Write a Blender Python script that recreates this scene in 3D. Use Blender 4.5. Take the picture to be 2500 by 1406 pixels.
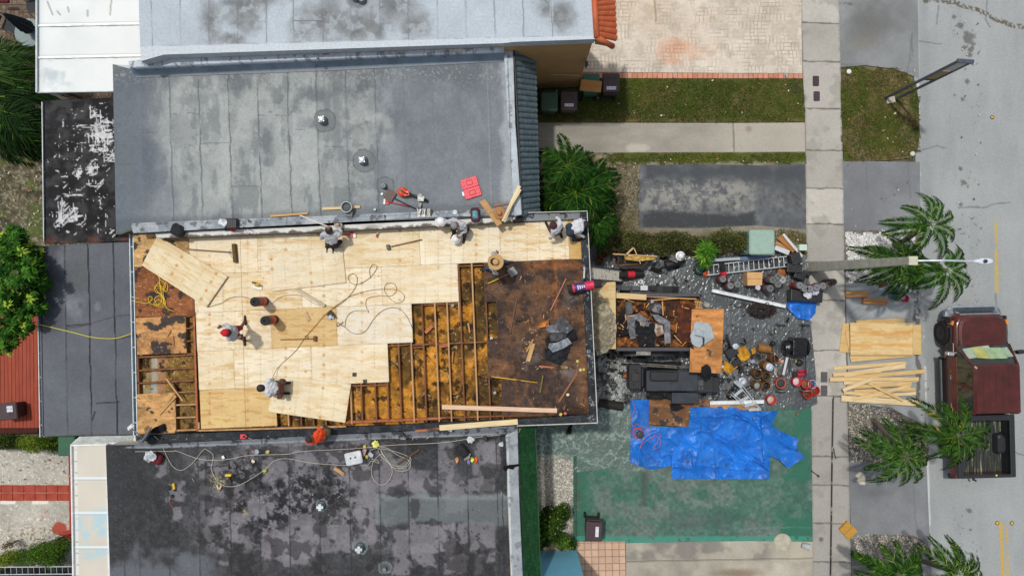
import bpy,math,random
import numpy as np
from mathutils import Vector,Matrix
random.seed(7);RNG=np.random.default_rng(11)
R=math.radians
for o in list(bpy.data.objects):bpy.data.objects.remove(o)
SC=bpy.context.scene
COL=SC.collection
# ---------------------------------------------------------------- camera (straight down, 25 m up), sky, sun, exposure
H=25.0;F=1750.0;CX=1250.0;CY=703.0
cd=bpy.data.cameras.new('camera');cam=bpy.data.objects.new('camera',cd);COL.objects.link(cam)
cam.location=(0,0,H);cam.rotation_euler=(0,0,0)
cd.sensor_width=36;cd.lens=36*F/2500;cd.clip_start=.1;cd.clip_end=500
SC.camera=cam
SA,SB=.24,-.27                    # shadow offset per metre of height
sun_dir=Vector((SA,SB,-1)).normalized()
elev=math.asin(-sun_dir.z);az=math.atan2(-sun_dir.x,-sun_dir.y)
W=bpy.data.worlds.new('World');SC.world=W;W.use_nodes=True
nt=W.node_tree;sky=nt.nodes.new('ShaderNodeTexSky');sky.sky_type='NISHITA';sky.sun_disc=False
sky.sun_elevation=elev;sky.sun_rotation=az;sky.air_density=1.0;sky.dust_density=2.5;sky.ozone_density=.6
hs=nt.nodes.new('ShaderNodeHueSaturation');hs.inputs['Saturation'].default_value=.45;nt.links.new(sky.outputs[0],hs.inputs['Color']);nt.links.new(hs.outputs[0],nt.nodes['Background'].inputs[0]);nt.nodes['Background'].inputs[1].default_value=.15
sl=bpy.data.lights.new('sun','SUN');sl.energy=3.0;sl.angle=R(2.2);sl.color=(1,.965,.9)
so=bpy.data.objects.new('sun',sl);COL.objects.link(so);so.location=(-6,7,30)
so.rotation_euler=sun_dir.to_track_quat('-Z','Y').to_euler()
SC.view_settings.view_transform='Standard';SC.view_settings.look='None'
SC.view_settings.exposure=-.5;SC.view_settings.gamma=1

# ---------------------------------------------------------------- helpers
def P(px,py,z=0.):
    s=(H-z)/F
    return((px-CX)*s,(CY-py)*s)
def P3(px,py,z=0.):
    x,y=P(px,py,z);return Vector((x,y,z))
def LL(n,z=0.):return n*(H-z)/F
def lin(c):
    out=[]
    for v in c:
        v=v/255.
        out.append((v/12.92 if v<=.04045 else((v+.055)/1.055)**2.4)*.95)
    return tuple(out)
def tag(o,label=None,cat=None,group=None,kind=None):
    if label:o['label']=label
    if cat:o['category']=cat
    if group:o['group']=group
    if kind:o['kind']=kind
    return o
def thing(name,label,cat,loc=(0,0,0),rz=0.,group=None):
    o=bpy.data.objects.new(name,None);o.empty_display_size=.2;COL.objects.link(o)
    o.location=loc;o.rotation_euler=(0,0,rz)
    return tag(o,label,cat,group)
def copy_tree(o,parent=None):
    c=o.copy();COL.objects.link(c);c.parent=parent
    for ch in list(o.children):copy_tree(ch,c)
    return c
MATS={}
def mat(name,c,rough=.7,metal=0.,var=.12,vs=6.,bump=.15,bs=60.,c2=None,spec=.5,alpha=1.,trans=0.,stretch=None,obj=False,thr=None,coat=0.):
    """two-tone procedural material; c, c2 are photo sRGB 0..255"""
    if name in MATS:return MATS[name]
    m=bpy.data.materials.new(name);m.use_nodes=True;MATS[name]=m
    n=m.node_tree.nodes;l=m.node_tree.links;b=n['Principled BSDF']
    tc=n.new('ShaderNodeTexCoord')if obj else n.new('ShaderNodeNewGeometry')
    src=tc.outputs['Object']if obj else tc.outputs['Position']
    if stretch:
        mp=n.new('ShaderNodeMapping');mp.inputs['Scale'].default_value=stretch;l.new(src,mp.inputs[0]);src=mp.outputs[0]
    no=n.new('ShaderNodeTexNoise');no.inputs['Scale'].default_value=vs;no.inputs['Detail'].default_value=6;no.inputs['Roughness'].default_value=.62
    l.new(src,no.inputs['Vector'])
    rp=n.new('ShaderNodeValToRGB');L=lin(c)
    if c2 is None:
        a=tuple(max(0,v*(1-var*1.6))for v in L);d=tuple(min(1,v*(1+var*1.6))for v in L)
    else:a,d=L,lin(c2)
    lo,hi=thr if thr else(.32,.68)
    rp.color_ramp.elements[0].position=lo;rp.color_ramp.elements[1].position=hi
    rp.color_ramp.elements[0].color=(*a,1);rp.color_ramp.elements[1].color=(*d,1)
    l.new(no.outputs['Fac'],rp.inputs[0]);l.new(rp.outputs[0],b.inputs['Base Color'])
    b.inputs['Roughness'].default_value=rough;b.inputs['Metallic'].default_value=metal
    b.inputs['Specular IOR Level'].default_value=spec;b.inputs['Alpha'].default_value=alpha
    b.inputs['Transmission Weight'].default_value=trans;b.inputs['Coat Weight'].default_value=coat;b.inputs['Coat Roughness'].default_value=.08
    if bump:
        n2=n.new('ShaderNodeTexNoise');n2.inputs['Scale'].default_value=bs;n2.inputs['Detail'].default_value=5
        l.new(src,n2.inputs['Vector']);bp=n.new('ShaderNodeBump');bp.inputs['Strength'].default_value=bump;bp.inputs['Distance'].default_value=.02
        l.new(n2.outputs['Fac'],bp.inputs['Height']);l.new(bp.outputs[0],b.inputs['Normal'])
    return m
def surfmat(name,rough=.85,bump=.25,bs=55.,spec=.35,fine=.12,fs=45.,metal=0.,alpha=1.,r2=None):
    """material that reads the computed 'Col' attribute and adds grain and bump"""
    if name in MATS:return MATS[name]
    m=bpy.data.materials.new(name);m.use_nodes=True;MATS[name]=m
    n=m.node_tree.nodes;l=m.node_tree.links;b=n['Principled BSDF']
    at=n.new('ShaderNodeAttribute');at.attribute_name='Col'
    ge=n.new('ShaderNodeNewGeometry')
    no=n.new('ShaderNodeTexNoise');no.inputs['Scale'].default_value=fs;no.inputs['Detail'].default_value=7;no.inputs['Roughness'].default_value=.7
    l.new(ge.outputs['Position'],no.inputs['Vector'])
    mr=n.new('ShaderNodeMapRange');mr.inputs[1].default_value=.3;mr.inputs[2].default_value=.7;mr.inputs[3].default_value=1-fine;mr.inputs[4].default_value=1+fine
    l.new(no.outputs['Fac'],mr.inputs[0])
    vm=n.new('ShaderNodeVectorMath');vm.operation='SCALE';l.new(at.outputs['Color'],vm.inputs[0]);l.new(mr.outputs[0],vm.inputs['Scale'])
    l.new(vm.outputs[0],b.inputs['Base Color'])
    b.inputs['Roughness'].default_value=rough;b.inputs['Specular IOR Level'].default_value=spec;b.inputs['Metallic'].default_value=metal
    b.inputs['Alpha'].default_value=alpha
    if r2 is not None:
        m2=n.new('ShaderNodeMapRange');m2.inputs[1].default_value=.4;m2.inputs[2].default_value=.6;m2.inputs[3].default_value=rough;m2.inputs[4].default_value=r2
        n3=n.new('ShaderNodeTexNoise');n3.inputs['Scale'].default_value=3;l.new(ge.outputs['Position'],n3.inputs['Vector']);l.new(n3.outputs['Fac'],m2.inputs[0]);l.new(m2.outputs[0],b.inputs['Roughness'])
    if bump:
        n2=n.new('ShaderNodeTexNoise');n2.inputs['Scale'].default_value=bs;n2.inputs['Detail'].default_value=6
        l.new(ge.outputs['Position'],n2.inputs['Vector']);bp=n.new('ShaderNodeBump');bp.inputs['Strength'].default_value=bump;bp.inputs['Distance'].default_value=.02
        l.new(n2.outputs['Fac'],bp.inputs['Height']);l.new(bp.outputs[0],b.inputs['Normal'])
    return m

class MB:
    def __init__(s):s.v=[];s.f=[];s.m=[]
    def add(s,vs,fs,mi=0):
        k=len(s.v);s.v+=[tuple(v)for v in vs];s.f+=[tuple(i+k for i in f)for f in fs];s.m+=[mi]*len(fs);return s
    def box(s,c,size,rz=0.,mi=0,rx=0.,ry=0.,taper=1.):
        M=Matrix.Translation(Vector(c))@Matrix.Rotation(rz,4,'Z')@Matrix.Rotation(ry,4,'Y')@Matrix.Rotation(rx,4,'X')
        a,b,d=size[0]/2,size[1]/2,size[2]/2;t=taper
        vs=[(-a,-b,-d),(a,-b,-d),(a,b,-d),(-a,b,-d),(-a*t,-b*t,d),(a*t,-b*t,d),(a*t,b*t,d),(-a*t,b*t,d)]
        return s.add([M@Vector(v)for v in vs],[(0,3,2,1),(4,5,6,7),(0,1,5,4),(1,2,6,5),(2,3,7,6),(3,0,4,7)],mi)
    def beam(s,a,b,w,h,mi=0):
        a=Vector(a);b=Vector(b);d=(b-a).normalized()
        u=d.cross(Vector((0,0,1)));
        if u.length<.02:u=Vector((0,1,0))
        u.normalize();t=u.cross(d).normalized();u*=w/2;t*=h/2
        vs=[a-u-t,a+u-t,a+u+t,a-u+t,b-u-t,b+u-t,b+u+t,b-u+t]
        return s.add(vs,[(0,1,2,3),(7,6,5,4),(0,4,5,1),(1,5,6,2),(2,6,7,3),(3,7,4,0)],mi)
    def prism(s,pts,z0,z1,mi=0,top=None):
        n=len(pts);A=sum(pts[i][0]*pts[(i+1)%n][1]-pts[(i+1)%n][0]*pts[i][1]for i in range(n))
        if A<0:pts=pts[::-1]
        vs=[(x,y,z0)for x,y in pts]+[(x,y,z1)for x,y in pts]
        s.add(vs,[tuple(range(n-1,-1,-1))]+[(i,(i+1)%n,n+(i+1)%n,n+i)for i in range(n)],mi)
        k=len(s.v)-n;s.f.append(tuple(range(k,k+n)));s.m.append(mi if top is None else top);return s
    def pprism(s,pts,z0,z1,zref=None,mi=0,top=None):   # outline given on the picture at height z1 (or zref)
        return s.prism([P(x,y,z1 if zref is None else zref)for x,y in pts],z0,z1,mi,top)
    def loft(s,loops,mi=0,cap=True):
        k=len(s.v);n=len(loops[0])
        for L in loops:s.v+=[tuple(p)for p in L]
        for j in range(len(loops)-1):
            for i in range(n):
                a=k+j*n+i;b=k+j*n+(i+1)%n;s.f.append((a,b,b+n,a+n));s.m.append(mi)
        if cap:
            s.f.append(tuple(range(k+n-1,k-1,-1)));s.m.append(mi)
            e=k+(len(loops)-1)*n;s.f.append(tuple(range(e,e+n)));s.m.append(mi)
        return s
    def tube(s,path,r,n=6,mi=0,r1=None):
        path=[Vector(p)for p in path];loops=[];prev=None
        for i,p in enumerate(path):
            d=(path[min(i+1,len(path)-1)]-path[max(i-1,0)])
            if d.length<1e-6:d=Vector((1,0,0))
            d.normalize()
            u=d.cross(Vector((0,0,1)))if prev is None else prev-d*prev.dot(d)
            if u.length<.05:u=d.cross(Vector((0,1,0)))
            u.normalize();prev=u;t=d.cross(u)
            q=r if r1 is None else r+(r1-r)*i/(len(path)-1)
            loops.append([p+(u*math.cos(a)+t*math.sin(a))*q for a in[2*math.pi*j/n for j in range(n)]])
        return s.loft(loops[::-1]if False else loops,mi)
    def lathe(s,c,prof,n=20,mi=0,M=None,cap=True):
        c=Vector(c);loops=[]
        for r,z in prof:
            L=[]
            for j in range(n):
                a=2*math.pi*j/n;v=Vector((r*math.cos(a),r*math.sin(a),z));v=(M@v)if M else v;L.append(c+v)
            loops.append(L)
        return s.loft(loops,mi,cap)
    def build(s,name,mats,parent=None,world=True,smooth=False,bevel=0.):
        if not isinstance(mats,(list,tuple)):mats=[mats]
        v=np.array(s.v,dtype=float);off=Vector((0,0,0))
        if parent is not None:
            if world: # world coordinates -> the thing's own frame
                Mi=(Matrix.Translation(parent['_l'])@Matrix.Rotation(parent['_r'],4,'Z')).inverted()if '_l' in parent else(Matrix.Translation(parent.location)@Matrix.Rotation(parent.rotation_euler[2],4,'Z')).inverted()
                A=np.array(Mi);v=v@A[:3,:3].T+A[:3,3]
        elif world:
            lo=v.min(0);hi=v.max(0);off=Vector(((lo[0]+hi[0])/2,(lo[1]+hi[1])/2,lo[2]));v=v-np.array(off)
        me=bpy.data.meshes.new(name);me.from_pydata(v.tolist(),[],s.f)
        for m in mats:me.materials.append(m)
        me.polygons.foreach_set('material_index',s.m)
        if smooth:me.polygons.foreach_set('use_smooth',[True]*len(s.f))
        me.update()
        o=bpy.data.objects.new(name,me);COL.objects.link(o);o.location=off
        if parent is not None:o.parent=parent
        if bevel:
            b=o.modifiers.new('bevel','BEVEL');b.width=bevel;b.segments=2;b.limit_method='ANGLE';b.angle_limit=R(40)
        if smooth and bevel is not None and smooth=='auto':pass
        return o
def rrect(x0,x1,y0,y1,r,z,k=4):
    pts=[]
    for cx,cy,a0 in((x1-r,y1-r,0),(x0+r,y1-r,90),(x0+r,y0+r,180),(x1-r,y0+r,270)):
        for i in range(k+1):
            a=R(a0+90*i/k);pts.append(Vector((cx+r*math.cos(a),cy+r*math.sin(a),z)))
    return pts
def spline(pts,n=8):
    pts=[Vector(p)for p in pts];out=[]
    for i in range(len(pts)-1):
        p0=pts[max(i-1,0)];p1=pts[i];p2=pts[i+1];p3=pts[min(i+2,len(pts)-1)]
        for j in range(n):
            t=j/n;out.append(.5*((2*p1)+(p2-p0)*t+(2*p0-5*p1+4*p2-p3)*t*t+(3*p1-p0-3*p2+p3)*t**3))
    out.append(pts[-1]);return out

# ---------- numpy noise and computed surfaces
def _h(ix,iy,seed):
    n=(ix.astype(np.int64)*374761393+iy.astype(np.int64)*668265263+seed*1442695041)&0xffffffff
    n=((n^(n>>13))*1274126177)&0xffffffff
    n=((n^(n>>16))*2246822519)&0xffffffff
    return((n^(n>>15))&0xffffff)/float(0xffffff)
def vn(x,y,seed=0):
    ix=np.floor(x);iy=np.floor(y);fx=x-ix;fy=y-iy;fx=fx*fx*(3-2*fx);fy=fy*fy*(3-2*fy)
    a=_h(ix,iy,seed);b=_h(ix+1,iy,seed);c=_h(ix,iy+1,seed);d=_h(ix+1,iy+1,seed)
    return(a*(1-fx)+b*fx)*(1-fy)+(c*(1-fx)+d*fx)*fy
def fbm(x,y,s,o=5,seed=0,g=.55):
    x=np.asarray(x,float)/s;y=np.asarray(y,float)/s;t=0;a=1;w=0
    for i in range(o):
        t=t+a*vn(x+i*17.3,y-i*9.1,seed+i*7);w+=a;a*=g;x=x*2.03;y=y*2.03
    t=t/w
    return np.clip((t-.5)*1.55+.5,0,1)
def ss(a,b,x):t=np.clip((x-a)/(b-a),0,1);return t*t*(3-2*t)
def full(X,c):return np.ones(X.shape+(3,))*np.array(c,float)
def mx(A,c,t):return A*(1-t[...,None])+np.array(c,float)*t[...,None]
def blob(X,Y,x,y,rx,ry,soft=.5,w=0.,seed=3,s=40):
    d=np.sqrt(((X-x)/rx)**2+((Y-y)/ry)**2)
    if w:d=d+(fbm(X,Y,s,4,seed)-.5)*w
    return 1-ss(1-soft,1+soft*.3,d)
def rect(X,Y,x0,y0,x1,y1,soft=6,w=0.,seed=5,s=30):
    d=np.minimum(np.minimum(X-x0,x1-X),np.minimum(Y-y0,y1-Y))
    if w:d=d+(fbm(X,Y,s,4,seed)-.5)*w
    return ss(-soft,soft,d)
def line(X,Y,a,b,w,jit=0.,seed=9):
    ax,ay=a;bx,by=b;dx,dy=bx-ax,by-ay;L=dx*dx+dy*dy
    if jit:
        j=(fbm(X,Y,30,3,seed)-.5)*jit;X=X+j;Y=Y+j
    t=np.clip(((X-ax)*dx+(Y-ay)*dy)/L,0,1);d=np.hypot(X-ax-t*dx,Y-ay-t*dy)
    return 1-ss(w*.5,w*.5+1.6,d)
def inpoly(X,Y,poly):
    r=np.zeros(X.shape,bool);n=len(poly)
    for i in range(n):
        x0,y0=poly[i];x1,y1=poly[(i+1)%n]
        if y0==y1:continue
        c=((y0>Y)!=(y1>Y))&(X<(x1-x0)*(Y-y0)/(y1-y0)+x0);r ^= c
    return r
def rgb(A):
    A=np.clip(A,0,255)/255.;return np.where(A<=.04045,A/12.92,((A+.055)/1.055)**2.4)*.95
def surface(name,poly,z,step,colfn,m,parent=None,zfn=None,thick=0.,zref=None,smooth=True,solid=None,skirt_mat=None):
    """sheet cut to an outline (picture coordinates at height z), colours computed per vertex"""
    zr=z if zref is None else zref
    st=step*F/(H-zr);ys=[p[1]for p in poly];xs=[p[0]for p in poly]
    x0,x1,y0,y1=min(xs),max(xs),min(ys),max(ys)
    nx=max(2,int(math.ceil((x1-x0)/st)));ny=max(2,int(math.ceil((y1-y0)/st)))
    gx=np.linspace(x0,x1,nx+1);gy=np.linspace(y0,y1,ny+1);X,Y=np.meshgrid(gx,gy)
    cxs=(gx[:-1]+gx[1:])/2;cys=(gy[:-1]+gy[1:])/2;CXX,CYY=np.meshgrid(cxs,cys)
    ins=inpoly(CXX,CYY,poly)
    cnt=np.zeros(X.shape,int)
    for dy in(0,1):
        for dx in(0,1):cnt[dy:dy+ny,dx:dx+nx]+=ins
    used=cnt>0;bd=used&(cnt<4)
    bi=np.argwhere(bd);bx=X[bd].copy();by=Y[bd].copy();best=np.full(bx.shape,1e9);nxp=bx.copy();nyp=by.copy()
    n=len(poly)
    for i in range(n):
        ax,ay=poly[i];cx_,cy_=poly[(i+1)%n];dx,dy=cx_-ax,cy_-ay;L=dx*dx+dy*dy+1e-9
        t=np.clip(((bx-ax)*dx+(by-ay)*dy)/L,0,1);qx=ax+t*dx;qy=ay+t*dy;d=np.hypot(bx-qx,by-qy);k=d<best
        best[k]=d[k];nxp[k]=qx[k];nyp[k]=qy[k]
    ok=best<st*1.5;bx[ok]=nxp[ok];by[ok]=nyp[ok];X[bd]=bx;Y[bd]=by
    idx=-np.ones(X.shape,int);idx[used]=np.arange(used.sum())
    PX=X[used];PY=Y[used];Z=np.full(PX.shape,float(z))
    if zfn is not None:Z=Z+zfn(PX,PY)
    s=(H-zr)/F;V=np.stack([(PX-CX)*s,(CY-PY)*s,Z],1)
    iy,ix=np.nonzero(ins)
    Fq=np.stack([idx[iy,ix],idx[iy+1,ix],idx[iy+1,ix+1],idx[iy,ix+1]],1)
    C=rgb(colfn(PX,PY));C=np.concatenate([C,np.ones((len(C),1))],1)
    ms=[m]
    if thick or solid:
        # closed slab: bottom and skirt
        nb=len(V);B=V.copy()
        B[:,2]-=thick
        e={}
        al=np.concatenate([Fq[:,[0,1]],Fq[:,[1,2]],Fq[:,[2,3]],Fq[:,[3,0]]])
        key=np.minimum(al[:,0],al[:,1])*nb+np.maximum(al[:,0],al[:,1]);u,c=np.unique(key,return_counts=True);one=set(u[c==1].tolist())
        sel=al[np.isin(key,u[c==1])]
        S=np.stack([sel[:,1],sel[:,0],sel[:,0]+nb,sel[:,1]+nb],1)
        V=np.concatenate([V,B]);C=np.concatenate([C,C*np.array([.8,.8,.8,1])]);F2=Fq[:,::-1]+nb
        Fq=np.concatenate([Fq,F2,S])
    off=np.zeros(3);
    if parent is None:
        off=np.array([(V[:,0].min()+V[:,0].max())/2,(V[:,1].min()+V[:,1].max())/2,V[:,2].min()])
    else:
        Mi=np.array((Matrix.Translation(parent.location)@Matrix.Rotation(parent.rotation_euler[2],4,'Z')).inverted())
        V=V@Mi[:3,:3].T+Mi[:3,3]
    V=V-off
    o=npmesh(name,V,Fq,m,C,smooth);o.location=off.tolist()
    if parent is not None:o.parent=parent
    return o
def npmesh(name,V,Fq,m,C=None,smooth=False):
    me=bpy.data.meshes.new(name);k=Fq.shape[1]
    me.vertices.add(len(V));me.vertices.foreach_set('co',np.ascontiguousarray(V,dtype=np.float32).ravel())
    me.loops.add(Fq.size);me.loops.foreach_set('vertex_index',np.ascontiguousarray(Fq,dtype=np.int32).ravel())
    me.polygons.add(len(Fq));me.polygons.foreach_set('loop_start',np.arange(0,Fq.size,k,dtype=np.int32));me.polygons.foreach_set('loop_total',np.full(len(Fq),k,dtype=np.int32))
    if smooth:me.polygons.foreach_set('use_smooth',np.ones(len(Fq),bool))
    me.materials.append(m);me.update(calc_edges=True)
    if C is not None:
        a=me.color_attributes.new('Col','FLOAT_COLOR','POINT');a.data.foreach_set('color',np.ascontiguousarray(C,dtype=np.float32).ravel())
    o=bpy.data.objects.new(name,me);COL.objects.link(o);return o
def struct(o):return tag(o,kind='structure')
def leaves(name,cen,rad,n,size,m,cols,parent=None,asp=.4,up=.35,shape='ell',base=None,flat=0.):
    """many small leaf faces through volumes; cen/rad lists of ellipsoids (world metres)"""
    V=[];C=[]
    tot=sum(r[0]*r[1]*r[2]for r in rad)
    for c,r in zip(cen,rad):
        k=int(n*r[0]*r[1]*r[2]/tot)+1
        d=RNG.normal(size=(k,3));d /= np.linalg.norm(d,axis=1)[:,None]
        u=RNG.random(k)**.45
        if shape=='box':d=RNG.random((k,3))*2-1;u=np.ones(k)
        p=np.array(c)+d*u[:,None]*np.array(r)
        a=RNG.normal(size=(k,3));a[:,2]*=.5;a /= np.linalg.norm(a,axis=1)[:,None]
        nrm=RNG.normal(size=(k,3))*.7;nrm[:,2]+=up+.6;b=np.cross(nrm,a);b /= np.linalg.norm(b,axis=1)[:,None]
        L=size*(.6+.8*RNG.random(k))[:,None];a=a*L;b=b*L*asp
        V.append(np.stack([p-a*.5,p+b*.5,p+a*.6,p-b*.5],1).reshape(-1,3))
        t=RNG.random(k)[:,None];clump=fbm(p[:,0]*100,p[:,1]*100,30,3,5)[:,None];t=np.clip(t*.5+clump*.7-.1,0,1)
        c3=np.array(cols[0])*(1-t)+np.array(cols[1])*t
        if len(cols)>2:
            q=(RNG.random(k)<.08)[:,None];c3=np.where(q,np.array(cols[2]),c3)
        C.append(np.repeat(rgb(c3),4,0))
    V=np.concatenate(V);C=np.concatenate(C);C=np.concatenate([C,np.ones((len(C),1))],1)
    if parent is not None:V=V-np.array(parent.location)
    off=np.zeros(3)
    if parent is None:off=V.mean(0);off[2]=V[:,2].min();V=V-off
    Fq=np.arange(len(V)).reshape(-1,4);o=npmesh(name,V,Fq,m,C);o.location=off.tolist()
    if parent is not None:o.parent=parent
    return o
def stones(name,poly,n,size,cols,z=.01,seedc=0):
    xs=[p[0]for p in poly];ys=[p[1]for p in poly]
    k=int(n*1.0);px=RNG.uniform(min(xs),max(xs),k*2);py=RNG.uniform(min(ys),max(ys),k*2)
    jx=px+(fbm(px,py,20,3,3)-.5)*26;jy=py+(fbm(px,py,20,3,4)-.5)*26
    ok=inpoly(jx,jy,poly);px=px[ok][:n];py=py[ok][:n];k=len(px);s=H/F
    p=np.stack([(px-CX)*s,(CY-py)*s,np.full(k,z)],1)
    base=np.array([(1,0,0),(0,1,0),(-1,0,0),(0,-1,0),(0,0,.7)],float)
    a=RNG.random(k)*6.28;r=size*(.4+RNG.random(k)**2*1.1)
    ca,sa=np.cos(a),np.sin(a);V=np.zeros((k,5,3));e=.6+.4*RNG.random(k)
    for j in range(5):
        bx,by,bz=base[j];bx=bx*np.ones(k)*(.8+.4*RNG.random(k));by=by*e
        V[:,j,0]=p[:,0]+(bx*ca-by*sa)*r;V[:,j,1]=p[:,1]+(bx*sa+by*ca)*r;V[:,j,2]=p[:,2]+bz*r
    Fq=(np.arange(k)[:,None,None]*5+np.array([(0,1,4),(1,2,4),(2,3,4),(3,0,4)])[None]).reshape(-1,3)
    t=RNG.random(k)[:,None];C=np.array(cols[0])*(1-t)+np.array(cols[1])*t
    C=np.concatenate([np.repeat(rgb(C),5,0),np.ones((k*5,1))],1)
    V=V.reshape(-1,3);off=V.mean(0);off[2]=0
    o=npmesh(name,V-off,Fq,SURF['rough'],C);o.location=off.tolist();return tag(o,kind='stuff')
def blades(name,poly,n,cols,z=.012,h=.05,jitter=26):
    xs=[p[0]for p in poly];ys=[p[1]for p in poly]
    px=RNG.uniform(min(xs),max(xs),n*2);py=RNG.uniform(min(ys),max(ys),n*2)
    jx=px+(fbm(px,py,16,3,3)-.5)*jitter;jy=py+(fbm(px,py,16,3,4)-.5)*jitter
    ok=inpoly(jx,jy,poly);px=px[ok][:n];py=py[ok][:n];k=len(px);s=H/F
    g=fbm(px,py,60,4,8);keep=RNG.random(k)<ss(.12,.5,g)*.85+.15;px=px[keep];py=py[keep];g=g[keep];k=len(px)
    p=np.stack([(px-CX)*s,(CY-py)*s,np.full(k,z)],1);a=RNG.random(k)*6.28
    u=np.stack([np.cos(a),np.sin(a),np.zeros(k)],1);v=np.stack([-np.sin(a),np.cos(a),np.zeros(k)],1)
    w=.008+.006*RNG.random(k)[:,None];hh=h*(.4+RNG.random(k)[:,None]);ln=hh*(.3+RNG.random(k)[:,None]*1.1)
    V=np.stack([p-u*w,p+u*w,p+v*ln+np.array([0,0,1])*hh],1).reshape(-1,3)
    t=np.clip(RNG.random(k)*.6+(g-.3)*.9,0,1)[:,None];C=np.array(cols[0])*(1-t)+np.array(cols[1])*t
    q=(RNG.random(k)<.12)[:,None];C=np.where(q,np.array(cols[2]),C)
    C=np.concatenate([np.repeat(rgb(C),3,0),np.ones((k*3,1))],1);off=V.mean(0);off[2]=0
    o=npmesh(name,V-off,np.arange(len(V)).reshape(-1,3),SURF['rough'],C);o.location=off.tolist();return tag(o,kind='stuff')
SURF={'rough':surfmat('rough_surface',.92,.4,50,.2,.2,fs=18),'concrete':surfmat('concrete_surface',.88,.3,60,.25,.11,fs=16),
        'roof':surfmat('roof_surface',.8,.35,50,.3,.15,fs=15),'wet':surfmat('tarry_surface',.55,.5,40,.4,.26,r2=.85,fs=18),
        'ply':surfmat('plywood_surface',.7,.12,80,.3,.055,fs=22),'metalw':surfmat('white_sheet_surface',.45,.06,20,.4,.03),
        'asph':surfmat('asphalt_surface',.9,.4,70,.25,.13,fs=20),'leaf':surfmat('leaf_surface',.7,0,1,.08,.12),
        'plastic':surfmat('plastic_sheet_surface',.17,.5,12,.6,.16,fs=12,r2=.36),'tarp':surfmat('tarp_surface',.4,.3,12,.35,.1,fs=14)}
# ================================================================ GROUND, ROAD, PAVING
g=MB();g.add([(-150,-150,-.03),(150,-150,-.03),(150,150,-.03),(-150,150,-.03)],[(0,1,2,3)])
struct(g.build('ground',mat('earth',(112,104,88),.95,c2=(88,84,68),vs=3,bs=30,bump=.4)))
ROADC=(158,162,162)
def road_col(X,Y):
    n=fbm(X,Y,160,5,1);f=fbm(X*3,Y*.5,60,4,2);g=vn(X/2.2,Y/2.2,4)
    C=full(X,ROADC)*(.93+.11*n+.05*f+.05*(g-.5))[...,None]
    C=mx(C,(132,136,138),.5*(1-ss(0,26,np.abs(X-(2262+.02*Y)+8)))*fbm(X,Y,40,4,9))
    # dark tar drips along the wheel track, oil patch, leaf line at the top right
    sp=ss(.84,.88,vn(X/5,Y/5,21))*ss(.5,.62,fbm(X,Y,90,3,22))*(1-ss(10,60,np.abs(X-2345-.02*Y)))
    C=mx(C,(96,96,94),.6*sp)
    for x,y,r in((2365,92,18),(2370,122,9),(2354,118,7),(2345,62,8),(2350,243,7),(2362,200,6),(2352,445,8),(2345,412,5),(2330,42,6),(2366,1245,7),(2370,1292,5),(2345,500,5),(2367,135,7)):
        C=mx(C,(104,103,100),.8*blob(X,Y,x,y,r,r,.4,.9,5,9))
    for a,b in(((2255,2),(2320,4)),((2320,4),(2385,25)),((2385,25),(2440,48)),((2440,48),(2500,72))):
        C=mx(C,(96,90,76),.85*line(X,Y,a,b,9,14)*ss(.35,.5,vn(X/4,Y/4,3)))
    for pts in(((2240,370),(2290,358),(2310,362)),((2340,508),(2400,505),(2440,495),(2462,492)),((2429,715),(2434,760)),((2230,0),(2226,60),(2233,110)),((2292,15),(2288,60)),((2410,0),(2408,50),(2416,66)),((2468,1100),(2500,1110)),((2240,100),(2300,108))):
        for a,b in zip(pts[:-1],pts[1:]):C=mx(C,(112,114,114),.7*line(X,Y,a,b,1.6,5))
    C=mx(C,(205,206,202),.9*(1-ss(2.6,4.2,np.abs(X-edge(Y))))*ss(.22,.5,fbm(X,Y,14,3,31)+.22*((Y<180)|(Y>990)))*(1-.8*ss(250,300,Y)*(1-ss(950,1010,Y))*ss(.4,.5,vn(X*0,Y/8,5))))
    C=mx(C,(196,170,92),.85*rect(X,Y,2428+.01*(Y-535),535,2435+.02*(Y-535),714,1.2,3,3,8)*ss(.15,.4,fbm(X,Y,10,3,7)))
    C=mx(C,(205,165,70),.95*rect(X,Y,2440+.035*(Y-1272),1274,2447+.035*(Y-1272),1420,1.2,2,3,8))
    C=mx(C,(200,166,84),.8*rect(X,Y,2455+.03*(Y-1280),1282,2460+.03*(Y-1280),1420,1.,3,3,8)*ss(.1,.4,fbm(X,Y,10,3,8)))
    return C
def edge(Y):return np.interp(Y,[0,300,600,900,1406],[2237,2243,2248,2258,2272])
struct(surface('road',[(2226,-40),(2560,-40),(2560,1446),(2266,1446),(2252,1000),(2238,600),(2232,200)],.004,.034,road_col,SURF['asph']))
def apron(name,poly,base,seed,dark=.35,extra=None,z=.012):
    def f(X,Y):
        n=fbm(X,Y,110,5,seed);m2=fbm(X,Y,35,5,seed+3);gg=vn(X/2,Y/2,seed)
        C=full(X,base)*(.9+.14*n+.08*(m2-.5)+.05*(gg-.5))[...,None]
        C=mx(C,tuple(v*.72 for v in base),dark*ss(.48,.75,fbm(X,Y,130,4,seed+9)))
        if extra:C=extra(X,Y,C)
        return C
    return struct(surface(name,poly,z,.034,f,SURF['asph']))
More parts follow.
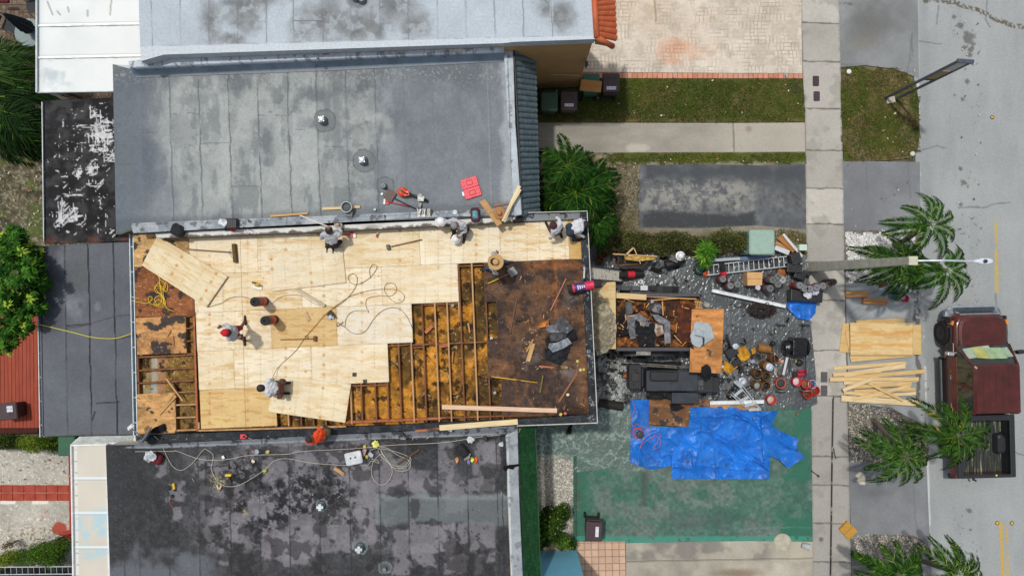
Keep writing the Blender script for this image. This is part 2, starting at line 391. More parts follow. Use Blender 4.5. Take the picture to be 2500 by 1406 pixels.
def ap1(X,Y,C):
    C=mx(C,(108,108,106),.75*blob(X,Y,2125,50,70,55,.9,.8,4));C=mx(C,(128,124,112),.5*blob(X,Y,2110,105,45,28,.8,.8,6))
    C=mx(C,(96,94,88),.7*line(X,Y,(1975,22),(2075,6),5,12)*ss(.3,.5,vn(X/3,Y/3,3)))
    for a,b in(((2052,158),(2120,160)),((2226,80),(2226,135)),((2215,190),(2225,85))):C=mx(C,(110,112,112),.6*line(X,Y,a,b,2,6))
    return C
apron('apron',[(2047,-40),(2240,-40),(2244,200),(2240,190),(2180,168),(2110,160),(2050,165)],(146,149,150),41,.3,ap1)
apron('apron',[(2058,392),(2246,396),(2248,562),(2060,562)],(140,143,147),51,.3,lambda X,Y,C:mx(C,(112,114,116),.6*(line(X,Y,(2114,395),(2117,470),1.6,3)+line(X,Y,(2217,395),(2221,480),1.6,6)).clip(0,1)))
def ap3(X,Y,C):
    C=mx(C,(178,190,196),.55*blob(X,Y,2150,735,70,45,.8,.6,4));C=mx(C,(120,122,120),.35*line(X,Y,(2075,765),(2160,715),3,3));C=mx(C,(120,122,120),.3*line(X,Y,(2078,785),(2170,735),3,3))  # the two thin grey lines are narrow shadows painted into the apron colour
    C=mx(C,(88,86,78),.8*line(X,Y,(2238,700),(2236,780),12,10)*ss(.3,.5,vn(X/4,Y/4,8)));C=mx(C,(96,94,88),.8*line(X,Y,(2238,780),(2244,980),9,12));return C
apron('apron',[(2064,690),(2248,694),(2262,1046),(2150,992),(2072,988)],(162,167,168),61,.18,ap3,.016)
def ap4(X,Y,C):
    C=mx(C,(98,101,106),.6*blob(X,Y,2100,1150,40,45,.8,.6));C=mx(C,(92,94,98),.45*blob(X,Y,2140,1200,50,25,.9,.8,2));C=mx(C,(216,208,184),.95*blob(X,Y,2103,1168,11,14,.25,1.1,6,9))
    return mx(C,(118,120,122),.6*line(X,Y,(2222,1150),(2240,1300),4,12))
apron('apron',[(2072,1126),(2262,1122),(2270,1316),(2078,1316)],(141,144,147),71,.3,ap4)
apron('apron',[(2078,1300),(2272,1300),(2276,1446),(2080,1446)],(128,130,132),81,.5,None,.008)
# pavement slabs
SJ=[57,150,266,367,460,547,640,733,855,966,1114,1184,1276,1371]
def walk_col(X,Y):
    n=fbm(X,Y,80,5,3);gg=vn(X/2,Y/2,8);C=full(X,(184,180,171))
    k=np.zeros(X.shape)
    for j in SJ:k+=(Y>j)
    tint=(_h(k,k*0+3,5)-.5)*.12;C=C*(.93+.12*n+tint+.04*(gg-.5))[...,None]
    C=mx(C,(152,150,144),.75*ss(960,985,Y)*(.55+.45*n));C=mx(C,(158,156,150),.5*rect(X,Y,1966,547,2064,640,6,20))
    C=mx(C,(140,137,128),.4*ss(.6,.8,fbm(X,Y,40,4,12)))
    for j in SJ:C=mx(C,(98,95,88),.85*(1-ss(.8,2.2,np.abs(Y-j-(X-2000)*.015-(fbm(X,Y,20,2,4)-.5)*3))))
    C=mx(C,(120,118,112),.6*(1-ss(0,5,X-lwalk(Y)))*fbm(X,Y,12,3,6));C=mx(C,(120,118,112),.6*(1-ss(0,6,rwalk(Y)-X))*fbm(X,Y,12,3,7))
    C=mx(C,(96,90,84),.7*blob(X,Y,2005,1316,5,5,.4,.8));return C
def lwalk(Y):return np.interp(Y,[-40,0,180,290,550,700,1000,1406,1450],[1956,1957,1960,1966,1968,1971,1981,1985,1985])
def rwalk(Y):return np.interp(Y,[-40,0,400,800,1100,1406,1450],[2047,2048,2058,2064,2072,2078,2079])
ysw=[-40,0,100,180,290,400,550,700,850,1000,1200,1446]
struct(surface('sidewalk',[(float(rwalk(y)),y)for y in ysw]+[(float(lwalk(y)),y)for y in ysw[::-1]],.022,.032,walk_col,SURF['concrete']))
# paver driveway (stamped in random rectangles) and its red border course
def cellpat(X,Y,s,seed):
    """ashlar pattern: 4x4 blocks partly merged, returns (joint mask, stone id noise)"""
    x=X/s;y=Y/s;row=np.floor(y/2);bx=np.floor((x+_h(row,row*0,seed)*2)/2);ax=x+_h(row,row*0,seed)*2
    t=_h(bx,row,seed+1);fx=(ax/2-np.floor(ax/2));fy=(y/2-row)
    d=np.minimum(np.minimum(fx,1-fx),np.minimum(fy,1-fy))*2
    v=(t>.4);d=np.where(v,np.minimum(d,np.abs(fx-.5)*2),d);hh=(t<.75)&((t<.4)|(fx<.5));d=np.where(hh,np.minimum(d,np.abs(fy-.5)*2),d)
    idn=_h(bx*4+np.floor(fx*2)*v,row*4+np.floor(fy*2)*hh,seed+2);return d*s,idn
def paver_col(X,Y):
    d,i=cellpat(X-.02*Y,Y+.02*X,9.,4);n=fbm(X,Y,90,5,2)
    C=full(X,(219,208,192))*(.93+.09*n+.05*(i-.5))[...,None]
    C=mx(C,(200,178,152),.35*blob(X,Y,1600,40,160,70,.9,.8))
    C=mx(C,(222,160,128),.7*blob(X,Y,1648,122,45,38,.9,1.4,7,22));C=mx(C,(226,186,160),.45*blob(X,Y,1720,125,60,26,.9,1.2,8,20))
    C=mx(C,(150,118,84),.55*line(X,Y,(1598,0),(1601,52),3,3));C=mx(C,(150,140,124),.22*ss(.5,.72,fbm(X,Y,22,4,6)))
    return mx(C,(150,136,118),.6*(1-ss(.2,1.,d))*ss(.25,.65,fbm(X,Y,40,3,9)))
struct(surface('driveway',[(1380,-40),(1957,-40),(1957,60),(1959,180),(1380,176)],.016,.026,paver_col,SURF['concrete']))
def redb(X,Y):
    d=np.abs(((X/12.3)%1)-.5)*12.3;i=_h(np.floor(X/12.3+.5),X*0,3);C=full(X,(205,138,112))*(.92+.16*i)[...,None]
    C=mx(C,(206,180,156),.35*ss(.4,.7,fbm(X,Y,25,4,5)));return mx(C,(120,80,62),.75*(1-ss(.4,1.2,d)))
struct(surface('paver_border',[(1380,177),(1959,180.5),(1960,192),(1380,191)],.018,.024,redb,SURF['concrete']))
def lawn_col(X,Y):
    n=fbm(X,Y,80,5,6);m2=fbm(X,Y,14,4,8);C=full(X,(74,84,34));C=mx(C,(112,96,62),ss(.45,.72,n)*.8);C=mx(C,(56,72,24),.6*ss(.5,.8,m2))
    C=mx(C,(86,76,62),.9*blob(X,Y,1942,215,20,24,.5,.4));C=mx(C,(118,100,70),.8*ss(282,298,Y+8*(m2-.5))*(Y<310));return C
lawnA=[(1300,192),(1960,193),(1966,296),(1860,300),(1700,298),(1500,298),(1300,300)]
struct(surface('lawn',[(1200,190)]+lawnA[1:-1]+[(1200,300)],.008,.034,lawn_col,SURF['rough']))
tag(blades('grass',lawnA,26000,[(38,58,16),(104,122,42),(140,122,78)]),'green and tan lawn grass between the paver driveway and concrete path','grass')
def path_col(X,Y):
    n=fbm(X,Y,90,5,16);f=fbm(X,Y*3,60,4,17);C=full(X,(158,153,142))*(.86+.16*n+.12*f)[...,None]
    C=mx(C,(186,180,166),.7*ss(1700,1800,X));C=mx(C,(196,190,176),.8*blob(X,Y,1560,362,35,12,.5,1.,3,20));C=mx(C,(190,176,150),.8*(ss(0,4,304-Y)).clip(0,1)*1.0)
    C=mx(C,(110,104,94),.8*line(X,Y,(1789,300),(1792,372),1.5,2));C=mx(C,(140,120,96),.5*blob(X,Y,1828,315,9,10,.6));return C
struct(surface('front_path',[(1200,300),(1700,301),(1965,300),(1966,371),(1500,373),(1200,373)],.014,.034,path_col,SURF['concrete']))
def soil_col(X,Y):
    n=fbm(X,Y,60,5,23);m2=fbm(X,Y,12,4,24);C=full(X,(118,106,82));C=mx(C,(92,86,60),ss(.4,.65,n));C=mx(C,(142,134,116),.7*ss(.5,.7,fbm(X,Y,100,4,26)));C=C*(.86+.28*m2)[...,None]
    C=mx(C,(74,88,32),.85*ss(372,376,Y)*(1-ss(392,402,Y+(m2-.5)*10))*ss(1480,1520,X));C=mx(C,(150,146,136),.6*rect(X,Y,1538,398,1980,570,14,20));return C
struct(surface('soil_bed',[(1200,372),(1968,372),(1970,700),(1200,700)],.002,.034,soil_col,SURF['rough']))
tag(blades('grass',[(1470,374),(1967,374),(1967,396),(1560,400),(1480,402)],5000,[(44,66,18),(120,132,48),(150,130,84)]),'thin strip of grass between the path and the worn asphalt pad','grass')
tag(blades('weeds',[(1440,400),(1562,400),(1562,555),(1500,570),(1440,560)],5200,[(78,76,36),(132,118,78),(160,144,108)],h=.04),'patchy dry weeds beside the worn asphalt pad and palm','weeds')
tag(blades('weeds',[(1885,560),(1968,560),(1970,640),(1888,640)],2200,[(70,80,30),(128,116,66),(150,130,84)],h=.05),'brown and green weeds round the small utility box','weeds')
def pad_col(X,Y):
    n=fbm(X,Y,70,5,33);C=full(X,(98,101,104))*(.85+.3*fbm(X,Y,16,4,3))[...,None]
    C=mx(C,(146,144,138),.5*blob(X,Y,1720,480,220,46,.9,1.6,4,50)*ss(.35,.6,fbm(X,Y,9,5,6)));C=mx(C,(170,167,158),.6*ss(.46,.56,fbm(X,Y,18,6,37,.66))*rect(X,Y,1560,430,1840,520,22,30))
    C=mx(C,(66,69,72),.9*rect(X,Y,1570,520,1840,556,6,14));C=mx(C,(76,80,84),.8*rect(X,Y,1575,402,1960,440,14,30));C=mx(C,(80,84,86),.6*blob(X,Y,1900,440,60,30,.9,1,3))
    cr=np.abs(fbm(X,Y,26,3,44)-.5);return mx(C,(140,138,130),.5*(1-ss(.004,.014,cr))*rect(X,Y,1570,515,1850,560,5))
struct(surface('asphalt_pad',[(1562,403),(1700,401),(1850,404),(1966,400),(1968,560),(1850,550),(1700,557),(1560,556),(1555,480)],.012,.03,pad_col,SURF['asph']))
# green painted yard
def green_col(X,Y):
    n=fbm(X,Y,120,5,53);m2=fbm(X,Y,26,5,54);f=fbm(X,Y,7,3,55)
    C=full(X,(84,116,104));C=mx(C,(110,122,116),.75*ss(.44,.62,m2*.6+n*.5));C=mx(C,(58,106,88),.6*ss(.5,.75,fbm(X,Y,50,4,57)));C=C*(.86+.26*f)[...,None]
    gr=(56,110,90)
    for r in((1940,960,1985,1060,.9),(1925,1090,1982,1170,.9),(1905,1262,1985,1320,.95),(1880,1000,1960,1095,.5),(1408,1110,1440,1318,.7)):
        C=mx(C,gr,r[4]*rect(X,Y,*r[:4],10,24,6,22)*ss(.1,.45,f+.2))
    C=mx(C,(78,80,78),.6*rect(X,Y,1566,1150,1580,1235,6,10));C=mx(C,(86,92,92),.5*blob(X,Y,1720,1270,110,26,.9,1,4));C=mx(C,(52,112,88),.7*blob(X,Y,1470,1155,24,12,.7,.9))
    C=mx(C,(74,148,128),.8*ss(1306,1310,Y)*ss(.25,.5,fbm(X,Y,12,3,6)+.15));C=mx(C,(120,158,150),.6*(1-ss(.8,1.8,np.abs(Y-1288+(X-1800)*.01-(m2-.5)*8)))*ss(1780,1840,X)*.5)
    C=mx(C,(124,68,44),.6*rect(X,Y,1409,1110,1415,1240,2,4)*ss(.5,.6,vn(X/3,Y/3,5)));C=mx(C,(212,196,172),.0*n);return C
struct(surface('green_yard',[(1200,960),(1981,960),(1985,1180),(1987,1322),(1820,1320),(1475,1326),(1404,1326),(1404,1110),(1200,1106)],.012,.028,green_col,SURF['concrete']))
kb=MB();y=1112
while y<1316:
    kb.pprism([(1400,y+1),(1408,y+1),(1408,y+38),(1400,y+38)],0,.07);y+=40
tag(kb.build('kerb',mat('green_paint',(52,104,86),.8,c2=(40,80,62)),bevel=.008),'low green painted edging between white gravel and green yard','edging')
gravA=[(1250,1104),(1402,1104),(1402,1320),(1250,1320)]
struct(surface('gravel_bed',gravA,.006,.05,lambda X,Y:full(X,(150,146,134))*(.8+.35*vn(X/2,Y/2,5))[...,None],SURF['rough']))
tag(stones('gravel',[(1290,1106),(1401,1106),(1401,1320),(1290,1320)],5200,.028,[(150,146,136),(232,228,216)]),'pale grey gravel between the green mansard and green edging','gravel')
# white pebbles around the first street palm, dark mulch and coral gravel around the others
def bed(X,Y):return full(X,(120,116,108))*(.7+.5*vn(X/2.5,Y/2.5,5))[...,None]
bedA=[(2059,561),(2248,561),(2250,692),(2064,694)]
struct(surface('gravel_bed',bedA,.008,.05,bed,SURF['rough']))
tag(stones('pebbles',[(2064,566),(2235,562),(2246,640),(2240,690),(2070,690)],8200,.03,[(176,176,176),(248,246,242)]),'bright white pebbles round the street palm by the lamp post','pebbles')
def bed2(X,Y):
    C=full(X,(112,108,96))*(.62+.6*vn(X/2.5,Y/2.5,5))[...,None];return mx(C,(92,94,96),.7*ss(.5,.6,fbm(X,Y,50,4,5)))
bedB=[(2070,985),(2110,985),(2180,998),(2262,1040),(2268,1100),(2262,1130),(2140,1132),(2074,1126)]
struct(surface('gravel_bed',bedB,.02,.045,bed2,SURF['rough']))
tag(stones('gravel',bedB,4200,.026,[(96,92,84),(206,198,182)],z=.02),'mottled coral gravel under the twin street palms beside the sidewalk','gravel')
bedC=[(2080,1312),(2130,1304),(2230,1306),(2258,1322),(2252,1350),(2170,1372),(2082,1366)]
struct(surface('gravel_bed',bedC,.016,.045,bed2,SURF['rough']))
tag(stones('gravel',bedC,2600,.028,[(106,102,94),(214,206,192)],z=.016),'coral gravel patch under the lowest street palms','gravel')
def island_col(X,Y):
    n=fbm(X,Y,50,5,63);m2=fbm(X,Y,9,3,64);C=full(X,(104,92,60));C=mx(C,(72,84,34),ss(.42,.62,n));C=C*(.8+.4*m2)[...,None]
    return mx(C,(132,122,104),.5*ss(.6,.75,fbm(X,Y,40,4,65)))
isl=[(2053,168),(2110,162),(2180,170),(2215,178),(2236,200),(2243,250),(2246,330),(2240,370),(2222,386),(2160,392),(2060,394),(2055,300),(2052,240)]
struct(surface('verge',isl,.026,.03,island_col,SURF['rough']))
tag(blades('grass',isl,15000,[(52,66,24),(112,116,50),(138,116,74)],z=.026,h=.045),'patchy brown and green grass island with the two-post sign','grass')
# bottom: tiles and concrete
def tile_col(X,Y):
    u=(X-1410-.012*(Y-1322))/16.9;v=(Y-1325+.01*(X-1410))/16.9;d=np.minimum(np.abs(u-np.round(u)),np.abs(v-np.round(v)))*16.9;i=_h(np.floor(u),np.floor(v),5)
    C=full(X,(214,178,152))*(.95+.07*i+.05*(fbm(X,Y,30,3,4)-.5))[...,None];return mx(C,(128,98,80),.85*(1-ss(.3,1.2,d)))
struct(surface('tiled_porch',[(1200,1323),(1526,1321),(1528,1446),(1200,1446)],.02,.022,tile_col,SURF['concrete']))
def conc_col(X,Y):
    n=fbm(X,Y,100,5,73);m2=fbm(X,Y,20,4,74);C=full(X,(172,166,152))*(.84+.2*n+.12*m2)[...,None]
    C=mx(C,(118,116,112),.6*ss(.45,.65,fbm(X,Y,60,4,75))*(1-ss(1360,1375,Y)));C=mx(C,(190,182,164),.7*ss(1860,1900,X)*(1-ss(1365,1372,Y)))
    C=mx(C,(110,100,88),.8*(1-ss(.6,1.8,np.abs(Y-1370+(X-1530)*.018))));return mx(C,(122,104,82),.6*blob(X,Y,1790,1398,60,12,.9,.9))
struct(surface('concrete_drive',[(1528,1318),(1986,1316),(1988,1446),(1529,1446)],.008,.034,conc_col,SURF['concrete']))
# left yards
def yardL(X,Y):
    n=fbm(X,Y,60,5,83);m2=fbm(X,Y,10,4,84)
    d,i=cellpat(X,Y,6.2,14);C=full(X,(126,108,92))*(.85+.2*i+.15*(n-.5))[...,None];C=mx(C,(66,56,48),.8*(1-ss(.3,1.1,d)))
    E=full(X,(96,90,70))*(.6+.7*m2)[...,None];E=mx(E,(84,98,44),.7*ss(.5,.65,fbm(X,Y,30,4,87)));E=mx(E,(156,150,134),.7*ss(.7,.75,vn(X/4,Y/4,5)))
    t=ss(360,390,Y+(n-.5)*40)[...,None];return C*(1-t)+E*t
struct(surface('back_yard',[(-80,-40),(400,-40),(400,700),(100,780),(-80,780)],.004,.034,yardL,SURF['concrete']))
def gcon(X,Y):
    f=fbm(X,Y,6,4,93);n=fbm(X,Y,70,4,94);C=full(X,(182,178,166))*(.84+.14*n+.16*f)[...,None];C=mx(C,(228,224,212),.9*ss(.8,.84,vn(X/3,Y/3,4)))
    C=mx(C,(172,66,50),.85*blob(X,Y,145,1290,18,17,.12,.2,2,8));C=mx(C,(190,96,84),.6*line(X,Y,(115,1247),(100,1270),6,8)*ss(.4,.6,vn(X/3,Y/3,4)))
    C=mx(C,(236,232,222),.9*(rect(X,Y,0,1222,38,1230,1.5)+rect(X,Y,78,1222,118,1230,1.5)).clip(0,1));C=mx(C,(102,80,58),.7*ss(.62,.7,vn(X/4,Y/4,7))*blob(X,Y,80,1310,100,34,.9));return C
struct(surface('patio',[(-80,1096),(176,1096),(178,1446),(-80,1446)],.012,.028,gcon,SURF['concrete']))
st=MB();bx=-80;k=0
while bx<172:
    for r_ in range(2):
        h_=.045+(.012 if k%2 else 0);st.pprism([(bx+.6,1184+r_*19.6),(min(bx+27,173),1184.5+r_*19.6),(min(bx+27,173),1202.5+r_*19.6),(bx+.6,1202+r_*19.6)],0,h_)
    bx+=27.6;k+=1
struct(st.build('red_path',mat('red_paver',(178,78,56),.85,c2=(148,58,42),vs=4),bevel=.005))
rs=MB();rs.pprism([(167,1110),(176,1110),(180,1320),(170,1320)],0,.03);rs.pprism([(152,1296),(172,1292),(172,1318),(152,1318)],0,.033)
struct(rs.build('red_edging',mat('red_edge',(160,58,46),.85)))
bk=MB();bk.prism([P(x,y)for x,y in((-80,770),(104,770),(112,1050),(-80,1056))],0,.42)
for i in range(24):
    x0=-80+i*9.0;dk=MB
    x1=x0+8.1
    if x1>104:break
    bk.prism([P(x0,772,.45),P(x1,772,.45),P(x1+2,1044,.45),P(x0+2,1044,.45)],.42,.45+.002*(i%3),1)
tag(bk.build('wooden_deck',[mat('deck_dark',(70,26,16),.9),mat('deck_red',(166,74,46),.75,c2=(142,56,34),vs=9,stretch=(1,.12,1))]),'red painted plank deck behind the low grey roof','deck')
# ================================================================ BUILDINGS
WALLM=mat('stucco_grey',(168,166,158),.9,var=.06)
def strip(mb,top,zt,zb=None,mi=0):   # ribbon between two polylines given in picture px with heights
    pass
def quad(mb,pts,mi=0):                 # pts: (px,py,z) corners counter-clockwise in picture order
    mb.add([P3(*p)for p in pts],[tuple(range(len(pts)))[::-1]],mi)
def zpx(px,py,z0,z1):                 # where a picture point at z0 appears at z1
    s=(H-z0)/(H-z1);return(CX+(px-CX)*s,CY+(py-CY)*s)
def walls(poly,zr,ztop,m,parent,z0=0.,inset=0.):
    b=MB();pts=[P(x,y,zr)for x,y in poly];c=np.mean(pts,0)
    pts=[((x-c[0])*(1-inset)+c[0],(y-c[1])*(1-inset)+c[1])for x,y in pts]
    b.prism(pts,z0,ztop);return b.build('wall',m,parent)
def seams(X,Y,xs,slope,C,col=(70,74,78),w=1.7,a=.8,jit=3,y0=None,seed=3):
    for i,s in enumerate(xs):
        e=np.abs(X-(s+slope*(Y-(y0 or 300)))-(fbm(X*0+i*50,Y,26,3,seed+i)-.5)*jit);k=ss(.25,.5,fbm(X*0+i*31,Y,60,3,seed+i+5));C=mx(C,col,a*(.35+.65*k)*(1-ss(w*.35,w*.35+1.5,e)))
    return C
# ---- C: grey-roofed townhouse in the middle top
TC=thing('townhouse','townhouse with a weathered grey flat roof, three roof vents and slate-grey tile mansard','house',(*P(760,340,3.95),0))
ZC=3.95
def roofC(X,Y):
    n=fbm(X,Y,130,5,1);m2=fbm(X,Y,36,5,2);f=fbm(X,Y,8,3,3);u=(X-345-.03*(Y-300))/71.;si=np.floor(u);tint=(_h(si,si*0,4)-.5)*.14+.05*(((X-345-.03*(Y-300))/71.)%1-.5)
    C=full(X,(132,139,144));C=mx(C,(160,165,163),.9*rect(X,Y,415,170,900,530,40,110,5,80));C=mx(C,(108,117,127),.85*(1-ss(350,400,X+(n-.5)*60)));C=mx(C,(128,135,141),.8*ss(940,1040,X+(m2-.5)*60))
    t2=tint*(1-ss(950,1000,X))
    C=C*(.92+.09*n+.10*(m2-.5)+.06*(f-.5)+t2)[...,None]
    for b in((905,250,60,60),(960,290,50,60),(780,235,60,20),(880,205,70,40),(470,240,40,14),(650,370,18,70),(880,480,50,30),(760,300,30,16),(1120,180,90,40),(570,200,30,30),(700,245,30,30)):
        C=mx(C,(98,104,110),.66*blob(X,Y,*b,.9,1.4,6,34))
    for b in((590,290,25,30),(700,300,34,80),(560,420,22,60),(860,280,40,40),(925,300,26,34),(660,230,25,40),(450,220,22,26),(800,200,34,24),(600,490,40,40),(720,430,20,60),(500,330,25,60)):
        C=mx(C,(176,179,175),.55*blob(X,Y,*b,.8,1.5,8,26))
    C=mx(C,(108,114,118),.5*ss(.5,.7,fbm(X*1.6,Y*.5,40,5,44))*(1-ss(950,1010,X)));C=mx(C,(178,181,178),.4*ss(.56,.6,fbm(X,Y,60,6,47,.6))*rect(X,Y,420,190,940,500,30,60))
    C=mx(C,(112,117,122),.5*ss(.5,.68,fbm(X-.4*Y,Y*.5+X*.3,40,4,49))*ss(960,1040,X)*(1-ss(240,420,Y)))
    xs=[416,487,560,632,705,775,847,918,988,1058,1128,1198]
    # cross laps per strip
    yy=230+_h(si,si*0+1,9)*240;C=mx(C,(92,96,98),.5*(1-ss(.6,2,np.abs(Y-yy-(m2-.5)*5)))*(X<900)*(_h(si,np.floor(X/24),3)>.35))
    C=seams(X,Y,xs[:8],.035,C,(92,97,100),1.8,.85,4);C=seams(X,Y,xs[8:],.035,C,(112,117,120),1.4,.6,2,seed=30)
    for a in(.5,):C=mx(C,(150,156,160),.5*(1-ss(.5,2,np.abs(X-1193-.03*(Y-300)))))
    for x,y,r in((793,296,27),(889,392,28),(941,453,21)):
        d=np.hypot(X-x,Y-y)+(fbm(X,Y,10,3,5)-.5)*6;C=mx(C,(118,122,124),.75*(1-ss(r-1.5,r,d)));C=mx(C,(88,92,94),.7*(1-ss(.6,2,np.abs(d-r))))
    C=mx(C,(176,182,186),.65*ss(1215,1236,X+(m2-.5)*20));C=mx(C,(84,88,94),.35*ss(505,520,Y+.045*(X-800)+(m2-.5)*10))
    C=mx(C,(60,60,62),.8*blob(X,Y,660,274,3,2,.4));C=mx(C,(176,178,174),.5*ss(.72,.76,vn(X/4,Y/4,6))*(1-ss(0,40,np.abs(Y-180))))
    return C
rC=[(275,157),(316,168),(1231,132),(1244,108),(1252,300),(1266,527),(800,536),(322,556),(283,571),(279,350)]
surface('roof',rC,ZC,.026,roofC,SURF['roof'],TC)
b=MB();b.pprism([(275,157),(320,160),(1244,108),(1266,527),(322,556),(283,571)],ZC-.25,ZC-.02,ZC);b.build('fascia',mat('fascia_white',(196,200,202),.7),TC)
walls([(285,170),(1262,112),(1264,514),(800,536),(322,546),(290,560)],ZC,ZC-.26,WALLM,TC)
# sloped cant strip on the south edge and parapet along the east edge
def lightstrip(X,Y):
    n=fbm(X,Y,40,5,5);C=full(X,(150,158,166))*(.86+.2*n+.08*(fbm(X,Y,7,3,2)-.5))[...,None];C=mx(C,(196,200,202),.5*ss(.5,.7,fbm(X,Y,22,4,8)));C=mx(C,(84,86,88),.65*ss(.62,.7,fbm(X,Y,14,4,9)))
    for x in(560,700,860,1000,1120):C=mx(C,(90,94,98),.6*line(X,Y,(x,500),(x+3,580),1.6,3))
    return C
def cantz(X,Y):return ss(0,1,(Y-(546-.0375*(X-320)))/8)*.10
surface('cant_strip',[(322,545),(800,527),(1266,507),(1268,526),(1180,528),(1030,533),(760,548),(560,558),(330,570)],ZC+.01,.024,lightstrip,SURF['roof'],TC,zfn=cantz)
def parC(X,Y):
    n=fbm(X,Y,30,5,15);C=full(X,(190,199,206))*(.9+.14*n)[...,None];C=mx(C,(110,116,120),.8*(1-ss(.6,1.8,np.abs(X-(1239+(Y-110)*.03)-(fbm(X*0,Y,20,3,5)-.5)*3))))
    C=mx(C,(96,98,100),.7*ss(.66,.74,fbm(X,Y,14,4,4))*(1-ss(0,9,np.abs(X-(1240+(Y-110)*.03)))));C=mx(C,(120,126,130),.5*ss(1.5,0,np.abs(Y-247)));return C
surface('parapet',[(1229,108),(1252,104),(1258,300),(1274,524),(1256,527),(1240,300)],ZC+.14,.022,parC,SURF['roof'],TC,thick=.16)
# slate-grey barrel tiles down the street side
def tile_roof(name,p0,p1,z0,q0,q1,z1,rows,m,parent,cap=None,r=.085,courses=4):
    """barrel tiles running from the edge p (z0) down to q (z1); p0/p1/q0/q1 picture px"""
    mb=MB();A0,A1,B0,B1=P3(*p0,z0),P3(*p1,z0),P3(*q0,z1),P3(*q1,z1)
    quadv=[A0,A1,B1,B0];mb.add([v-Vector((0,0,.03))for v in quadv],[(0,1,2,3)])
    nrm=(A1-A0).cross(B0-A0).normalized();
    if nrm.z<0:nrm=-nrm
    for i in range(rows):
        t=(i+.5)/rows;a=A0.lerp(A1,t);c=B0.lerp(B1,t);side=(A1-A0).normalized()
        for k in range(courses):
            u0=k/courses;u1=(k+1.12)/courses;s_=a.lerp(c,u0)+nrm*(.0);e=a.lerp(c,min(u1,1.03))+nrm*.022;j=random.uniform(-.006,.006);loops=[]
            for pnt,rr in((s_,r*.86),(e,r)):
                loops.append([pnt+side*(math.cos(w)*rr+j)+nrm*(math.sin(w)*rr*.8)for w in[math.pi*q/7 for q in range(8)]])
            kk=len(mb.v);mb.v+=[tuple(v)for L in loops for v in L]
            mb.f+=[(kk+q,kk+q+1,kk+8+q+1,kk+8+q)for q in range(7)];mb.m+=[0]*7
            mb.f.append(tuple(range(kk+8,kk+16)));mb.m.append(0)
    o=mb.build(name,m,parent,smooth=False);return o
SL=mat('slate_tile',(72,90,98),.6,c2=(104,122,128),vs=7)
tile_roof('roof_tiles',(1253,106),(1272,528),ZC+.05,(1301,116),(1312,522),3.05,30,SL,TC,courses=5,r=.095)
b=MB();b.beam(P3(1254,104,ZC+.16),P3(1275,526,ZC+.16),.03,.06);b.build('drip_edge',mat('black_tar',(34,36,38),.6),TC)
b=MB();b.beam(P3(1301,112,3.0),P3(1312,522,3.0),.05,.14);b.build('fascia_board',mat('fascia_grey',(88,100,108),.7),TC)
def vent(px,py,z,parent,r=.075,h=.22,cap='square',loc=(0,0)):
    b=MB();c=P3(px,py,z);b.lathe(c,[(r*1.9,.0),(r*1.2,.03),(r,.06),(r,h)],14);v=b.build('vent_pipe',mat('lead_grey',(120,128,134),.5,.3),parent,smooth=True)
    b=MB();t=c+Vector((0,0,h))
    if cap=='square':
        b.box(t+Vector((0,0,.03)),(.15,.15,.06),.12);b.lathe(t+Vector((0,0,.06)),[(.09,0),(.05,.03),(.01,.035)],8);m=mat('galv_bright',(216,224,226),.35,.35)
    elif cap=='cross':
        b.box(t+Vector((0,0,.03)),(.2,.08,.05));b.box(t+Vector((0,0,.034)),(.08,.2,.052));m=mat('galv_bright',(216,224,226),.35,.35)
    else:
        b.lathe(t,[(r*1.15,-.03),(r*1.15,.01),(r*.7,.012),(r*.65,-.05)],14);m=mat('pipe_grey',(150,158,162),.5)
    b.build('vent_cap',m,parent);return v
def ring(px,py,z,r,parent):pass
vent(790,296,ZC,TC);vent(888,394,ZC,TC);vent(939,456,ZC,TC,.05,.2,'pipe')
# ---- B: taller townhouse at the top with orange tiles
ZB=4.8
TB=thing('townhouse','taller townhouse with a whitewashed stained flat roof, tan side wall and orange barrel tiles','house',(*P(900,40,ZB),0))
def roofB(X,Y):
    n=fbm(X,Y,120,5,101);m2=fbm(X,Y,30,5,102);C=full(X,(188,199,208))*(.94+.08*n+.05*(m2-.5))[...,None]
    D=np.zeros(X.shape)
    for b in((515,55,38,62),(560,95,40,20),(600,30,80,55),(640,0,70,30),(735,70,38,48),(800,40,90,60),(880,60,120,48),(960,20,80,50),(1010,60,50,45),(1330,10,30,45),(1368,30,38,46),(830,-20,200,40)):
        D=np.maximum(D,blob(X,Y,*b,.95,.6,17,40))
    D=D*(1-.9*blob(X,Y,672,50,30,70,.8,.4));D=D*(1-.55*ss(.58,.7,fbm(X,Y,22,5,108)))*(1-.8*(1-ss(1.5,5,np.abs(X-1347))))
    C=mx(C,(124,127,129),.95*D);C=mx(C,(104,108,110),.5*D*ss(.5,.7,m2));C=mx(C,(160,166,160),.4*D*ss(.6,.7,fbm(X,Y,12,3,8)))
    C=seams(X,Y,[370,440,510,580,650,716,787,857,928,997,1068,1138,1208,1277,1347],.03,C,(112,118,124),1.6,.7,3,40)
    C=mx(C,(96,100,102),.7*(1-ss(.6,1.8,np.abs(Y-52)))*(X>718)*(X<787));C=mx(C,(118,122,122),.8*blob(X,Y,875,6,28,16,.3,.3));
    edge_=Y-(118-.0245*(X-400));C=mx(C,(204,212,219),.9*ss(-7,-4,edge_-14+14));C=mx(C,(120,126,134),.45*ss(1.2,0,np.abs(edge_+6))*ss(.3,.6,vn(X/8,Y/8,3)))
    return C
rB=[(338,-40),(1446,-40),(1449,20),(1453,96),(1255,103),(1232,106),(400,134),(344,150),(340,60)]
surface('roof',rB,ZB,.028,roofB,SURF['roof'],TB)
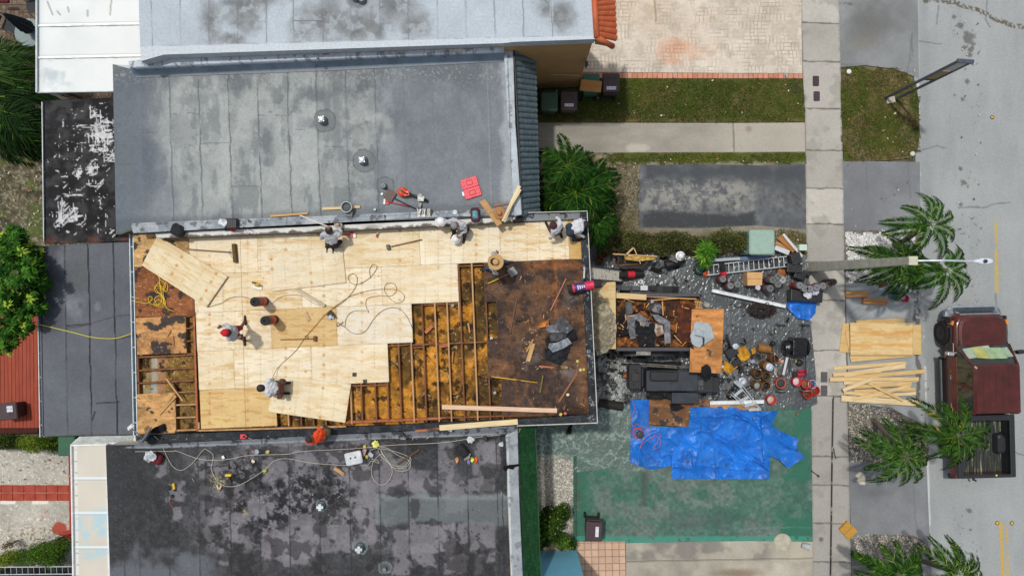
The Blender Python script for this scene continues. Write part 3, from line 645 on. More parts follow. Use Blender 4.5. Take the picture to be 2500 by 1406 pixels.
b=MB();b.prism([P(x,y,ZB)for x,y in((338,-60),(1446,-60),(1453,96),(1255,103),(400,134),(344,150))],4.45,ZB-.012);b.build('fascia',mat('fascia_pale',(178,186,192),.8),TB)
TAN=mat('tan_stucco',(186,148,96),.92,c2=(172,134,84),vs=1.6,bs=90,bump=.4)
b=MB();b.prism([P(x,y,ZB)for x,y in((350,-60),(1443,-60),(1449,96.5),(1255,104),(400,133),(352,146))],0,4.45);b.build('wall',TAN,TB)
def ledB(X,Y):
    n=fbm(X,Y,40,5,111);C=full(X,(196,206,215))*(.93+.1*n)[...,None];C=mx(C,(118,124,130),.7*ss(.66,.72,fbm(X,Y,12,4,6)));t=Y-(135-.0345*(X-400));C=mx(C,(90,96,102),.8*ss(2,.5,np.abs(t-1.5-(fbm(X,Y*0,14,3,4)-.5)*3))*ss(.35,.5,fbm(X,Y*0,40,3,7)))
    for i in range(9):C=mx(C,(120,126,132),.6*line(X,Y,(395+i*95,110),(396+i*95,170),1.4,3))
    return mx(C,(130,120,108),.35*ss(.6,.7,fbm(X*2,Y,10,3,19))*ss(700,1000,X))
surface('ledge',[(313,150),(345,147),(400,133),(800,119),(1230,104),(1231,124),(800,143),(316,165)],4.42,.022,ledB,SURF['roof'],TB,thick=.3)
def slopeB(X,Y):
    n=fbm(X,Y,30,5,121);C=full(X,(122,138,154))*(.88+.2*n)[...,None];C=mx(C,(150,152,150),.6*ss(0,5,Y-(167-.0405*(X-317))-8));e=np.abs(fbm(X,Y,16,3,5)-.5)
    for x,y in((375,165),(515,160),(765,157),(875,150),(1040,140),(1085,138)):C=mx(C,(62,70,80),.9*blob(X,Y,x,y,15,9,.5)*(1-ss(.01,.03,e)))
    return C
sl=MB();top=[(316,166),(800,144),(1231,125)];bot=[(320,183),(800,166),(1232,143)]
def slz(X,Y):return-(ss(0,1,(Y-np.interp(X,[316,800,1231],[166,144,125]))/17))*.28
surface('flashing',top+bot[::-1],4.25,.022,slopeB,SURF['roof'],TB,zfn=slz)
for x,y in((870,-4),(885,2)):vent(x,y,ZB,TB,.07,.16,'pipe' if x>880 else 'square')
b=MB();b.lathe(P3(776,143,4.42),[(.035,0),(.035,.12),(.022,.12),(.02,.02)],10);b.build('vent_pipe',mat('pipe_grey',(150,158,162),.5),TB)
ORG=mat('orange_tile',(208,110,66),.65,c2=(182,86,50),vs=5)
tile_roof('roof_tiles',(1446,-30),(1452,88),ZB+.02,(1493,-44),(1500,100),4.2,10,ORG,TB,courses=1,r=.1)
b=MB();b.tube([P3(1449,-40,ZB+.02),P3(1453,30,ZB+.03),P3(1457,92,ZB+.02)],.085,10);b.tube([P3(1457,92,ZB+.02),P3(1496,114,4.22)],.075,10,r1=.085);b.build('ridge_tile',ORG,TB,smooth=True)
b=MB();b.prism([P(1447,-50,4.3),P(1478,-50,4.3),P(1482,94,4.3),P(1450,94,4.3)],4.0,4.12);b.add([P3(1456,96,4.72),P3(1494,116,4.15),P3(1451,108,4.15)],[(0,1,2)]);b.build('soffit',TAN,TB)
b=MB();b.box(P3(1431,158,3.0),(.05,.16,.2));b.box(P3(1432,156,3.1),(.1,.12,.06));b.build('wall_lamp',mat('bronze',(60,70,66),.5),TB)
b=MB();b.tube([Vector((P(1270,104,ZB)[0]+1.0+i*.14,P(0,103.3,ZB)[1]-.02+.004*i,1.8-.03*i))for i in range(8)],.008,5);b.build('conduit',mat('cream',(206,176,126),.8),TB)
# ---- D: house being re-roofed
ZD=3.5
TD=thing('house','house with its flat roof stripped open, half new plywood decking and half bare joists','house',(*P(880,800,ZD),0))
outer=[(318,572),(1430,521),(1456,1030),(1264,1036),(334,1060)]
b=MB();b.prism([P(x,y,ZD)for x,y in((322,578),(1424,526),(1450,1024),(1262,1032),(338,1054))],0,ZD-.45);b.build('wall',mat('stucco_cream',(196,190,174),.9,var=.05),TD)
def insul(X,Y):
    n=fbm(X,Y,50,5,131);m2=fbm(X,Y,12,4,132);f=fbm(X,Y,4,3,133)
    C=full(X,(180,126,50));C=mx(C,(112,80,38),.9*ss(.45,.66,n));C=mx(C,(200,136,44),.7*ss(.55,.72,fbm(X,Y,38,4,139)));C=mx(C,(66,54,34),.75*ss(940,1000,X)*ss(.42,.6,fbm(X,Y,70,4,136)))
    C=mx(C,(54,46,34),.6*ss(1000,1020,Y)*ss(.4,.6,n));C=mx(C,(120,98,56),.8*(1-ss(480,520,X)));C=C*(.68+.38*m2+.3*f)[...,None]
    C=mx(C,(170,172,160),.6*rect(X,Y,348,868,400,965,4,10)*(X<470)*ss(.3,.6,n));C=mx(C,(172,124,86),.8*rect(X,Y,385,868,405,965,2,2));C=mx(C,(176,180,182),.7*rect(X,Y,370,868,384,965,2,3))
    C=mx(C,(34,28,22),.7*ss(.64,.72,fbm(X,Y,18,4,141)));return mx(C,(206,190,150),.8*ss(.84,.87,vn(X/2.2,Y/3.5,4))*ss(.45,.6,fbm(X,Y,40,3,8)))
surface('insulation',[(330,580),(1422,540),(1444,1018),(840,1040),(338,1056)],ZD-.16,.026,insul,SURF['rough'],TD,zfn=lambda X,Y:(fbm(X,Y,18,4,9)-.5)*.05)
b=MB();b.prism([P(x,y,ZD-.3)for x,y in((332,582),(1420,542),(1442,1016),(840,1038),(340,1054))],ZD-.45,ZD-.3);b.build('ceiling',mat('dark_ceiling',(60,50,40),.95),TD)
# joists, blocking and rim boards
JM=mat('joist_wood',(150,98,60),.8,c2=(104,62,36),vs=5,stretch=(1,.15,1));JN=mat('joist_light',(206,166,120),.8,c2=(172,124,82),vs=5,stretch=(1,.15,1))
JX=[486,515,550,580,611,642,674,705,736,766,796,828,859,885,919,949,980,1011,1041,1072,1102,1134,1166,1197,1228]
def jx(x0,y):return x0+.04*(y-1000)
for i,x0 in enumerate(JX):
    yt=1030 if x0<680 else(1000 if x0<850 else(930 if x0<945 else(832 if x0<1010 else(738 if x0<1120 else(640 if x0<1190 else 735)))))
    yb=1045-.03*(x0-500)if x0<860 else 1030-.008*(x0-860)
    a=P3(jx(x0,yt),yt,ZD-.05);c=P3(jx(x0,yb),yb,ZD-.05);b=MB();b.beam(a,c,.045,.14)
    tag(b.build('joist',JN if(i%5==2 or 1062<x0<1110 or x0<680)else JM,TD,bevel=.003))
def blk(x0,y0,x1,y1,w=.045,m=None,z=ZD-.055,h=.12,name='blocking'):
    b=MB();b.beam(P3(x0,y0,z),P3(x1,y1,z),w,h);return b.build(name,m or JM,TD,bevel=.003)
for s in((1007,842,1190,834),(944,845,1006,840),(1122,650,1180,648),(1034,744,1118,741),(945,939,850,941),(1008,848,1034,847),(1186,922,1224,921)):blk(*s)
blk(843,1030,1080,1020,.07,mat('rim_red',(186,112,70),.8,c2=(150,82,48),vs=6));blk(484,1050,846,1040,.05,JN);blk(1080,1019,1440,1008,.05,JM)
blk(1122,772,1114,646,.045,JN);
for y in(866,898,929,958):blk(338,y+6,476,y-1,.045)
for y in(770,800,831,862):blk(455,y+2,476,y,.04)
for y in(957,987,1018,1049):blk(428,y+1,480,y-1,.04,JN)
blk(475,770,484,1052,.06,mat('rim_red',(186,112,70)));blk(338,868,341,965,.05);blk(455,770,457,866,.04);blk(428,945,431,1052,.04)
# plywood sheets (new)
def plycol(seed,base=(238,219,180),warm=0.,dots=True,hx=False,L_=198,ang=0.):
    def f(X,Y):
        ca,sa=math.cos(ang),math.sin(ang);U=X*ca+Y*sa;V=-X*sa+Y*ca
        g_=fbm(U/7,V+4*fbm(U,V,60,3,seed+5),4.5,4,seed);n=fbm(U,V,60,4,seed+1);k=vn(U/26,V/9,seed+2)
        C=full(X,base)*(.95+.07*(g_-.5)+.05*n)[...,None];C=mx(C,(212,178,122),(.25+warm)*ss(.45,.75,fbm(U/4,V,12,4,seed+3)));C=mx(C,(196,156,96),(.3+warm)*ss(.58,.75,g_))
        C=mx(C,(188,132,70),.8*ss(.93,.965,vn(U/5.5,V/4,seed+8))*ss(.3,.6,k));C=mx(C,(228,210,170),.0*n)
        if dots:
            # nail rows over the joists
            d=np.abs(((U/31.)%1)-.5)*31;e=np.abs(((V/9.)%1)-.5)*9;C=mx(C,(120,92,58),.34*(1-ss(.8,1.9,np.hypot(d,e)))*ss(.35,.6,fbm(U,V,40,3,seed+4)))
            C=mx(C,(206,170,120),.22*(1-ss(.6,1.8,d))*ss(.3,.6,k));q=np.hypot((((U/93.)%1)-.5)*93,(((V/24.+.3*np.floor(U/93.))%1)-.5)*24)
            C=mx(C,(186,128,66),.7*(1-ss(1.5,5.5,q))*ss(.35,.7,vn(U/50,V/50,seed+6)))
        return C
    return f
PZ=ZD+.03
def sheet_poly(x0,x1,e0,e1,slant=-.042,xs=.04):
    f=lambda x,e:(x+xs*(e-800),e+slant*(x-480));return[f(x0+.1,e0+.1),f(x1-.1,e0+.1),f(x1-.1,e1-.1),f(x0+.1,e1-.1)]
E=[584,671,764,858,952,1047]
RB={0:[470,636,826,1032,1228,1396,1428],1:[478,548,740,936,1122],2:[479,662,822,1006],3:[480,568,757,944],4:[481,667]}
k=0;sm=SURF['ply']
for r_,xb in RB.items():
    for i in range(len(xb)-1):
        base=[(246,231,200),(248,236,208),(243,226,191),(246,233,204)][(k*7+r_)%4];warm=.08*((k*5)%3)
        if r_==4:base,warm=(228,196,134),.5
        if r_==2 and i==1:base,warm=(226,194,136),.45
        if r_==2 and i==2:base,warm=(240,230,208),0
        if r_==0 and i==5:base,warm=(214,172,104),.4
        pl=sheet_poly(xb[i],xb[i+1],E[r_],E[r_+1])
        if r_==0: # clip to the parapet line
            pl=[(x,max(y,577-.0445*(x-480)))for x,y in pl]
            pl[0]=(pl[0][0],579-.0445*(pl[0][0]-480));pl[1]=(pl[1][0],579-.0445*(pl[1][0]-480))
        if r_==0 and i==5:pl[1]=(1421,538);pl[2]=(1424,633)
        if r_==2 and i==2:base=(240,230,208)
        surface('plywood_sheet',pl,PZ+.0006*(k%3),.026,plycol(200+k*11,base,warm),sm,TD,thick=.018);k+=1
# chalk lines snapped over the deck
for pts in(((586,572),(600,1042)),):
    b=MB();b.tube([P3(x,y,PZ+.003)for x,y in pts],.004,4);b.build('chalk_line',mat('chalk_red',(150,88,70),.9),TD)
# left remnants of the old deck
def oldcol(seed,base,tarc=(52,50,54),tar=.62):
    def f(X,Y):
        n=fbm(X,Y,26,5,seed);m2=fbm(X*.5,Y*2,8,4,seed+1);C=full(X,base)*(.82+.3*m2+.12*(n-.5))[...,None]
        C=mx(C,tuple(v*.6 for v in base),.5*ss(.5,.7,fbm(X,Y,50,4,seed+3)));C=mx(C,tarc,.85*ss(tar,tar+.05,fbm(X,Y,20,4,seed+2)))
        return mx(C,(226,206,170),.5*ss(.86,.9,vn(X/3,Y/2,seed)))
    return f
def oldpanel(poly,c,seed,z=PZ-.004,tar=.66,name='old_plywood_panel'):surface(name,poly,z,.026,oldcol(seed,c,tar=tar),SURF['rough'],TD,thick=.016)
oldpanel([(325,574),(384,571),(460,572),(480,580),(482,640),(360,652),(328,652)],(206,166,112),301)
oldpanel([(328,654),(362,652),(475,700),(476,770),(331,774)],(146,92,58),311,tar=.7)
oldpanel([(331,776),(453,770),(456,862),(335,866)],(204,152,98),321,tar=.58)
oldpanel([(334,962),(428,957),(430,1056),(336,1059)],(208,160,104),331,tar=.74)
def browncol(X,Y):
    n=fbm(X,Y,60,5,341);m2=fbm(X,Y*2.2,16,5,342);f=fbm(X,Y,4,3,343);C=full(X,(104,78,60));C=mx(C,(76,61,54),ss(.3,.6,n));C=mx(C,(138,94,62),.5*ss(.5,.72,fbm(X,Y,44,5,347))*ss(.3,.7,fbm(X*2,Y*.5,30,4,349)))
    C=mx(C,(150,104,66),.5*(1-ss(0,26,np.abs(X-1425))))
    C=mx(C,(160,100,58),.6*rect(X,Y,1350,640,1362,780,4,8));C=mx(C,(156,96,54),.55*rect(X,Y,1280,632,1430,662,8,14));C=C*(.74+.32*m2+.2*f)[...,None]
    C=mx(C,(120,118,122),.7*blob(X,Y,1400,735,26,34,.9,1.2,4,20)*ss(.3,.6,m2+.1));C=mx(C,(122,120,122),.65*blob(X,Y,1290,870,22,50,.9,1.3,5,20)*ss(.35,.6,m2));C=mx(C,(124,122,126),.7*blob(X,Y,1385,905,30,24,.9,1.2,6,16))
    C=mx(C,(50,44,42),.6*ss(.6,.75,fbm(X,Y,18,6,351,.65)));C=mx(C,(48,36,30),.8*ss(985,1015,Y+(n-.5)*30)*(X>1370));C=mx(C,(60,60,62),.8*(blob(X,Y,1283,978,8,10,.6)+blob(X,Y,1302,974,6,8,.6)).clip(0,1))
    return mx(C,(190,170,140),.5*ss(.94,.96,vn(X/2.,Y/2.,6)))
surface('old_decking',[(1181,640),(1424,630),(1442,1012),(1226,1014),(1224,925),(1190,925),(1190,828),(1214,826),(1212,736),(1183,738)],PZ-.005,.024,browncol,SURF['rough'],TD,thick=.02)
surface('old_decking',[(1044,846),(1044,846),(1044.1,846.1)],PZ,.026,browncol,SURF['rough'],TD)if False else None
# parapets of D
def whitecol(X,Y):
    n=fbm(X,Y,24,5,361);C=full(X,(226,226,220))*(.93+.09*n)[...,None];yb=581-.0445*(X-480);C=mx(C,(96,88,78),.9*ss(-5,-1,Y-yb+3+(fbm(X,Y,14,4,5)-.5)*9));C=mx(C,(128,120,108),.5*blob(X,Y,910,553,22,6,.9));return mx(C,(40,38,36),.8*ss(.74,.8,fbm(X,Y,12,3,6))*(X>1200))
surface('parapet',[(378,570),(480,564),(800,551),(1100,537),(1250,529),(1252,543),(1100,551),(800,566),(480,579),(384,582)],ZD+.36,.02,whitecol,SURF['concrete'],TD,thick=.36)
surface('parapet',[(1252,524),(1276,523),(1277,541),(1252,543)],ZD+.34,.02,lambda X,Y:mx(full(X,(40,38,38)),(228,228,224),ss(.5,.55,fbm(X,Y,8,3,5))*blob(X,Y,1252,531,10,6,.5)),SURF['concrete'],TD,thick=.34)
def gcol(X,Y):
    n=fbm(X,Y,20,5,371);return mx(full(X,(132,136,140))*(.86+.24*n)[...,None],(54,54,56),.8*ss(.66,.7,fbm(X,Y,10,3,7))+.0)
surface('parapet',[(1273,524),(1416,518),(1416,535),(1273,541)],ZD+.16,.02,gcol,SURF['concrete'],TD,thick=.16)
def tarcol(X,Y):
    n=fbm(X,Y,14,5,381);f=fbm(X,Y,4,3,382);C=full(X,(33,38,44))*(.7+.5*n)[...,None];sp=ss(.58,.7,f*.5+fbm(X,Y,20,4,384)*.6)*(.25+.75*(X>1408)*(1-ss(8,14,np.abs(X-(1424+.045*(Y-520))))))
    return mx(C,(178,186,190),.75*sp*ss(.5,.7,vn(X/1.6,Y/2.4,5)))
surface('parapet',[(1416,521),(1432,520),(1445,780),(1457,1030),(1440,1011),(1428,780)],ZD+.17,.016,tarcol,SURF['wet'],TD,thick=.18)
surface('parapet',[(1440,1012),(1457,1030),(1264,1037),(1264,1024)],ZD+.165,.016,tarcol,SURF['wet'],TD,thick=.16)
surface('parapet',[(1264,1022),(1264,1040),(980,1052),(700,1066),(366,1084),(345,1070),(362,1062),(486,1057),(846,1043)],ZD+.05,.016,tarcol,SURF['wet'],TD,thick=.12)
b=MB();b.beam(P3(1433,519,ZD+.16),P3(1458,1031,ZD+.16),.02,.16);b.beam(P3(1458,1031,ZD+.16),P3(1262,1038,ZD+.16),.02,.16);b.beam(P3(1276,520,ZD+.2),P3(1434,516,ZD+.2),.018,.12);b.build('drip_edge',mat('drip_white',(206,206,200),.5),TD)
def gut(x0,y0,x1,y1,z,parent,n=8,w=.11,c=(96,122,134),name='gutter'):
    b=MB();a=P3(x0,y0,z);d=P3(x1,y1,z);di=(d-a).normalized();sd=Vector((-di.y,di.x,0));hw=w/2
    for s_,wd in((-hw,.022),(hw,.022)):b.beam(a+sd*s_,d+sd*s_,wd,.08,1)
    b.beam(a-Vector((0,0,.06)),d-Vector((0,0,.06)),w,.012,0)
    for i in range(n):
        p=a.lerp(d,(i+.5)/n);b.beam(p-sd*hw,p+sd*hw,.02,.01,1)
    return b.build(name,[mat('gutter_blue',c,.5,.2),mat('gutter_rim',(214,222,224),.5)],parent)
gut(322,572,332,1062,ZD-.05,TD,8)
# ---- E: dark-roofed house at the bottom
ZE=3.45
TE=thing('house','house with a blackened patchy flat roof, green shingle mansard and blue side wall','house',(*P(760,1240,ZE),0))
def roofE(X,Y):
    n=fbm(X,Y,120,5,401);m2=fbm(X,Y,34,5,402);f=fbm(X,Y,9,4,403);C=full(X,(68,69,72))*(.74+.3*n+.34*(f-.4)+.16*(vn(X/1.7,Y/1.7,3)-.5))[...,None]
    C=mx(C,(104,109,116),.85*(1-ss(480,560,X))*ss(1230,1330,Y+(m2-.5)*90)*ss(.35,.6,n+.1));C=mx(C,(46,47,50),.6*(1-ss(300,420,X+(m2-.5)*60))*(1-ss(1180,1300,Y)))
    pat=(131,128,133)
    # leopard-like peeling in the middle
    M=rect(X,Y,490,1120,940,1350,50,90,4,60);lv=fbm(X,Y,19,6,405,.68);C=mx(C,pat,.88*M*ss(.41,.53,lv)*ss(.25,.5,fbm(X,Y,90,3,8)+.1));C=mx(C,(26,26,29),.85*rect(X,Y,540,1110,850,1300,40,60,6,50)*ss(.48,.57,fbm(X,Y,12,6,409,.68))*(1-.5*ss(.55,.65,fbm(X,Y,80,3,15))))
    C=mx(C,(122,118,126),.6*ss(640,700,Y-560)*0)
    for r in((640,1290,770,1366),(870,1190,915,1330),(1090,1160,1140,1250),(940,1170,1110,1200),(1000,1275,1110,1350),(1060,1280,1112,1350),(1148,1270,1212,1345),(1120,1278,1142,1324),(1150,1080,1210,1160),(1000,1150,1050,1200),(1160,1350,1180,1400),(960,1120,1000,1180),(1070,1130,1115,1165),(410,1180,450,1225),(422,1235,442,1270),(385,1120,410,1160),(540,1340,560,1380),(1190,1340,1206,1368),(780,1280,860,1350),(1140,1165,1205,1200),(580,1050,900,1090),(690,1300,760,1380),(1000,1330,1060,1380),(640,1120,700,1170),(720,1100,900,1135),(840,1140,900,1190),(960,1290,1000,1400),(1085,1355,1140,1400),(700,1250,780,1290),(560,1250,600,1320),(880,1100,960,1200),(600,1200,650,1260),(1070,1080,1110,1130),(1180,1085,1225,1150)):
        C=mx(C,pat,.88*rect(X,Y,*r,4,16,int(r[0])%7,14)*ss(.02,.4,f+.1)*(.7+.3*m2))
    # slate coated band
    B_=rect(X,Y,915,1204,1236,1278,7,14,8,40);C=mx(C,(112,120,122),.85*B_*(.75+.25*n));C=mx(C,(138,144,142),.6*B_*ss(14,2,np.abs(Y-1212))*ss(.3,.6,m2));C=mx(C,(138,144,142),.6*B_*(1-ss(0,12,X-918)))
    C=mx(C,(64,66,66),.55*rect(X,Y,1060,1075,1240,1200,16,60)*ss(.52,.6,m2));C=mx(C,(24,22,21),.8*blob(X,Y,622,1132,15,12,.8));C=mx(C,(36,34,36),.5*ss(.62,.7,fbm(X,Y,46,4,415))*(X>500))
    C=mx(C,(196,182,130),.8*blob(X,Y,535,1172,26,22,.9,1.,5,14)*ss(.5,.66,vn(X/1.8,Y/1.8,4)));C=mx(C,(190,176,124),.7*blob(X,Y,597,1252,9,16,.9)*ss(.5,.66,vn(X/1.8,Y/1.8,9)))
    for x,y,r in((786,1232,15),(880,1334,19),(940,1385,17)):
        d=np.hypot(X-x,Y-y)+(fbm(X,Y,8,3,5)-.5)*5;C=mx(C,(96,106,104),.8*(1-ss(r-2,r,d)));C=mx(C,(140,152,148),.6*(1-ss(.6,2.4,np.abs(d-r+2))))
    C=seams(X,Y,[300,338,410,485],.022,C,(48,50,52),1.6,.7,2,1200,60);C=seams(X,Y,[561,633,706,780,854,927,997,1069,1142,1214,1226],.022,C,(42,44,46),1.6,.8,2,1200,70)
    return mx(C,(120,122,124),.5*ss(.8,.86,vn(X/2.6,Y/2.6,6))*.5)
rE=[(258,1086),(337,1085),(370,1092),(800,1074),(1236,1050),(1238,1200),(1248,1446),(270,1446)]
surface('roof',rE,ZE,.026,roofE,SURF['roof'],TE)
b=MB();b.prism([P(x,y,ZE)for x,y in((264,1088),(1262,1066),(1276,1460),(274,1460))],0,ZE-.02);b.build('wall',mat('stucco_pale',(200,196,186),.9,var=.05),TE)
def capE(X,Y):
    n=fbm(X,Y,26,5,421);C=full(X,(124,129,136))*(.86+.2*n)[...,None];C=mx(C,(54,54,58),.8*ss(.64,.7,fbm(X,Y,13,4,6)));C=mx(C,(168,176,180),.5*(1-ss(.6,2.4,np.abs(Y-(1091-.0385*(X-370))))))
    for x in(484,640,905,1060):C=mx(C,(66,68,70),.7*line(X,Y,(x,1050),(x,1090),1.6,3))
    return C
surface('cant_strip',[(340,1072),(366,1084),(700,1066),(980,1052),(1264,1038),(1266,1056),(1236,1062),(980,1070),(700,1082),(370,1095),(300,1093),(338,1084)],ZE+.04,.02,capE,SURF['roof'],TE,zfn=lambda X,Y:.08*ss(1092,1072,Y+.0385*(X-366)))
def capR(X,Y):
    n=fbm(X,Y,30,5,431);C=full(X,(158,165,170))*(.9+.15*n)[...,None];C=mx(C,(206,212,212),.8*(1-ss(1.5,3.5,np.abs(X-(1238+.03*(Y-1060))))));return mx(C,(112,118,122),.6*ss(.66,.7,fbm(X,Y,16,3,5)))
surface('parapet',[(1234,1062),(1264,1050),(1267,1200),(1278,1446),(1250,1446),(1240,1200)],ZE+.12,.022,capR,SURF['roof'],TE,thick=.14)
# green shingles
def shing(X,Y):
    r_=np.floor((X-1262-.03*(Y-1040))/5.2);u=(Y/9.5+_h(r_,r_*0,4));i=_h(r_,np.floor(u),6);C=full(X,(38,92,48))*(.8+.32*i+.1*(fbm(X,Y,20,3,5)-.5))[...,None]
    return mx(C,(18,48,26),.6*(1-ss(.2,1.1,np.minimum(np.abs(u-np.round(u))*9.5,((X-1262-.03*(Y-1040))/5.2%1)*5.2))))
mz=lambda X,Y:-1.0*np.clip((X-(1264+.03*(Y-1040)))/44,0,1)
mb=MB();NS=60;cols=[]
gx=np.linspace(0,1,12);gy=np.linspace(0,1,150);V=[];Cc=[]
for v_ in gy:
    for u_ in gx:
        z=ZE+.1-.75*u_;px=1265+(1309-1265)*u_+v_*13;py=1040+v_*400;V.append(P3(px,py,z))
Xs=np.array([[1265+44*u_+v_*13 for u_ in gx]for v_ in gy]).ravel();Ys=np.array([[1040+v_*400 for u_ in gx]for v_ in gy]).ravel()
def dense(name,c00,c10,c11,c01,nu,nv,colf,m,parent):  # bilinear patch; corners (px,py,z)
    U,Vv=np.meshgrid(np.linspace(0,1,nu),np.linspace(0,1,nv));c=[np.array(q,float)for q in(c00,c10,c11,c01)]
    Q=(1-U)[...,None]*(1-Vv)[...,None]*c[0]+U[...,None]*(1-Vv)[...,None]*c[1]+U[...,None]*Vv[...,None]*c[2]+(1-U)[...,None]*Vv[...,None]*c[3]
    px,py,z=Q[...,0].ravel(),Q[...,1].ravel(),Q[...,2].ravel();s=(H-z)/F;VV=np.stack([(px-CX)*s,(CY-py)*s,z],1)-np.array(parent.location)
    i=np.arange(nu*nv).reshape(nv,nu);Fq=np.stack([i[:-1,:-1],i[1:,:-1],i[1:,1:],i[:-1,1:]],-1).reshape(-1,4);C=np.concatenate([rgb(colf(px,py)),np.ones((len(px),1))],1)
    o=npmesh(name,VV,Fq,m,C);o.parent=parent;return o
dense('shingle_mansard',(1266,1038,ZE+.1),(1306,1038,2.75),(1321,1446,2.75),(1279,1446,ZE+.1),34,300,shing,SURF['roof'],TE)
b=MB();b.beam(P3(1306,1038,2.7),P3(1321,1446,2.7),.04,.1);b.build('fascia_board',mat('fascia_green',(34,78,44),.7),TE)
vent(786,1232,ZE,TE,.07,.2,'cross');vent(880,1334,ZE,TE,.07,.2,'cross');vent(940,1386,ZE,TE,.045,.14,'pipe')
gut(266,1086,274,1446,ZE-.06,TE,4,.09)
BLUE=mat('blue_stucco',(134,206,234),.9,c2=(124,196,228),vs=2,bs=90)
x0,y0=P(1300,1344);x1,y1=P(1408,1341);b=MB();b.prism([(x0-.5,y0),(x1,y1),(x1,-14),(x0-.5,-14)],0,3.4);b.build('wall',BLUE,TE);b=MB();b.prism([(x0-.55,y0-.6),(x1+.02,y1-.6),(x1+.02,-14.05),(x0-.55,-14.05)],3.4,3.5);b.build('wing_roof',mat('wing_grey',(120,124,128),.9),TE)
# ---- F / G / A / H: low roofs at the back
TF=thing('lean_to','low lean-to with a smooth dark grey rolled roof and white-rimmed gutter','lean-to',(*P(215,830,2.7),0))
def roofF(X,Y):
    n=fbm(X,Y,100,5,501);m2=fbm(X,Y,26,5,502);C=full(X,(104,108,115))*(.9+.12*n+.06*(m2-.5))[...,None]
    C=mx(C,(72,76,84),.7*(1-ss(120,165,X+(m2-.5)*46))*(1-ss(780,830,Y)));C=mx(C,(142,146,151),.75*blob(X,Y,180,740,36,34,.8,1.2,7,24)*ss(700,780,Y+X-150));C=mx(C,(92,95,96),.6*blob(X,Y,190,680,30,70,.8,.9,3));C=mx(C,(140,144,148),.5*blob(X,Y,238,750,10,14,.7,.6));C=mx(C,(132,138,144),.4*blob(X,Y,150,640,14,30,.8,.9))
    C=seams(X,Y,[159+2],.018,C,(50,52,56),1.6,.8,2,800,3);C=seams(X,Y,[219,281],.022,C,(34,36,40),2.6,.95,3,800,5);C=mx(C,(46,48,52),.8*(line(X,Y,(163,795),(222,791),1.8)+line(X,Y,(236,984),(291,981),1.8)+line(X,Y,(225,1025),(232,1005),2.5)).clip(0,1));return C
surface('roof',[(92,602),(316,588),(332,1060),(103,1065)],2.7,.026,roofF,SURF['roof'],TF,thick=.07)
b=MB();b.prism([P(x,y,2.7)for x,y in((112,640),(312,600),(328,1050),(122,1055))],0,2.62);b.build('wall',mat('stucco_pale',(200,196,186)),TF);gut(96,601,104,1066,2.66,TF,8,.12)
TG=thing('lean_to','low lean-to with a black tarred roof scraped with white brush marks','lean-to',(*P(192,410,2.8),0))
def roofG(X,Y):
    n=fbm(X,Y,50,5,511);C=full(X,(20,20,23))*(.8+.4*n)[...,None];s1=fbm(X*.3,Y*2.2,10,5,512,.65);s2=fbm(X*2.4,Y*.3,10,5,513,.65);s3=fbm((X+Y)*1.7,(X-Y)*.22,11,5,514,.65)
    M=np.maximum(blob(X,Y,250,330,42,100,.8,1.2,5,30),blob(X,Y,200,300,50,70,.9,1.4,6,26)*.6);M=np.maximum(M,blob(X,Y,165,520,38,44,.6,1.4,7,24));M=np.maximum(M,blob(X,Y,195,425,50,16,.8,1.5,8,14)*.9);M=np.maximum(M,blob(X,Y,225,370,22,180,.8,1.2,9)*.8);M=np.maximum(M,rect(X,Y,130,262,278,570,18,40)*.5);M=np.maximum(M,blob(X,Y,216,450,14,14,.8,1.2,9)*.9)
    C=mx(C,(216,216,218),.95*ss(0,.07,np.maximum(np.maximum(s1,s2),s3)-(1.06-.5*M)));C=mx(C,(90,90,92),.25*M*ss(.5,.7,n))
    return mx(C,(120,58,44),.6*ss(568,584,Y+(n-.5)*12)*ss(.4,.55,fbm(X,Y,20,3,8)))
surface('roof',[(106,246),(277,238),(283,580),(322,580),(322,588),(110,596)],2.8,.024,roofG,SURF['wet'],TG,thick=.07)
b=MB();b.prism([P(x,y,2.8)for x,y in((114,262),(270,252),(276,560),(118,575))],0,2.72);b.build('wall',mat('stucco_pale',(200,196,186)),TG);gut(107,250,111,590,2.76,TG,3,.07,(120,130,136))
TA=thing('carport','white panelled aluminium patio roof at the top left','patio roof',(*P(215,100,2.9),0))
def roofA(X,Y):
    n=fbm(X,Y,60,5,521);C=full(X,(226,231,230))*(.97+.05*n)[...,None];C=mx(C,(176,188,196),.75*blob(X,Y,125,190,30,40,.9,1.2,4,20)+.0);C=mx(C,(180,192,198),.6*blob(X,Y,165,205,18,10,.9,.9));C=mx(C,(206,216,212),.5*(1-ss(94,112,X)))
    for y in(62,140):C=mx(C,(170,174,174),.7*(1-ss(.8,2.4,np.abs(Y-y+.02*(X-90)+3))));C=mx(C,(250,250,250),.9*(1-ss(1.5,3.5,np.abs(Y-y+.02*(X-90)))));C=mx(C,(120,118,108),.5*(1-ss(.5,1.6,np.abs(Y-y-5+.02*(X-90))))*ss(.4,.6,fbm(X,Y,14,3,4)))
    for a,c in(((116,5),(128,36)),((273,2),(270,38)),((140,28),(146,36)),((165,18),(168,30)),((214,26),(214,40))):C=mx(C,(150,148,136),.75*line(X,Y,a,c,2.5,4))
    return C
surface('roof_panel',[(93,-40),(345,-40),(345,222),(93,226)],2.9,.026,roofA,SURF['metalw'],TA,thick=.06)
b=MB();b.beam(P3(91,-40,2.93),P3(91,227,2.93),.05,.1);b.beam(P3(91,227,2.9),P3(345,223,2.9),.03,.1);b.build('gutter',mat('alu_edge',(176,186,190),.5,.2),TA)
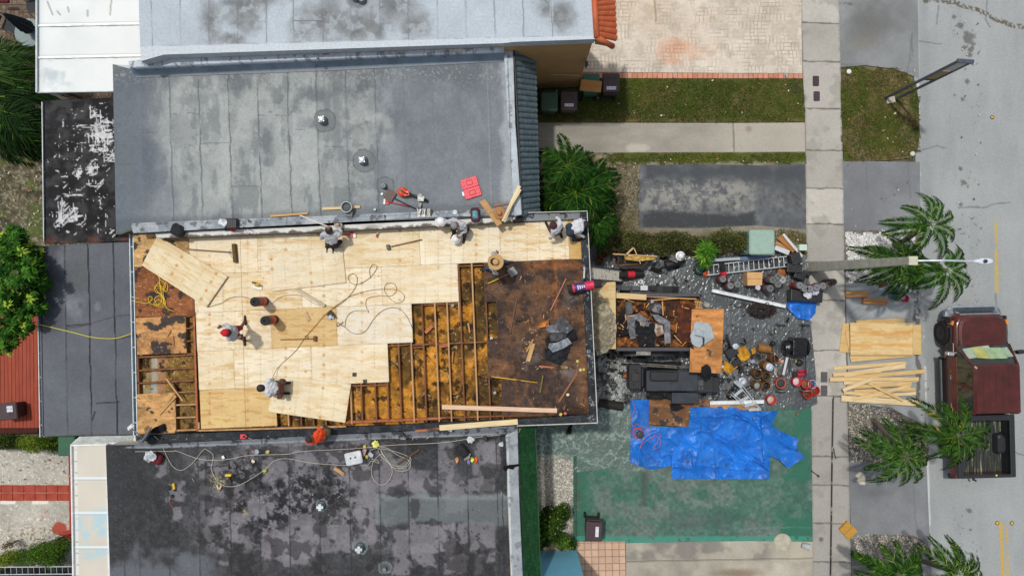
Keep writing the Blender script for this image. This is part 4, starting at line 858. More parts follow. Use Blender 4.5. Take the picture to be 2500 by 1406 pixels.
for y in(64,142):
    b=MB();b.beam(P3(92,y,2.925),P3(345,y-5,2.925),.05,.03);b.build('panel_rib',mat('white_paint',(238,240,240),.45),TA)
for px,py in((96,20),(96,215),(300,216)):
    b=MB();b.box((*P(px,py,2.9),1.42),(.07,.07,2.82));b.build('post',mat('white_paint',(238,240,240),.45),TA)
b=MB();b.beam(P3(155,224,2.6),P3(205,243,1.6),.06,.06);b.build('brace',mat('brown_wood',(84,58,44),.8),TA)
TH=thing('pergola_roof','narrow beige and white panel patio roof at the bottom left','patio roof',(*P(220,1250,2.9),0))
def roofH(X,Y):
    n=fbm(X,Y,60,5,531);C=full(X,(212,206,192))*(.97+.05*n)[...,None];C=mx(C,(170,208,222),.75*ss(1240,1262,Y+(n-.5)*20)*(1-ss(1340,1372,Y+(n-.5)*50))*ss(.25,.5,fbm(X,Y,40,4,5)))
    C=mx(C,(226,226,222),.9*rect(X,Y,181+.015*(Y-1090),1090,188+.015*(Y-1090),1446,1));
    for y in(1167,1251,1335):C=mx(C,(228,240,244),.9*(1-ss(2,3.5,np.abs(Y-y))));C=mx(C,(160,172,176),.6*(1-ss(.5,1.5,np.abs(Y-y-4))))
    return mx(C,(168,166,156),.8*(np.abs(X-185-.015*(Y-1090))<3.4)*(((Y-1096)/28.%1)<.1))
surface('roof_panel',[(177,1088),(260,1085),(267,1446),(182,1446)],2.9,.022,roofH,SURF['metalw'],TH,thick=.06)
b=MB();b.beam(P3(175,1087,2.93),P3(181,1446,2.93),.035,.1);b.beam(P3(262,1086,2.93),P3(268,1446,2.93),.03,.1);b.beam(P3(174,1086,2.93),P3(262,1084,2.93),.04,.1);b.build('edge_trim',mat('white_paint',(238,240,240)),TH)
for px,py in((184,1096),(184,1390)):
    b=MB();b.box((*P(px,py,2.9),1.42),(.07,.07,2.82));b.build('post',mat('white_paint',(238,240,240)),TH)
TS=thing('corrugated_awning','narrow white corrugated awning between the grey lean-to and the beige patio roof','awning',(*P(250,1072,2.8),0))
b=MB();N_=40
for i in range(N_):
    t=i/N_;a=P3(196+t*133,1066-t*3,2.85+.0);c=P3(176+t*155,1083-t*3,2.7);b.beam(a,c,.035,.03)
b.build('corrugated_sheet',mat('corr_white',(206,212,210),.5),TS)
b=MB();b.beam(P3(174,1086,2.72),P3(331,1080,2.72),.06,.08);b.beam(P3(330,1060,2.8),P3(332,1082,2.75),.04,.08);b.build('front_trim',mat('white_paint',(238,240,240)),TS)
b=MB();b.beam((*P(185,1075,2.7),0),(*P(185,1075,2.7),2.68),.06,.06);b.beam((*P(325,1072,2.7),0),(*P(325,1072,2.7),2.68),.06,.06);b.build('post',mat('white_paint',(238,240,240)),TS)
# ================================================================ PLANTS
LEAF=SURF['leaf'];BARK=mat('palm_bark',(120,112,100),.9,c2=(88,80,70),vs=9,stretch=(1,1,4),bump=.5)
FS=mat('frond_stalk',(92,124,40),.85,c2=(58,90,26),vs=5,spec=.1)
def frond(parent,crown,ang,length,rise=.25,droop=.9,width=.42,cols=((30,56,16),(92,124,44)),twist=0.,n=46):
    """one feather leaf: stalk plus leaflets"""
    c=Vector(crown)-Vector(parent.location);d=Vector((math.cos(ang),math.sin(ang),0));side=Vector((-d.y,d.x,0));pts=[]
    for i in range(13):
        t=i/12;h=rise*length*math.sin(min(1,t*1.25)*math.pi*.62)-droop*length*t**2.4*.6;r=length*(t-.12*droop*t**3)
        pts.append(c+d*r+side*(twist*length*t*t*.3)+Vector((0,0,h)))
    V=[];C=[];
    def at(t):
        k=t*12;i=min(11,int(k));return pts[i].lerp(pts[i+1],k-i),(pts[i+1]-pts[i]).normalized()
    for s_ in(-1,1):
        for i in range(n):
            t=.1+.9*(i+random.random()*.5)/n;p,tg=at(min(.995,t));sd=tg.cross(Vector((0,0,1))).normalized()*-s_
            L=width*length**.35*(math.sin(math.pi*(t*.8+.16))**.55)*random.uniform(.8,1.12);fw=.72+.6*t
            dr=sd*math.cos(fw*.75)+tg*math.sin(fw*.75)*1.0;sag=random.uniform(.12,.55)*L
            a=p;m_=p+dr*L*.5+Vector((0,0,.06*L+random.uniform(-.03,.03)));e=p+dr*L+Vector((random.uniform(-.02,.02),random.uniform(-.02,.02),-sag));w=(tg-dr*tg.dot(dr)).normalized()*random.uniform(.007,.013)*(1+.4*length)
            q=random.random();cc=[cols[0][k]*(1-q)+cols[1][k]*q for k in range(3)]
            if len(cols)>2 and random.random()<cols[3]:cc=cols[2]
            V+=[a-w*.5,m_-w,e,m_+w];C+=[cc]*3+[[min(255,v*1.04)for v in cc]]
    V=np.array([tuple(v)for v in V]);C=np.concatenate([rgb(np.array(C,float)),np.ones((len(C),1))],1)
    st_=MB();st_.tube(pts[:12],.013*length**.5,5,0,.003)
    o=npmesh('frond',V,np.arange(len(V)).reshape(-1,4),LEAF,C);o.parent=parent
    s2=st_.build('stalk',FS,None,world=False);s2.parent=o
    return o
def palm(name,label,base,crown,cz,fronds,trunk=True,group=None,cols=((10,34,8),(72,112,34),(128,146,56),.03),rise=.22,droop=1.1,width=.25,tr=.075,cat='palm tree',n=62):
    """base px on the ground, crown px at height cz; fronds = (angle in picture degrees, length m)"""
    bx,by=P(*base,0);t=thing(name,label,cat,(bx,by,0),0,group);cr=P3(*crown,cz)
    if trunk:
        mid=Vector((bx,by,0)).lerp(cr,.5)+Vector((0,0,.15));b=MB();pth=spline([(bx,by,-.02),(bx+.01,by,.25),mid,cr-Vector((0,0,.1)),cr],6);b.tube(pth,tr*1.35,9,0,tr*.8);b.build('trunk',BARK,t,smooth=True)
        b=MB();b.lathe(cr-Vector((0,0,.32)),[(.05,0),(.085,.08),(.075,.25),(.05,.36),(.02,.42)],9);b.build('crown_shaft',mat('crown_green',(96,112,58),.6),t,smooth=True)
    for f in fronds:
        a,L=f[0],f[1]*1.08;tw=f[2]if len(f)>2 else random.uniform(-.5,.5)
        frond(t,cr+Vector((0,0,random.uniform(-.03,.08))),R(-a),L,rise*random.uniform(.7,1.2),droop*random.uniform(.8,1.15),width,cols,tw,n)
    return t
G1='street palms along the verge'
palm('palm_tree','street palm with a curling crown highest up the verge, over white pebbles',(2182,598),(2268,548),3.3,[(-58,1.05),(-92,1.1),(-132,.9),(-178,1.3),(165,1.25),(22,1.1),(56,1.35),(-22,1.0),(112,1.1)],group=G1)
palm('palm_tree','street palm with a dense crown under the lamp arm beside white pebbles',(2184,600),(2205,640),2.7,[(178,1.6),(195,1.55),(160,1.35),(-150,1.15),(60,1.15),(85,1.25),(110,1.2),(15,.95),(-20,.9),(-70,.95),(135,1.15),(-100,.9),(40,1.1)],trunk=True,group=G1,cols=((8,26,6),(64,102,32),(110,120,50),.02))
palm('palm_tree','street palm reaching over the road just above the maroon pickup',(2200,610),(2308,660),3.1,[(-50,1.15),(-22,1.0),(25,1.2),(55,1.15),(98,1.3),(168,1.5),(140,1.0),(-165,.95),(-80,.8)],group=G1)
palm('palm_tree','twin street palm crown spreading over the edge line, left of the pickup',(2130,1028),(2206,1112),2.9,[(-145,1.35),(-172,1.35),(158,1.15),(128,1.35),(92,1.1),(58,1.35),(15,1.05),(-18,1.0),(-62,1.0),(-112,1.2)],group=G1)
palm('palm_tree','twin street palm crown hanging over the bed of the pickup',(2142,1036),(2336,1062),3.4,[(-168,1.45),(-130,1.5),(-66,1.3),(-14,1.6),(22,1.5),(52,1.1),(98,1.3),(130,1.1),(172,1.35),(-98,1.0)],group=G1,cols=((8,28,6),(72,112,34),(140,120,50),.02))
palm('palm_tree','lowest street palm at the bottom of the photo over coral gravel',(2215,1372),(2195,1402),2.8,[(-60,1.0),(-80,.95),(-150,1.35),(-165,1.3),(175,1.2),(-25,1.1),(0,1.1),(-110,.9),(30,1.1),(150,1.2),(-40,1.15)],group=G1)
palm('palm_tree','small street palm at the very bottom beside the edge line',(2235,1360),(2336,1396),3.2,[(-150,1.2),(-130,1.1),(-85,1.0),(-70,.8),(-35,.85),(-10,1.0),(170,1.1),(20,1.1),(60,1.1),(110,1.1)],group=G1,cols=((8,28,6),(76,114,36),(150,156,70),.05))
# big clumping palm by the front wall
hp=palm('palm_clump','large bushy palm clump against the slate-tiled townhouse front',(1400,490),(1405,470),2.3,[(-100,1.75),(-85,1.6),(-160,1.4),(-135,1.35),(-35,1.5),(-10,1.55),(5,1.5),(25,1.5),(50,1.6),(75,1.75),(85,1.6),(120,1.4),(150,1.5),(175,1.4),(-60,1.4),(100,1.5),(-120,1.3),(160,1.2)],cols=((6,24,5),(46,92,24),(120,130,50),.02),width=.3,n=60,rise=.3,tr=.06)
for cx_,cy_,cz_,fr in((1385,405,2.6,[(-95,1.2),(-160,1.25),(-140,1.1),(170,1.0),(-60,.9),(-20,1.1),(20,1.2),(60,1.1),(120,1.2)]),(1440,440,2.0,[(-60,.9),(-25,1.1),(0,1.15),(35,1.2),(65,1.3),(95,1.2),(-100,1.0),(160,.9)]),(1350,480,1.9,[(160,.9),(130,1.0),(100,1.0),(190,.9),(60,.8)]),(1450,530,2.0,[(80,1.2),(100,1.15),(60,1.1),(30,1.0),(0,.9),(120,1.1)])):
    for a,L in fr:frond(hp,P3(cx_,cy_,cz_),R(-a),L,.3*random.uniform(.7,1.2),.8*random.uniform(.8,1.2),.3,((6,24,5),(48,96,26),(130,130,56),.03),random.uniform(-.5,.5),50)
    b=MB();b.tube(spline([P3(1400,490,0),P3((1400+cx_)/2,(490+cy_)/2,cz_*.55),P3(cx_,cy_,cz_)],6),.045,7);b.build('trunk',BARK,hp,smooth=True)
# left garden palms
DK=((8,24,8),(40,72,26),(120,140,60),.03)
palm('palm_tree','dark feathery palm at the left edge above the black roof',(-10,300),(-12,270),2.4,[(-50,1.9),(-30,1.8),(-10,1.7),(10,1.8),(28,1.9),(45,1.8),(65,1.6),(90,1.5),(-75,1.6)],cols=DK,width=.6,n=60)
palm('palm_tree','feathery palm at the left edge beside the garden table',(-30,170),(-22,150),2.5,[(-20,1.4),(5,1.5),(25,1.6),(45,1.7),(60,1.5),(-45,1.0)],cols=((16,40,12),(70,100,40),(120,140,60),.04),width=.55,n=56)
palm('palm_tree','low dark palm at the left edge over the bare yard',(-20,340),(-14,335),2.0,[(-30,1.4),(0,1.5),(22,1.4),(45,1.2),(-60,1.2)],cols=DK,width=.5,n=50)
# fruit tree with rosettes of long leaves
tr_=thing('mango_tree','glossy green tree with rosettes of long leaves overhanging the low grey roof','tree',(*P(20,720),0))
def rosettes(name,parent,pts,L,cols,n=16,tiltmin=-.1,wr=.16):
    V=[];C=[]
    for p in pts:
        sc=random.uniform(.7,1.2);hot=random.random();tz=random.uniform(-.35,.35);ta=random.random()*6.28
        for k in range(n):
            a=6.28*k/n+random.uniform(-.25,.25);el=random.uniform(tiltmin,.75)if k%2 else random.uniform(-.5,.35);d=Vector((math.cos(a)*math.cos(el),math.sin(a)*math.cos(el),math.sin(el)+tz*math.cos(a-ta)));s_=d.cross(Vector((0,0,1))).normalized();l=L*sc*random.uniform(.7,1.1);w=l*wr
            a0=Vector(p);m_=a0+d*l*.5;e=a0+d*l-Vector((0,0,l*random.uniform(.1,.5)));q=min(1,max(0,hot*.6+random.random()*.5));cc=np.array(cols[0])*(1-q)+np.array(cols[1])*q
            if hot>.93:cc=np.array(cols[2])
            V+=[a0,m_+s_*w,e,m_-s_*w];C+=[cc*.9,cc,cc,cc*1.1]
    V=np.array([tuple(v)for v in V])-np.array(parent.location);C=np.concatenate([rgb(np.array(C)),np.ones((len(C),1))],1)
    o=npmesh(name,V,np.arange(len(V)).reshape(-1,4),LEAF,C);o.parent=parent;return o
pts=[]
blobs=[(28,590,3.4,48,36),(45,680,3.9,62,46),(80,660,3.5,40,30),(30,760,3.6,56,44),(70,740,3.3,40,34),(10,830,3.0,30,32),(20,640,4.0,50,40),(0,720,3.9,50,80),(60,620,3.1,40,22),(-30,680,3.8,40,110),(94,690,3.1,24,20),(50,800,2.9,30,20)]
for x,y,z,rx,ry in blobs:
    for i in range(34):
        a=random.random()*6.28;r=random.random()**.5;dz=(1-r*r)*.55*random.uniform(.1,1)-.25
        pts.append(P3(x+rx*r*math.cos(a),y+ry*r*math.sin(a),z+dz))
rosettes('crown',tr_,pts,.2,((12,44,8),(84,134,44),(150,176,60)))
b=MB();b.tube(spline([P3(15,722,0),P3(12,716,1.2),P3(20,700,2.6),P3(25,690,3.6)],5),.16,9,0,.05)
for q in((28,600,3.2),(60,670,3.4),(30,770,3.2),(-20,690,3.4),(10,820,2.8)):b.tube(spline([P3(13,715,1.4),P3((13+q[0])/2,(715+q[1])/2,2.4),P3(*q)],5),.07,6,0,.02)
b.build('trunk',mat('bark',(96,84,70),.9,c2=(70,60,50)),tr_,smooth=True)
# hedges and shrubs
def shrub(name,label,cat,items,n,size,cols,stem=True,asp=.42):
    x,y=P(items[0][0],items[0][1]);t=thing(name,label,cat,(x,y,0))
    cen=[P3(i[0],i[1],i[2])for i in items];rad=[(LL(i[3],i[2]),LL(i[4],i[2]),i[5])for i in items]
    leaves('foliage',cen,rad,n,size,LEAF,cols,t,asp)
    b=MB()
    for c,r in zip(cen[:6],rad[:6]):
        for k in range(3):
            b.tube([Vector((c.x,c.y,0)),Vector((c.x+random.uniform(-.1,.1),c.y+random.uniform(-.1,.1),c.z*.6)),c+Vector((random.uniform(-.5,.5)*r[0],random.uniform(-.5,.5)*r[1],0))],.012,5,0,.005)
    b.build('stem',mat('bark',(96,84,70)),t);return t
items=[(1480+i*24+random.uniform(-6,6),590+random.uniform(-6,8),random.uniform(.3,.55),24,26+random.uniform(-4,8),.4)for i in range(15)]
shrub('hedge','dull olive clipped hedge along the worn asphalt pad','hedge',items,21000,.055,((34,44,20),(104,112,58),(132,112,80)))
sp_=thing('spiky_plant','bright green spiky dracaena beside the green hose reel','plant',(*P(1726,640),0))
for c in((1724,604,1.0),(1718,622,.8),(1734,612,.9),(1722,640,.6)):
    V=[]
    rosettes('leaves',sp_,[P3(*c),P3(c[0],c[1]+3,c[2]-.08),P3(c[0]+2,c[1],c[2]+.08)],.36,((34,78,16),(110,156,50),(150,180,70)),26,.2,.055)
b=MB()
for c in((1724,604,1.0),(1718,622,.8),(1734,612,.9),(1722,640,.6)):b.tube([P3(1726,640,0),P3(*c)],.018,6)
b.build('stem',mat('bark',(96,84,70)),sp_)
shrub('shrub','leafy shrub in pale gravel beside the blue wall','shrub',[(1345,1265,.8,32,30,.5),(1375,1250,.7,18,22,.4),(1330,1300,.9,30,34,.5),(1375,1322,.6,24,22,.4),(1395,1330,.5,14,12,.3),(1318,1320,.9,16,20,.5)],6500,.085,((18,34,10),(84,118,40),(120,150,50)))
pf=palm('fern_palm','small dark fern palm behind the shrub in pale gravel',(1345,1290),(1340,1280),.9,[(-20,.6),(20,.65),(70,.7),(110,.6),(160,.55),(-60,.6),(-110,.5)],cols=((14,30,10),(60,86,34),(120,140,60),.05),trunk=False,width=.25,n=30,cat='plant')
shrub('shrub','rounded lime-green shrub under the low grey roof edge','shrub',[(85,1085,.7,38,22,.4),(120,1075,.6,34,16,.35),(60,1080,.5,20,20,.35)],4800,.05,((40,66,14),(130,150,46),(150,160,60)))
shrub('shrub','dark shrub at the left edge below the red deck','shrub',[(20,1078,.6,30,20,.4),(-10,1080,.6,30,20,.4),(140,1085,.5,26,22,.35)],3600,.06,((22,38,10),(70,92,34),(100,110,40)))
shrub('shrub','large green shrub below the gravel patio','shrub',[(110,1352,.8,44,26,.5),(70,1360,.7,34,22,.4),(145,1335,.8,24,26,.5),(130,1370,.6,30,16,.4),(100,1335,.7,30,14,.35)],7500,.055,((26,50,12),(88,124,36),(110,140,50)))
shrub('shrub','yellow-green shrub at the left edge below the gravel patio','shrub',[(22,1360,.6,26,18,.4),(5,1372,.6,24,18,.4)],3200,.055,((60,80,20),(140,156,56),(150,160,60)))
shrub('shrub','thin twiggy shrub with dry tips above the large green shrub','shrub',[(20,1330,.5,16,10,.3),(150,1318,.6,14,14,.3)],700,.05,((50,40,28),(110,84,58),(120,60,50)))
fn=thing('wire_fence','low wire fence and black netting across the bottom left corner','fence',(*P(60,1396),0))
b=MB()
for y in(1384,1402):b.tube([P3(-40,y,.9),P3(176,y-2,.9)],.02,6)
for x in range(-30,180,14):b.tube([P3(x,1384,.9),P3(x+1,1402,.9)],.008,5)
b.build('rails',mat('galv',(196,202,204),.5,.3),fn)
surface('netting',[(-40,1386),(176,1382),(176,1440),(-40,1440)],.5,.05,lambda X,Y:full(X,(44,46,46))*(.5+.9*fbm(X,Y,8,4,3))[...,None],SURF['rough'],fn,zfn=lambda X,Y:(fbm(X,Y,20,4,5)-.5)*.3)
# ================================================================ SHEETS, TARPS, EQUIPMENT IN THE YARD
def ridged(X,Y,s,seed,o=4):return 1-np.abs(fbm(X,Y,s,o,seed)*2-1)*2.2
def plast(X,Y):
    r1=np.clip(ridged(X+.5*Y,Y-.3*X,34,601),0,1)**5;r2=np.clip(ridged(X-.6*Y,Y+.8*X,20,603),0,1)**6;n=fbm(X,Y,60,5,605);C=full(X,(94,99,101))*(.8+.3*n)[...,None]
    C=mx(C,(128,136,138),.3*r1);gy=ss(985,1000,Y);C=mx(C,(72,108,96),.7*gy*ss(.4,.6,fbm(X,Y,40,3,8)))
    C=mx(C,(30,30,32),.8*(ss(.66,.7,fbm(X,Y,16,4,611))*rect(X,Y,1440,850,1860,985,20,30)));C=mx(C,(180,176,160),.6*ss(.86,.9,vn(X/3,Y/3,4))*rect(X,Y,1450,850,1560,985,10,20));return mx(C,(58,60,62),.5*ss(.55,.7,fbm(X,Y,50,4,609))*(Y<680))
def plz(X,Y):
    r1=np.clip(ridged(X+.5*Y,Y-.3*X,34,601),0,1)**4;r2=np.clip(ridged(X-.6*Y,Y+.8*X,20,603),0,1)**5;r3=np.clip(ridged(X*1.6,Y*.4,24,607),0,1)**4;r4=np.clip(ridged(X+.3*Y,Y*1.1,11,609,2),0,1)**3;r5=np.clip(ridged(X*.5-.9*Y,Y*.5+X*.9,14,613,2),0,1)**4;return .02*r1+.014*r2+.014*r3+.008*r4+.010*r5+.02*fbm(X,Y,60,2,4)
tp=surface('plastic_sheet',[(1440,600),(1500,612),(1600,622),(1720,628),(1800,620),(1900,610),(1968,625),(1978,700),(1980,800),(1990,900),(1995,985),(1960,1000),(1900,1000),(1860,1010),(1700,1010),(1560,1000),(1440,1000)],.03,.02,plast,SURF['plastic'],zfn=plz)
tag(tp,'crumpled dark grey plastic sheeting laid over the whole work yard','plastic sheet')
CLR=surfmat('clear_plastic',.22,.6,26,.6,.1,alpha=.5,fs=12,r2=.4)
def clz(X,Y):return plz(X*1.3,Y*1.3)*1.1
o=surface('clear_plastic_sheet',[(1285,1040),(1440,1000),(1545,990),(1545,1120),(1570,1142),(1600,1148),(1540,1150),(1500,1138),(1460,1145),(1405,1152),(1398,1124),(1340,1112),(1290,1116)],.035,.028,lambda X,Y:full(X,(150,172,164))*(.8+.5*np.clip(ridged(X+.6*Y,Y-X*.4,26,621),0,1)**4)[...,None],CLR,zfn=clz)
tag(o,'clear crinkled plastic sheet over the green painted yard by the green mansard','plastic sheet')
def tarpz(seed,a=.05,folds=()):
    def f(X,Y):
        z=a*.9*(np.clip(ridged(X*.5+Y*.35,Y*.9-.5*X,60,seed,2),0,1)**2.5)+a*.25*(np.clip(ridged(X*.6-.5*Y,Y*.5+.3*X,22,seed+3,2),0,1)**2)+.02*fbm(X,Y,50,2,seed+5)+a*.09*np.clip(ridged(X-.4*Y,Y*.8+.5*X,13,seed+7,2),0,1)**2
        for p,q,h in folds:z=z+h*line(X,Y,p,q,4,10)
        return z
    return f
def tarpcol(seed,folds=()):
    def f(X,Y):
        n=fbm(X,Y,60,4,seed);C=full(X,(28,114,210))*(.86+.24*n)[...,None];C=mx(C,(20,72,156),.35*ss(.5,.7,fbm(X+Y,Y-X,26,4,seed+2)))
        C=mx(C,(70,120,190),.35*ss(.72,.8,fbm(X,Y,30,4,seed+8)))
        return mx(C,(60,62,78),.6*ss(.92,.95,vn(X/9,Y/9,seed+6)))
    return f
fold1=[((1686,1100),(1700,1165),.03),((1690,1060),(1760,1040),.025),((1800,1010),(1880,1060),.04),((1650,1130),(1870,1150),.02),((1680,1015),(1870,1140),.05),((1700,1060),(1830,1150),.04),((1690,1015),(1850,1020),.03),((1740,1100),(1745,1160),.03),((1850,1020),(1870,1160),.04)]
t1=surface('tarp',[(1684,993),(1780,990),(1830,1004),(1900,1002),(1882,1040),(1895,1058),(1870,1090),(1880,1125),(1876,1168),(1820,1168),(1640,1168),(1640,1120),(1655,1040),(1680,1038)],.13,.028,tarpcol(641),SURF['tarp'],zfn=tarpz(641,.085,fold1));tag(t1,'large blue tarpaulin with long diagonal creases on the green yard','tarp')
t2=surface('tarp',[(1538,976),(1590,974),(1586,1040),(1660,1042),(1668,1060),(1650,1095),(1642,1135),(1590,1146),(1538,1128),(1540,1040)],.10,.026,tarpcol(651),SURF['tarp'],zfn=tarpz(651,.1));tag(t2,'smaller blue tarpaulin with an orange cord and black bucket on it','tarp')
t3=surface('tarp',[(1858,1018),(1884,1004),(1880,1034),(1900,1050),(1948,1070),(1942,1092),(1964,1115),(1922,1142),(1900,1120),(1868,1110),(1876,1140),(1872,1158),(1862,1140),(1860,1080)],.2,.024,tarpcol(661),SURF['tarp'],zfn=tarpz(661,.12));tag(t3,'bunched blue tarpaulin corner trailing toward the sidewalk','tarp')
t4=surface('tarp',[(1922,735),(1945,722),(1978,735),(1995,730),(1990,765),(1974,782),(1945,776),(1920,750)],.14,.02,tarpcol(671),SURF['tarp'],zfn=tarpz(671,.12));tag(t4,'small crumpled blue tarpaulin under the black boxes at the sidewalk edge','tarp')
PLY=mat('ply_edge',(206,168,110),.8)
def board(name,label,cat,a,b_,w,th,z0,z1=None,c=(232,208,160),c2=None,group=None,m=None,bevel=.003,parent=None,zref=None):
    """straight board between two picture points; z = its centre height"""
    z1=z0 if z1 is None else z1;A=P3(*a,z0);B=P3(*b_,z1);d=B-A;L=d.length
    mb=MB();mb.box((0,0,0),(L,w,th));key='wood_%d_%d_%d'%c
    mm=m or mat(key,c,.75,c2=c2 or tuple(v*.84 for v in c),vs=3.5,stretch=(.5,14,14),obj=True,bump=.1,thr=(.42,.66))
    o=mb.build(name,mm,None,world=False,bevel=bevel);o.location=(A+B)/2;o.rotation_euler=(0,-math.asin(d.z/L),math.atan2(d.y,d.x))
    if parent is not None:o.parent=parent;o.location=Vector(o.location)-Vector(parent.location)
    else:tag(o,label,cat,group)
    return o
def sheet(name,label,cat,poly,z,col,th=.018,m=None,zfn=None,step=.026,group=None):
    o=surface(name,poly,z,step,col,m or SURF['ply'],zfn=zfn,thick=th);return tag(o,label,cat,group)
# loose sheets of plywood on the deck
sheet('plywood_sheet','loose plywood sheet lying slanted over the brown old decking corner','plywood sheet',[(384,576),(556,675),(504,750),(346,648)],ZD+.11,plycol(701,(238,222,186),.1,True,ang=R(30)))
sheet('plywood_sheet','loose plywood sheet beside the man with the tool belt, overhanging the open joists','plywood sheet',[(667,918),(857,938),(843,1032),(655,1005)],ZD+.09,plycol(711,(242,228,194),.05,True,ang=R(6)))
sheet('plywood_sheet','loose plywood sheet laid slightly askew in the middle of the deck','plywood sheet',[(652,617),(836,604),(845,690),(664,712)],ZD+.07,plycol(721,(240,226,196),.0,True,ang=R(-5)))
# plywood on the yard
sheet('plywood_sheet','orange stained plywood sheet bridging the right end of the dump trailer','plywood sheet',[(1689,755),(1768,754),(1762,912),(1683,908)],1.66,lambda X,Y:oldcol(731,(206,140,78),tar=.86)(X*.6,Y*.6+9),th=.02)
sheet('plywood_sheet','pale plywood sheet leaning off the roof edge toward the dump trailer','plywood sheet',[(1446,690),(1503,688),(1504,852),(1450,852)],1.75,plycol(741,(226,200,148),.3,False),th=.02)
sheet('plywood_sheet','brown weathered plywood sheet lying under the black kettle on blue tarpaulin','plywood sheet',[(1585,972),(1733,974),(1732,992),(1684,994),(1680,1042),(1584,1036)],.22,oldcol(751,(142,98,62),tar=.68),th=.02)
sheet('osb_offcut','pale orange board half under the blue tarpaulin beside the white gutter','board',[(1733,985),(1852,982),(1840,1002),(1780,1000),(1733,994)],.2,oldcol(761,(216,164,104),tar=.9),th=.02)
o=surface('plastic_sheet',[(1443,868),(1480,876),(1536,884),(1542,930),(1536,984),(1500,1000),(1462,996),(1444,940)],.1,.018,lambda X,Y:mx(full(X,(138,142,140))*(.7+.6*fbm(X,Y,14,4,3))[...,None],(40,40,42),.8*ss(.56,.62,fbm(X,Y,15,4,6))),SURF['plastic'],zfn=lambda X,Y:.06*np.clip(ridged(X+Y,(X-Y)*.35,20,631),0,1)**2+.05*np.clip(ridged(X,Y,12,633),0,1)**3);tag(o,'silvery crumpled plastic between the roof wall and the tar kettle','plastic sheet')
# bagged clear plastic hanging over the pale plywood
def bagz(X,Y):return .32*blob(X,Y,1470,790,34,80,.9)+.07*np.clip(ridged(X,Y,24,771),0,1)**3+.05*np.clip(ridged(X*.6+Y,Y-X,14,773),0,1)**4
o=surface('plastic_bundle',[(1444,715),(1462,712),(1480,740),(1496,760),(1506,800),(1500,835),(1480,860),(1458,868),(1448,840)],1.85,.022,lambda X,Y:full(X,(186,178,154))*(.75+.4*np.clip(ridged(X,Y,18,775),0,1)**3)[...,None],surfmat('milky_plastic',.3,.6,26,.5,.1,alpha=.72,fs=12),zfn=bagz)
tag(o,'milky clear plastic bundled over the pale leaning plywood','plastic sheet')
# ---- dump trailer
DT=thing('dump_trailer','black open dump trailer heaped with torn roofing and splintered plywood','trailer',(*P(1600,790,0),0));BLK=mat('black_steel',(44,44,48),.5,c2=(30,30,33),vs=4,spec=.5);RIM=mat('rim_steel',(74,72,76),.5,.1)
zt=1.45;X0,Y0=P(1500,720,zt);X1,Y1=P(1712,852,zt)
b=MB();b.box(((X0+X1)/2,(Y0+Y1)/2,.75),(X1-X0,Y0-Y1,.08));b.build('bed_floor',BLK,DT)
for nm,p0,p1 in(('side_wall',(X0,Y0),(X1,Y0)),('side_wall',(X0,Y1),(X1,Y1)),('end_wall',(X0,Y0),(X0,Y1)),('end_wall',(X1,Y0),(X1,Y1))):
    b=MB();b.beam((*p0,1.08),(*p1,1.08),.04,.68);b.beam((*p0,zt),(*p1,zt),.11,.08,1)
    k_=7
    for i in range(k_+1):
        t=i/k_;b.box((p0[0]*(1-t)+p1[0]*t,p0[1]*(1-t)+p1[1]*t,1.08),(.06,.09,.66))
    b.build(nm,[BLK,RIM],DT)
for x in(X0+.9,X0+1.75):
    for s_,y in((1,Y0+.16),(-1,Y1-.16)):
        M=Matrix.Rotation(R(90),4,'X');b=MB();b.lathe((x,y+.1,.36),[(.2,0),(.34,.01),(.36,.05),(.36,.15),(.34,.19),(.2,.2)],22,0,M);w=b.build('wheel',mat('tyre',(26,26,28),.85),DT,smooth=True);b=MB();b.lathe((x,y+.1+(.005 if s_>0 else-.2),.36),[(.02,-.01),(.19,.0),(.2,.02)],18,0,M);b.build('rim',mat('rim_alu',(150,150,150),.4,.6),w)
for y in(Y0+.16,Y1-.16):
    b=MB();pr=[];
    for i in range(9):
        a=math.pi*i/8;pr.append((X0+1.33-1.0*math.cos(a),y,.5+.38*math.sin(a)**.6))
    for p,q in zip(pr[:-1],pr[1:]):b.beam(p,q,.26,.02)
    b.build('fender',BLK,DT)
b=MB();b.box((*P(1571,860,1.3),1.3),(.48,.02,.2),0,0,R(-65));b.build('licence_board',mat('worn_white',(188,186,178),.6,c2=(120,116,110)),DT)
b=MB();b.beam((X1,(Y0+Y1)/2+.3,.45),(X1+.9,(Y0+Y1)/2,.45),.08,.1);b.beam((X1,(Y0+Y1)/2-.3,.45),(X1+.9,(Y0+Y1)/2,.45),.08,.1);b.build('tow_bar',BLK,DT)
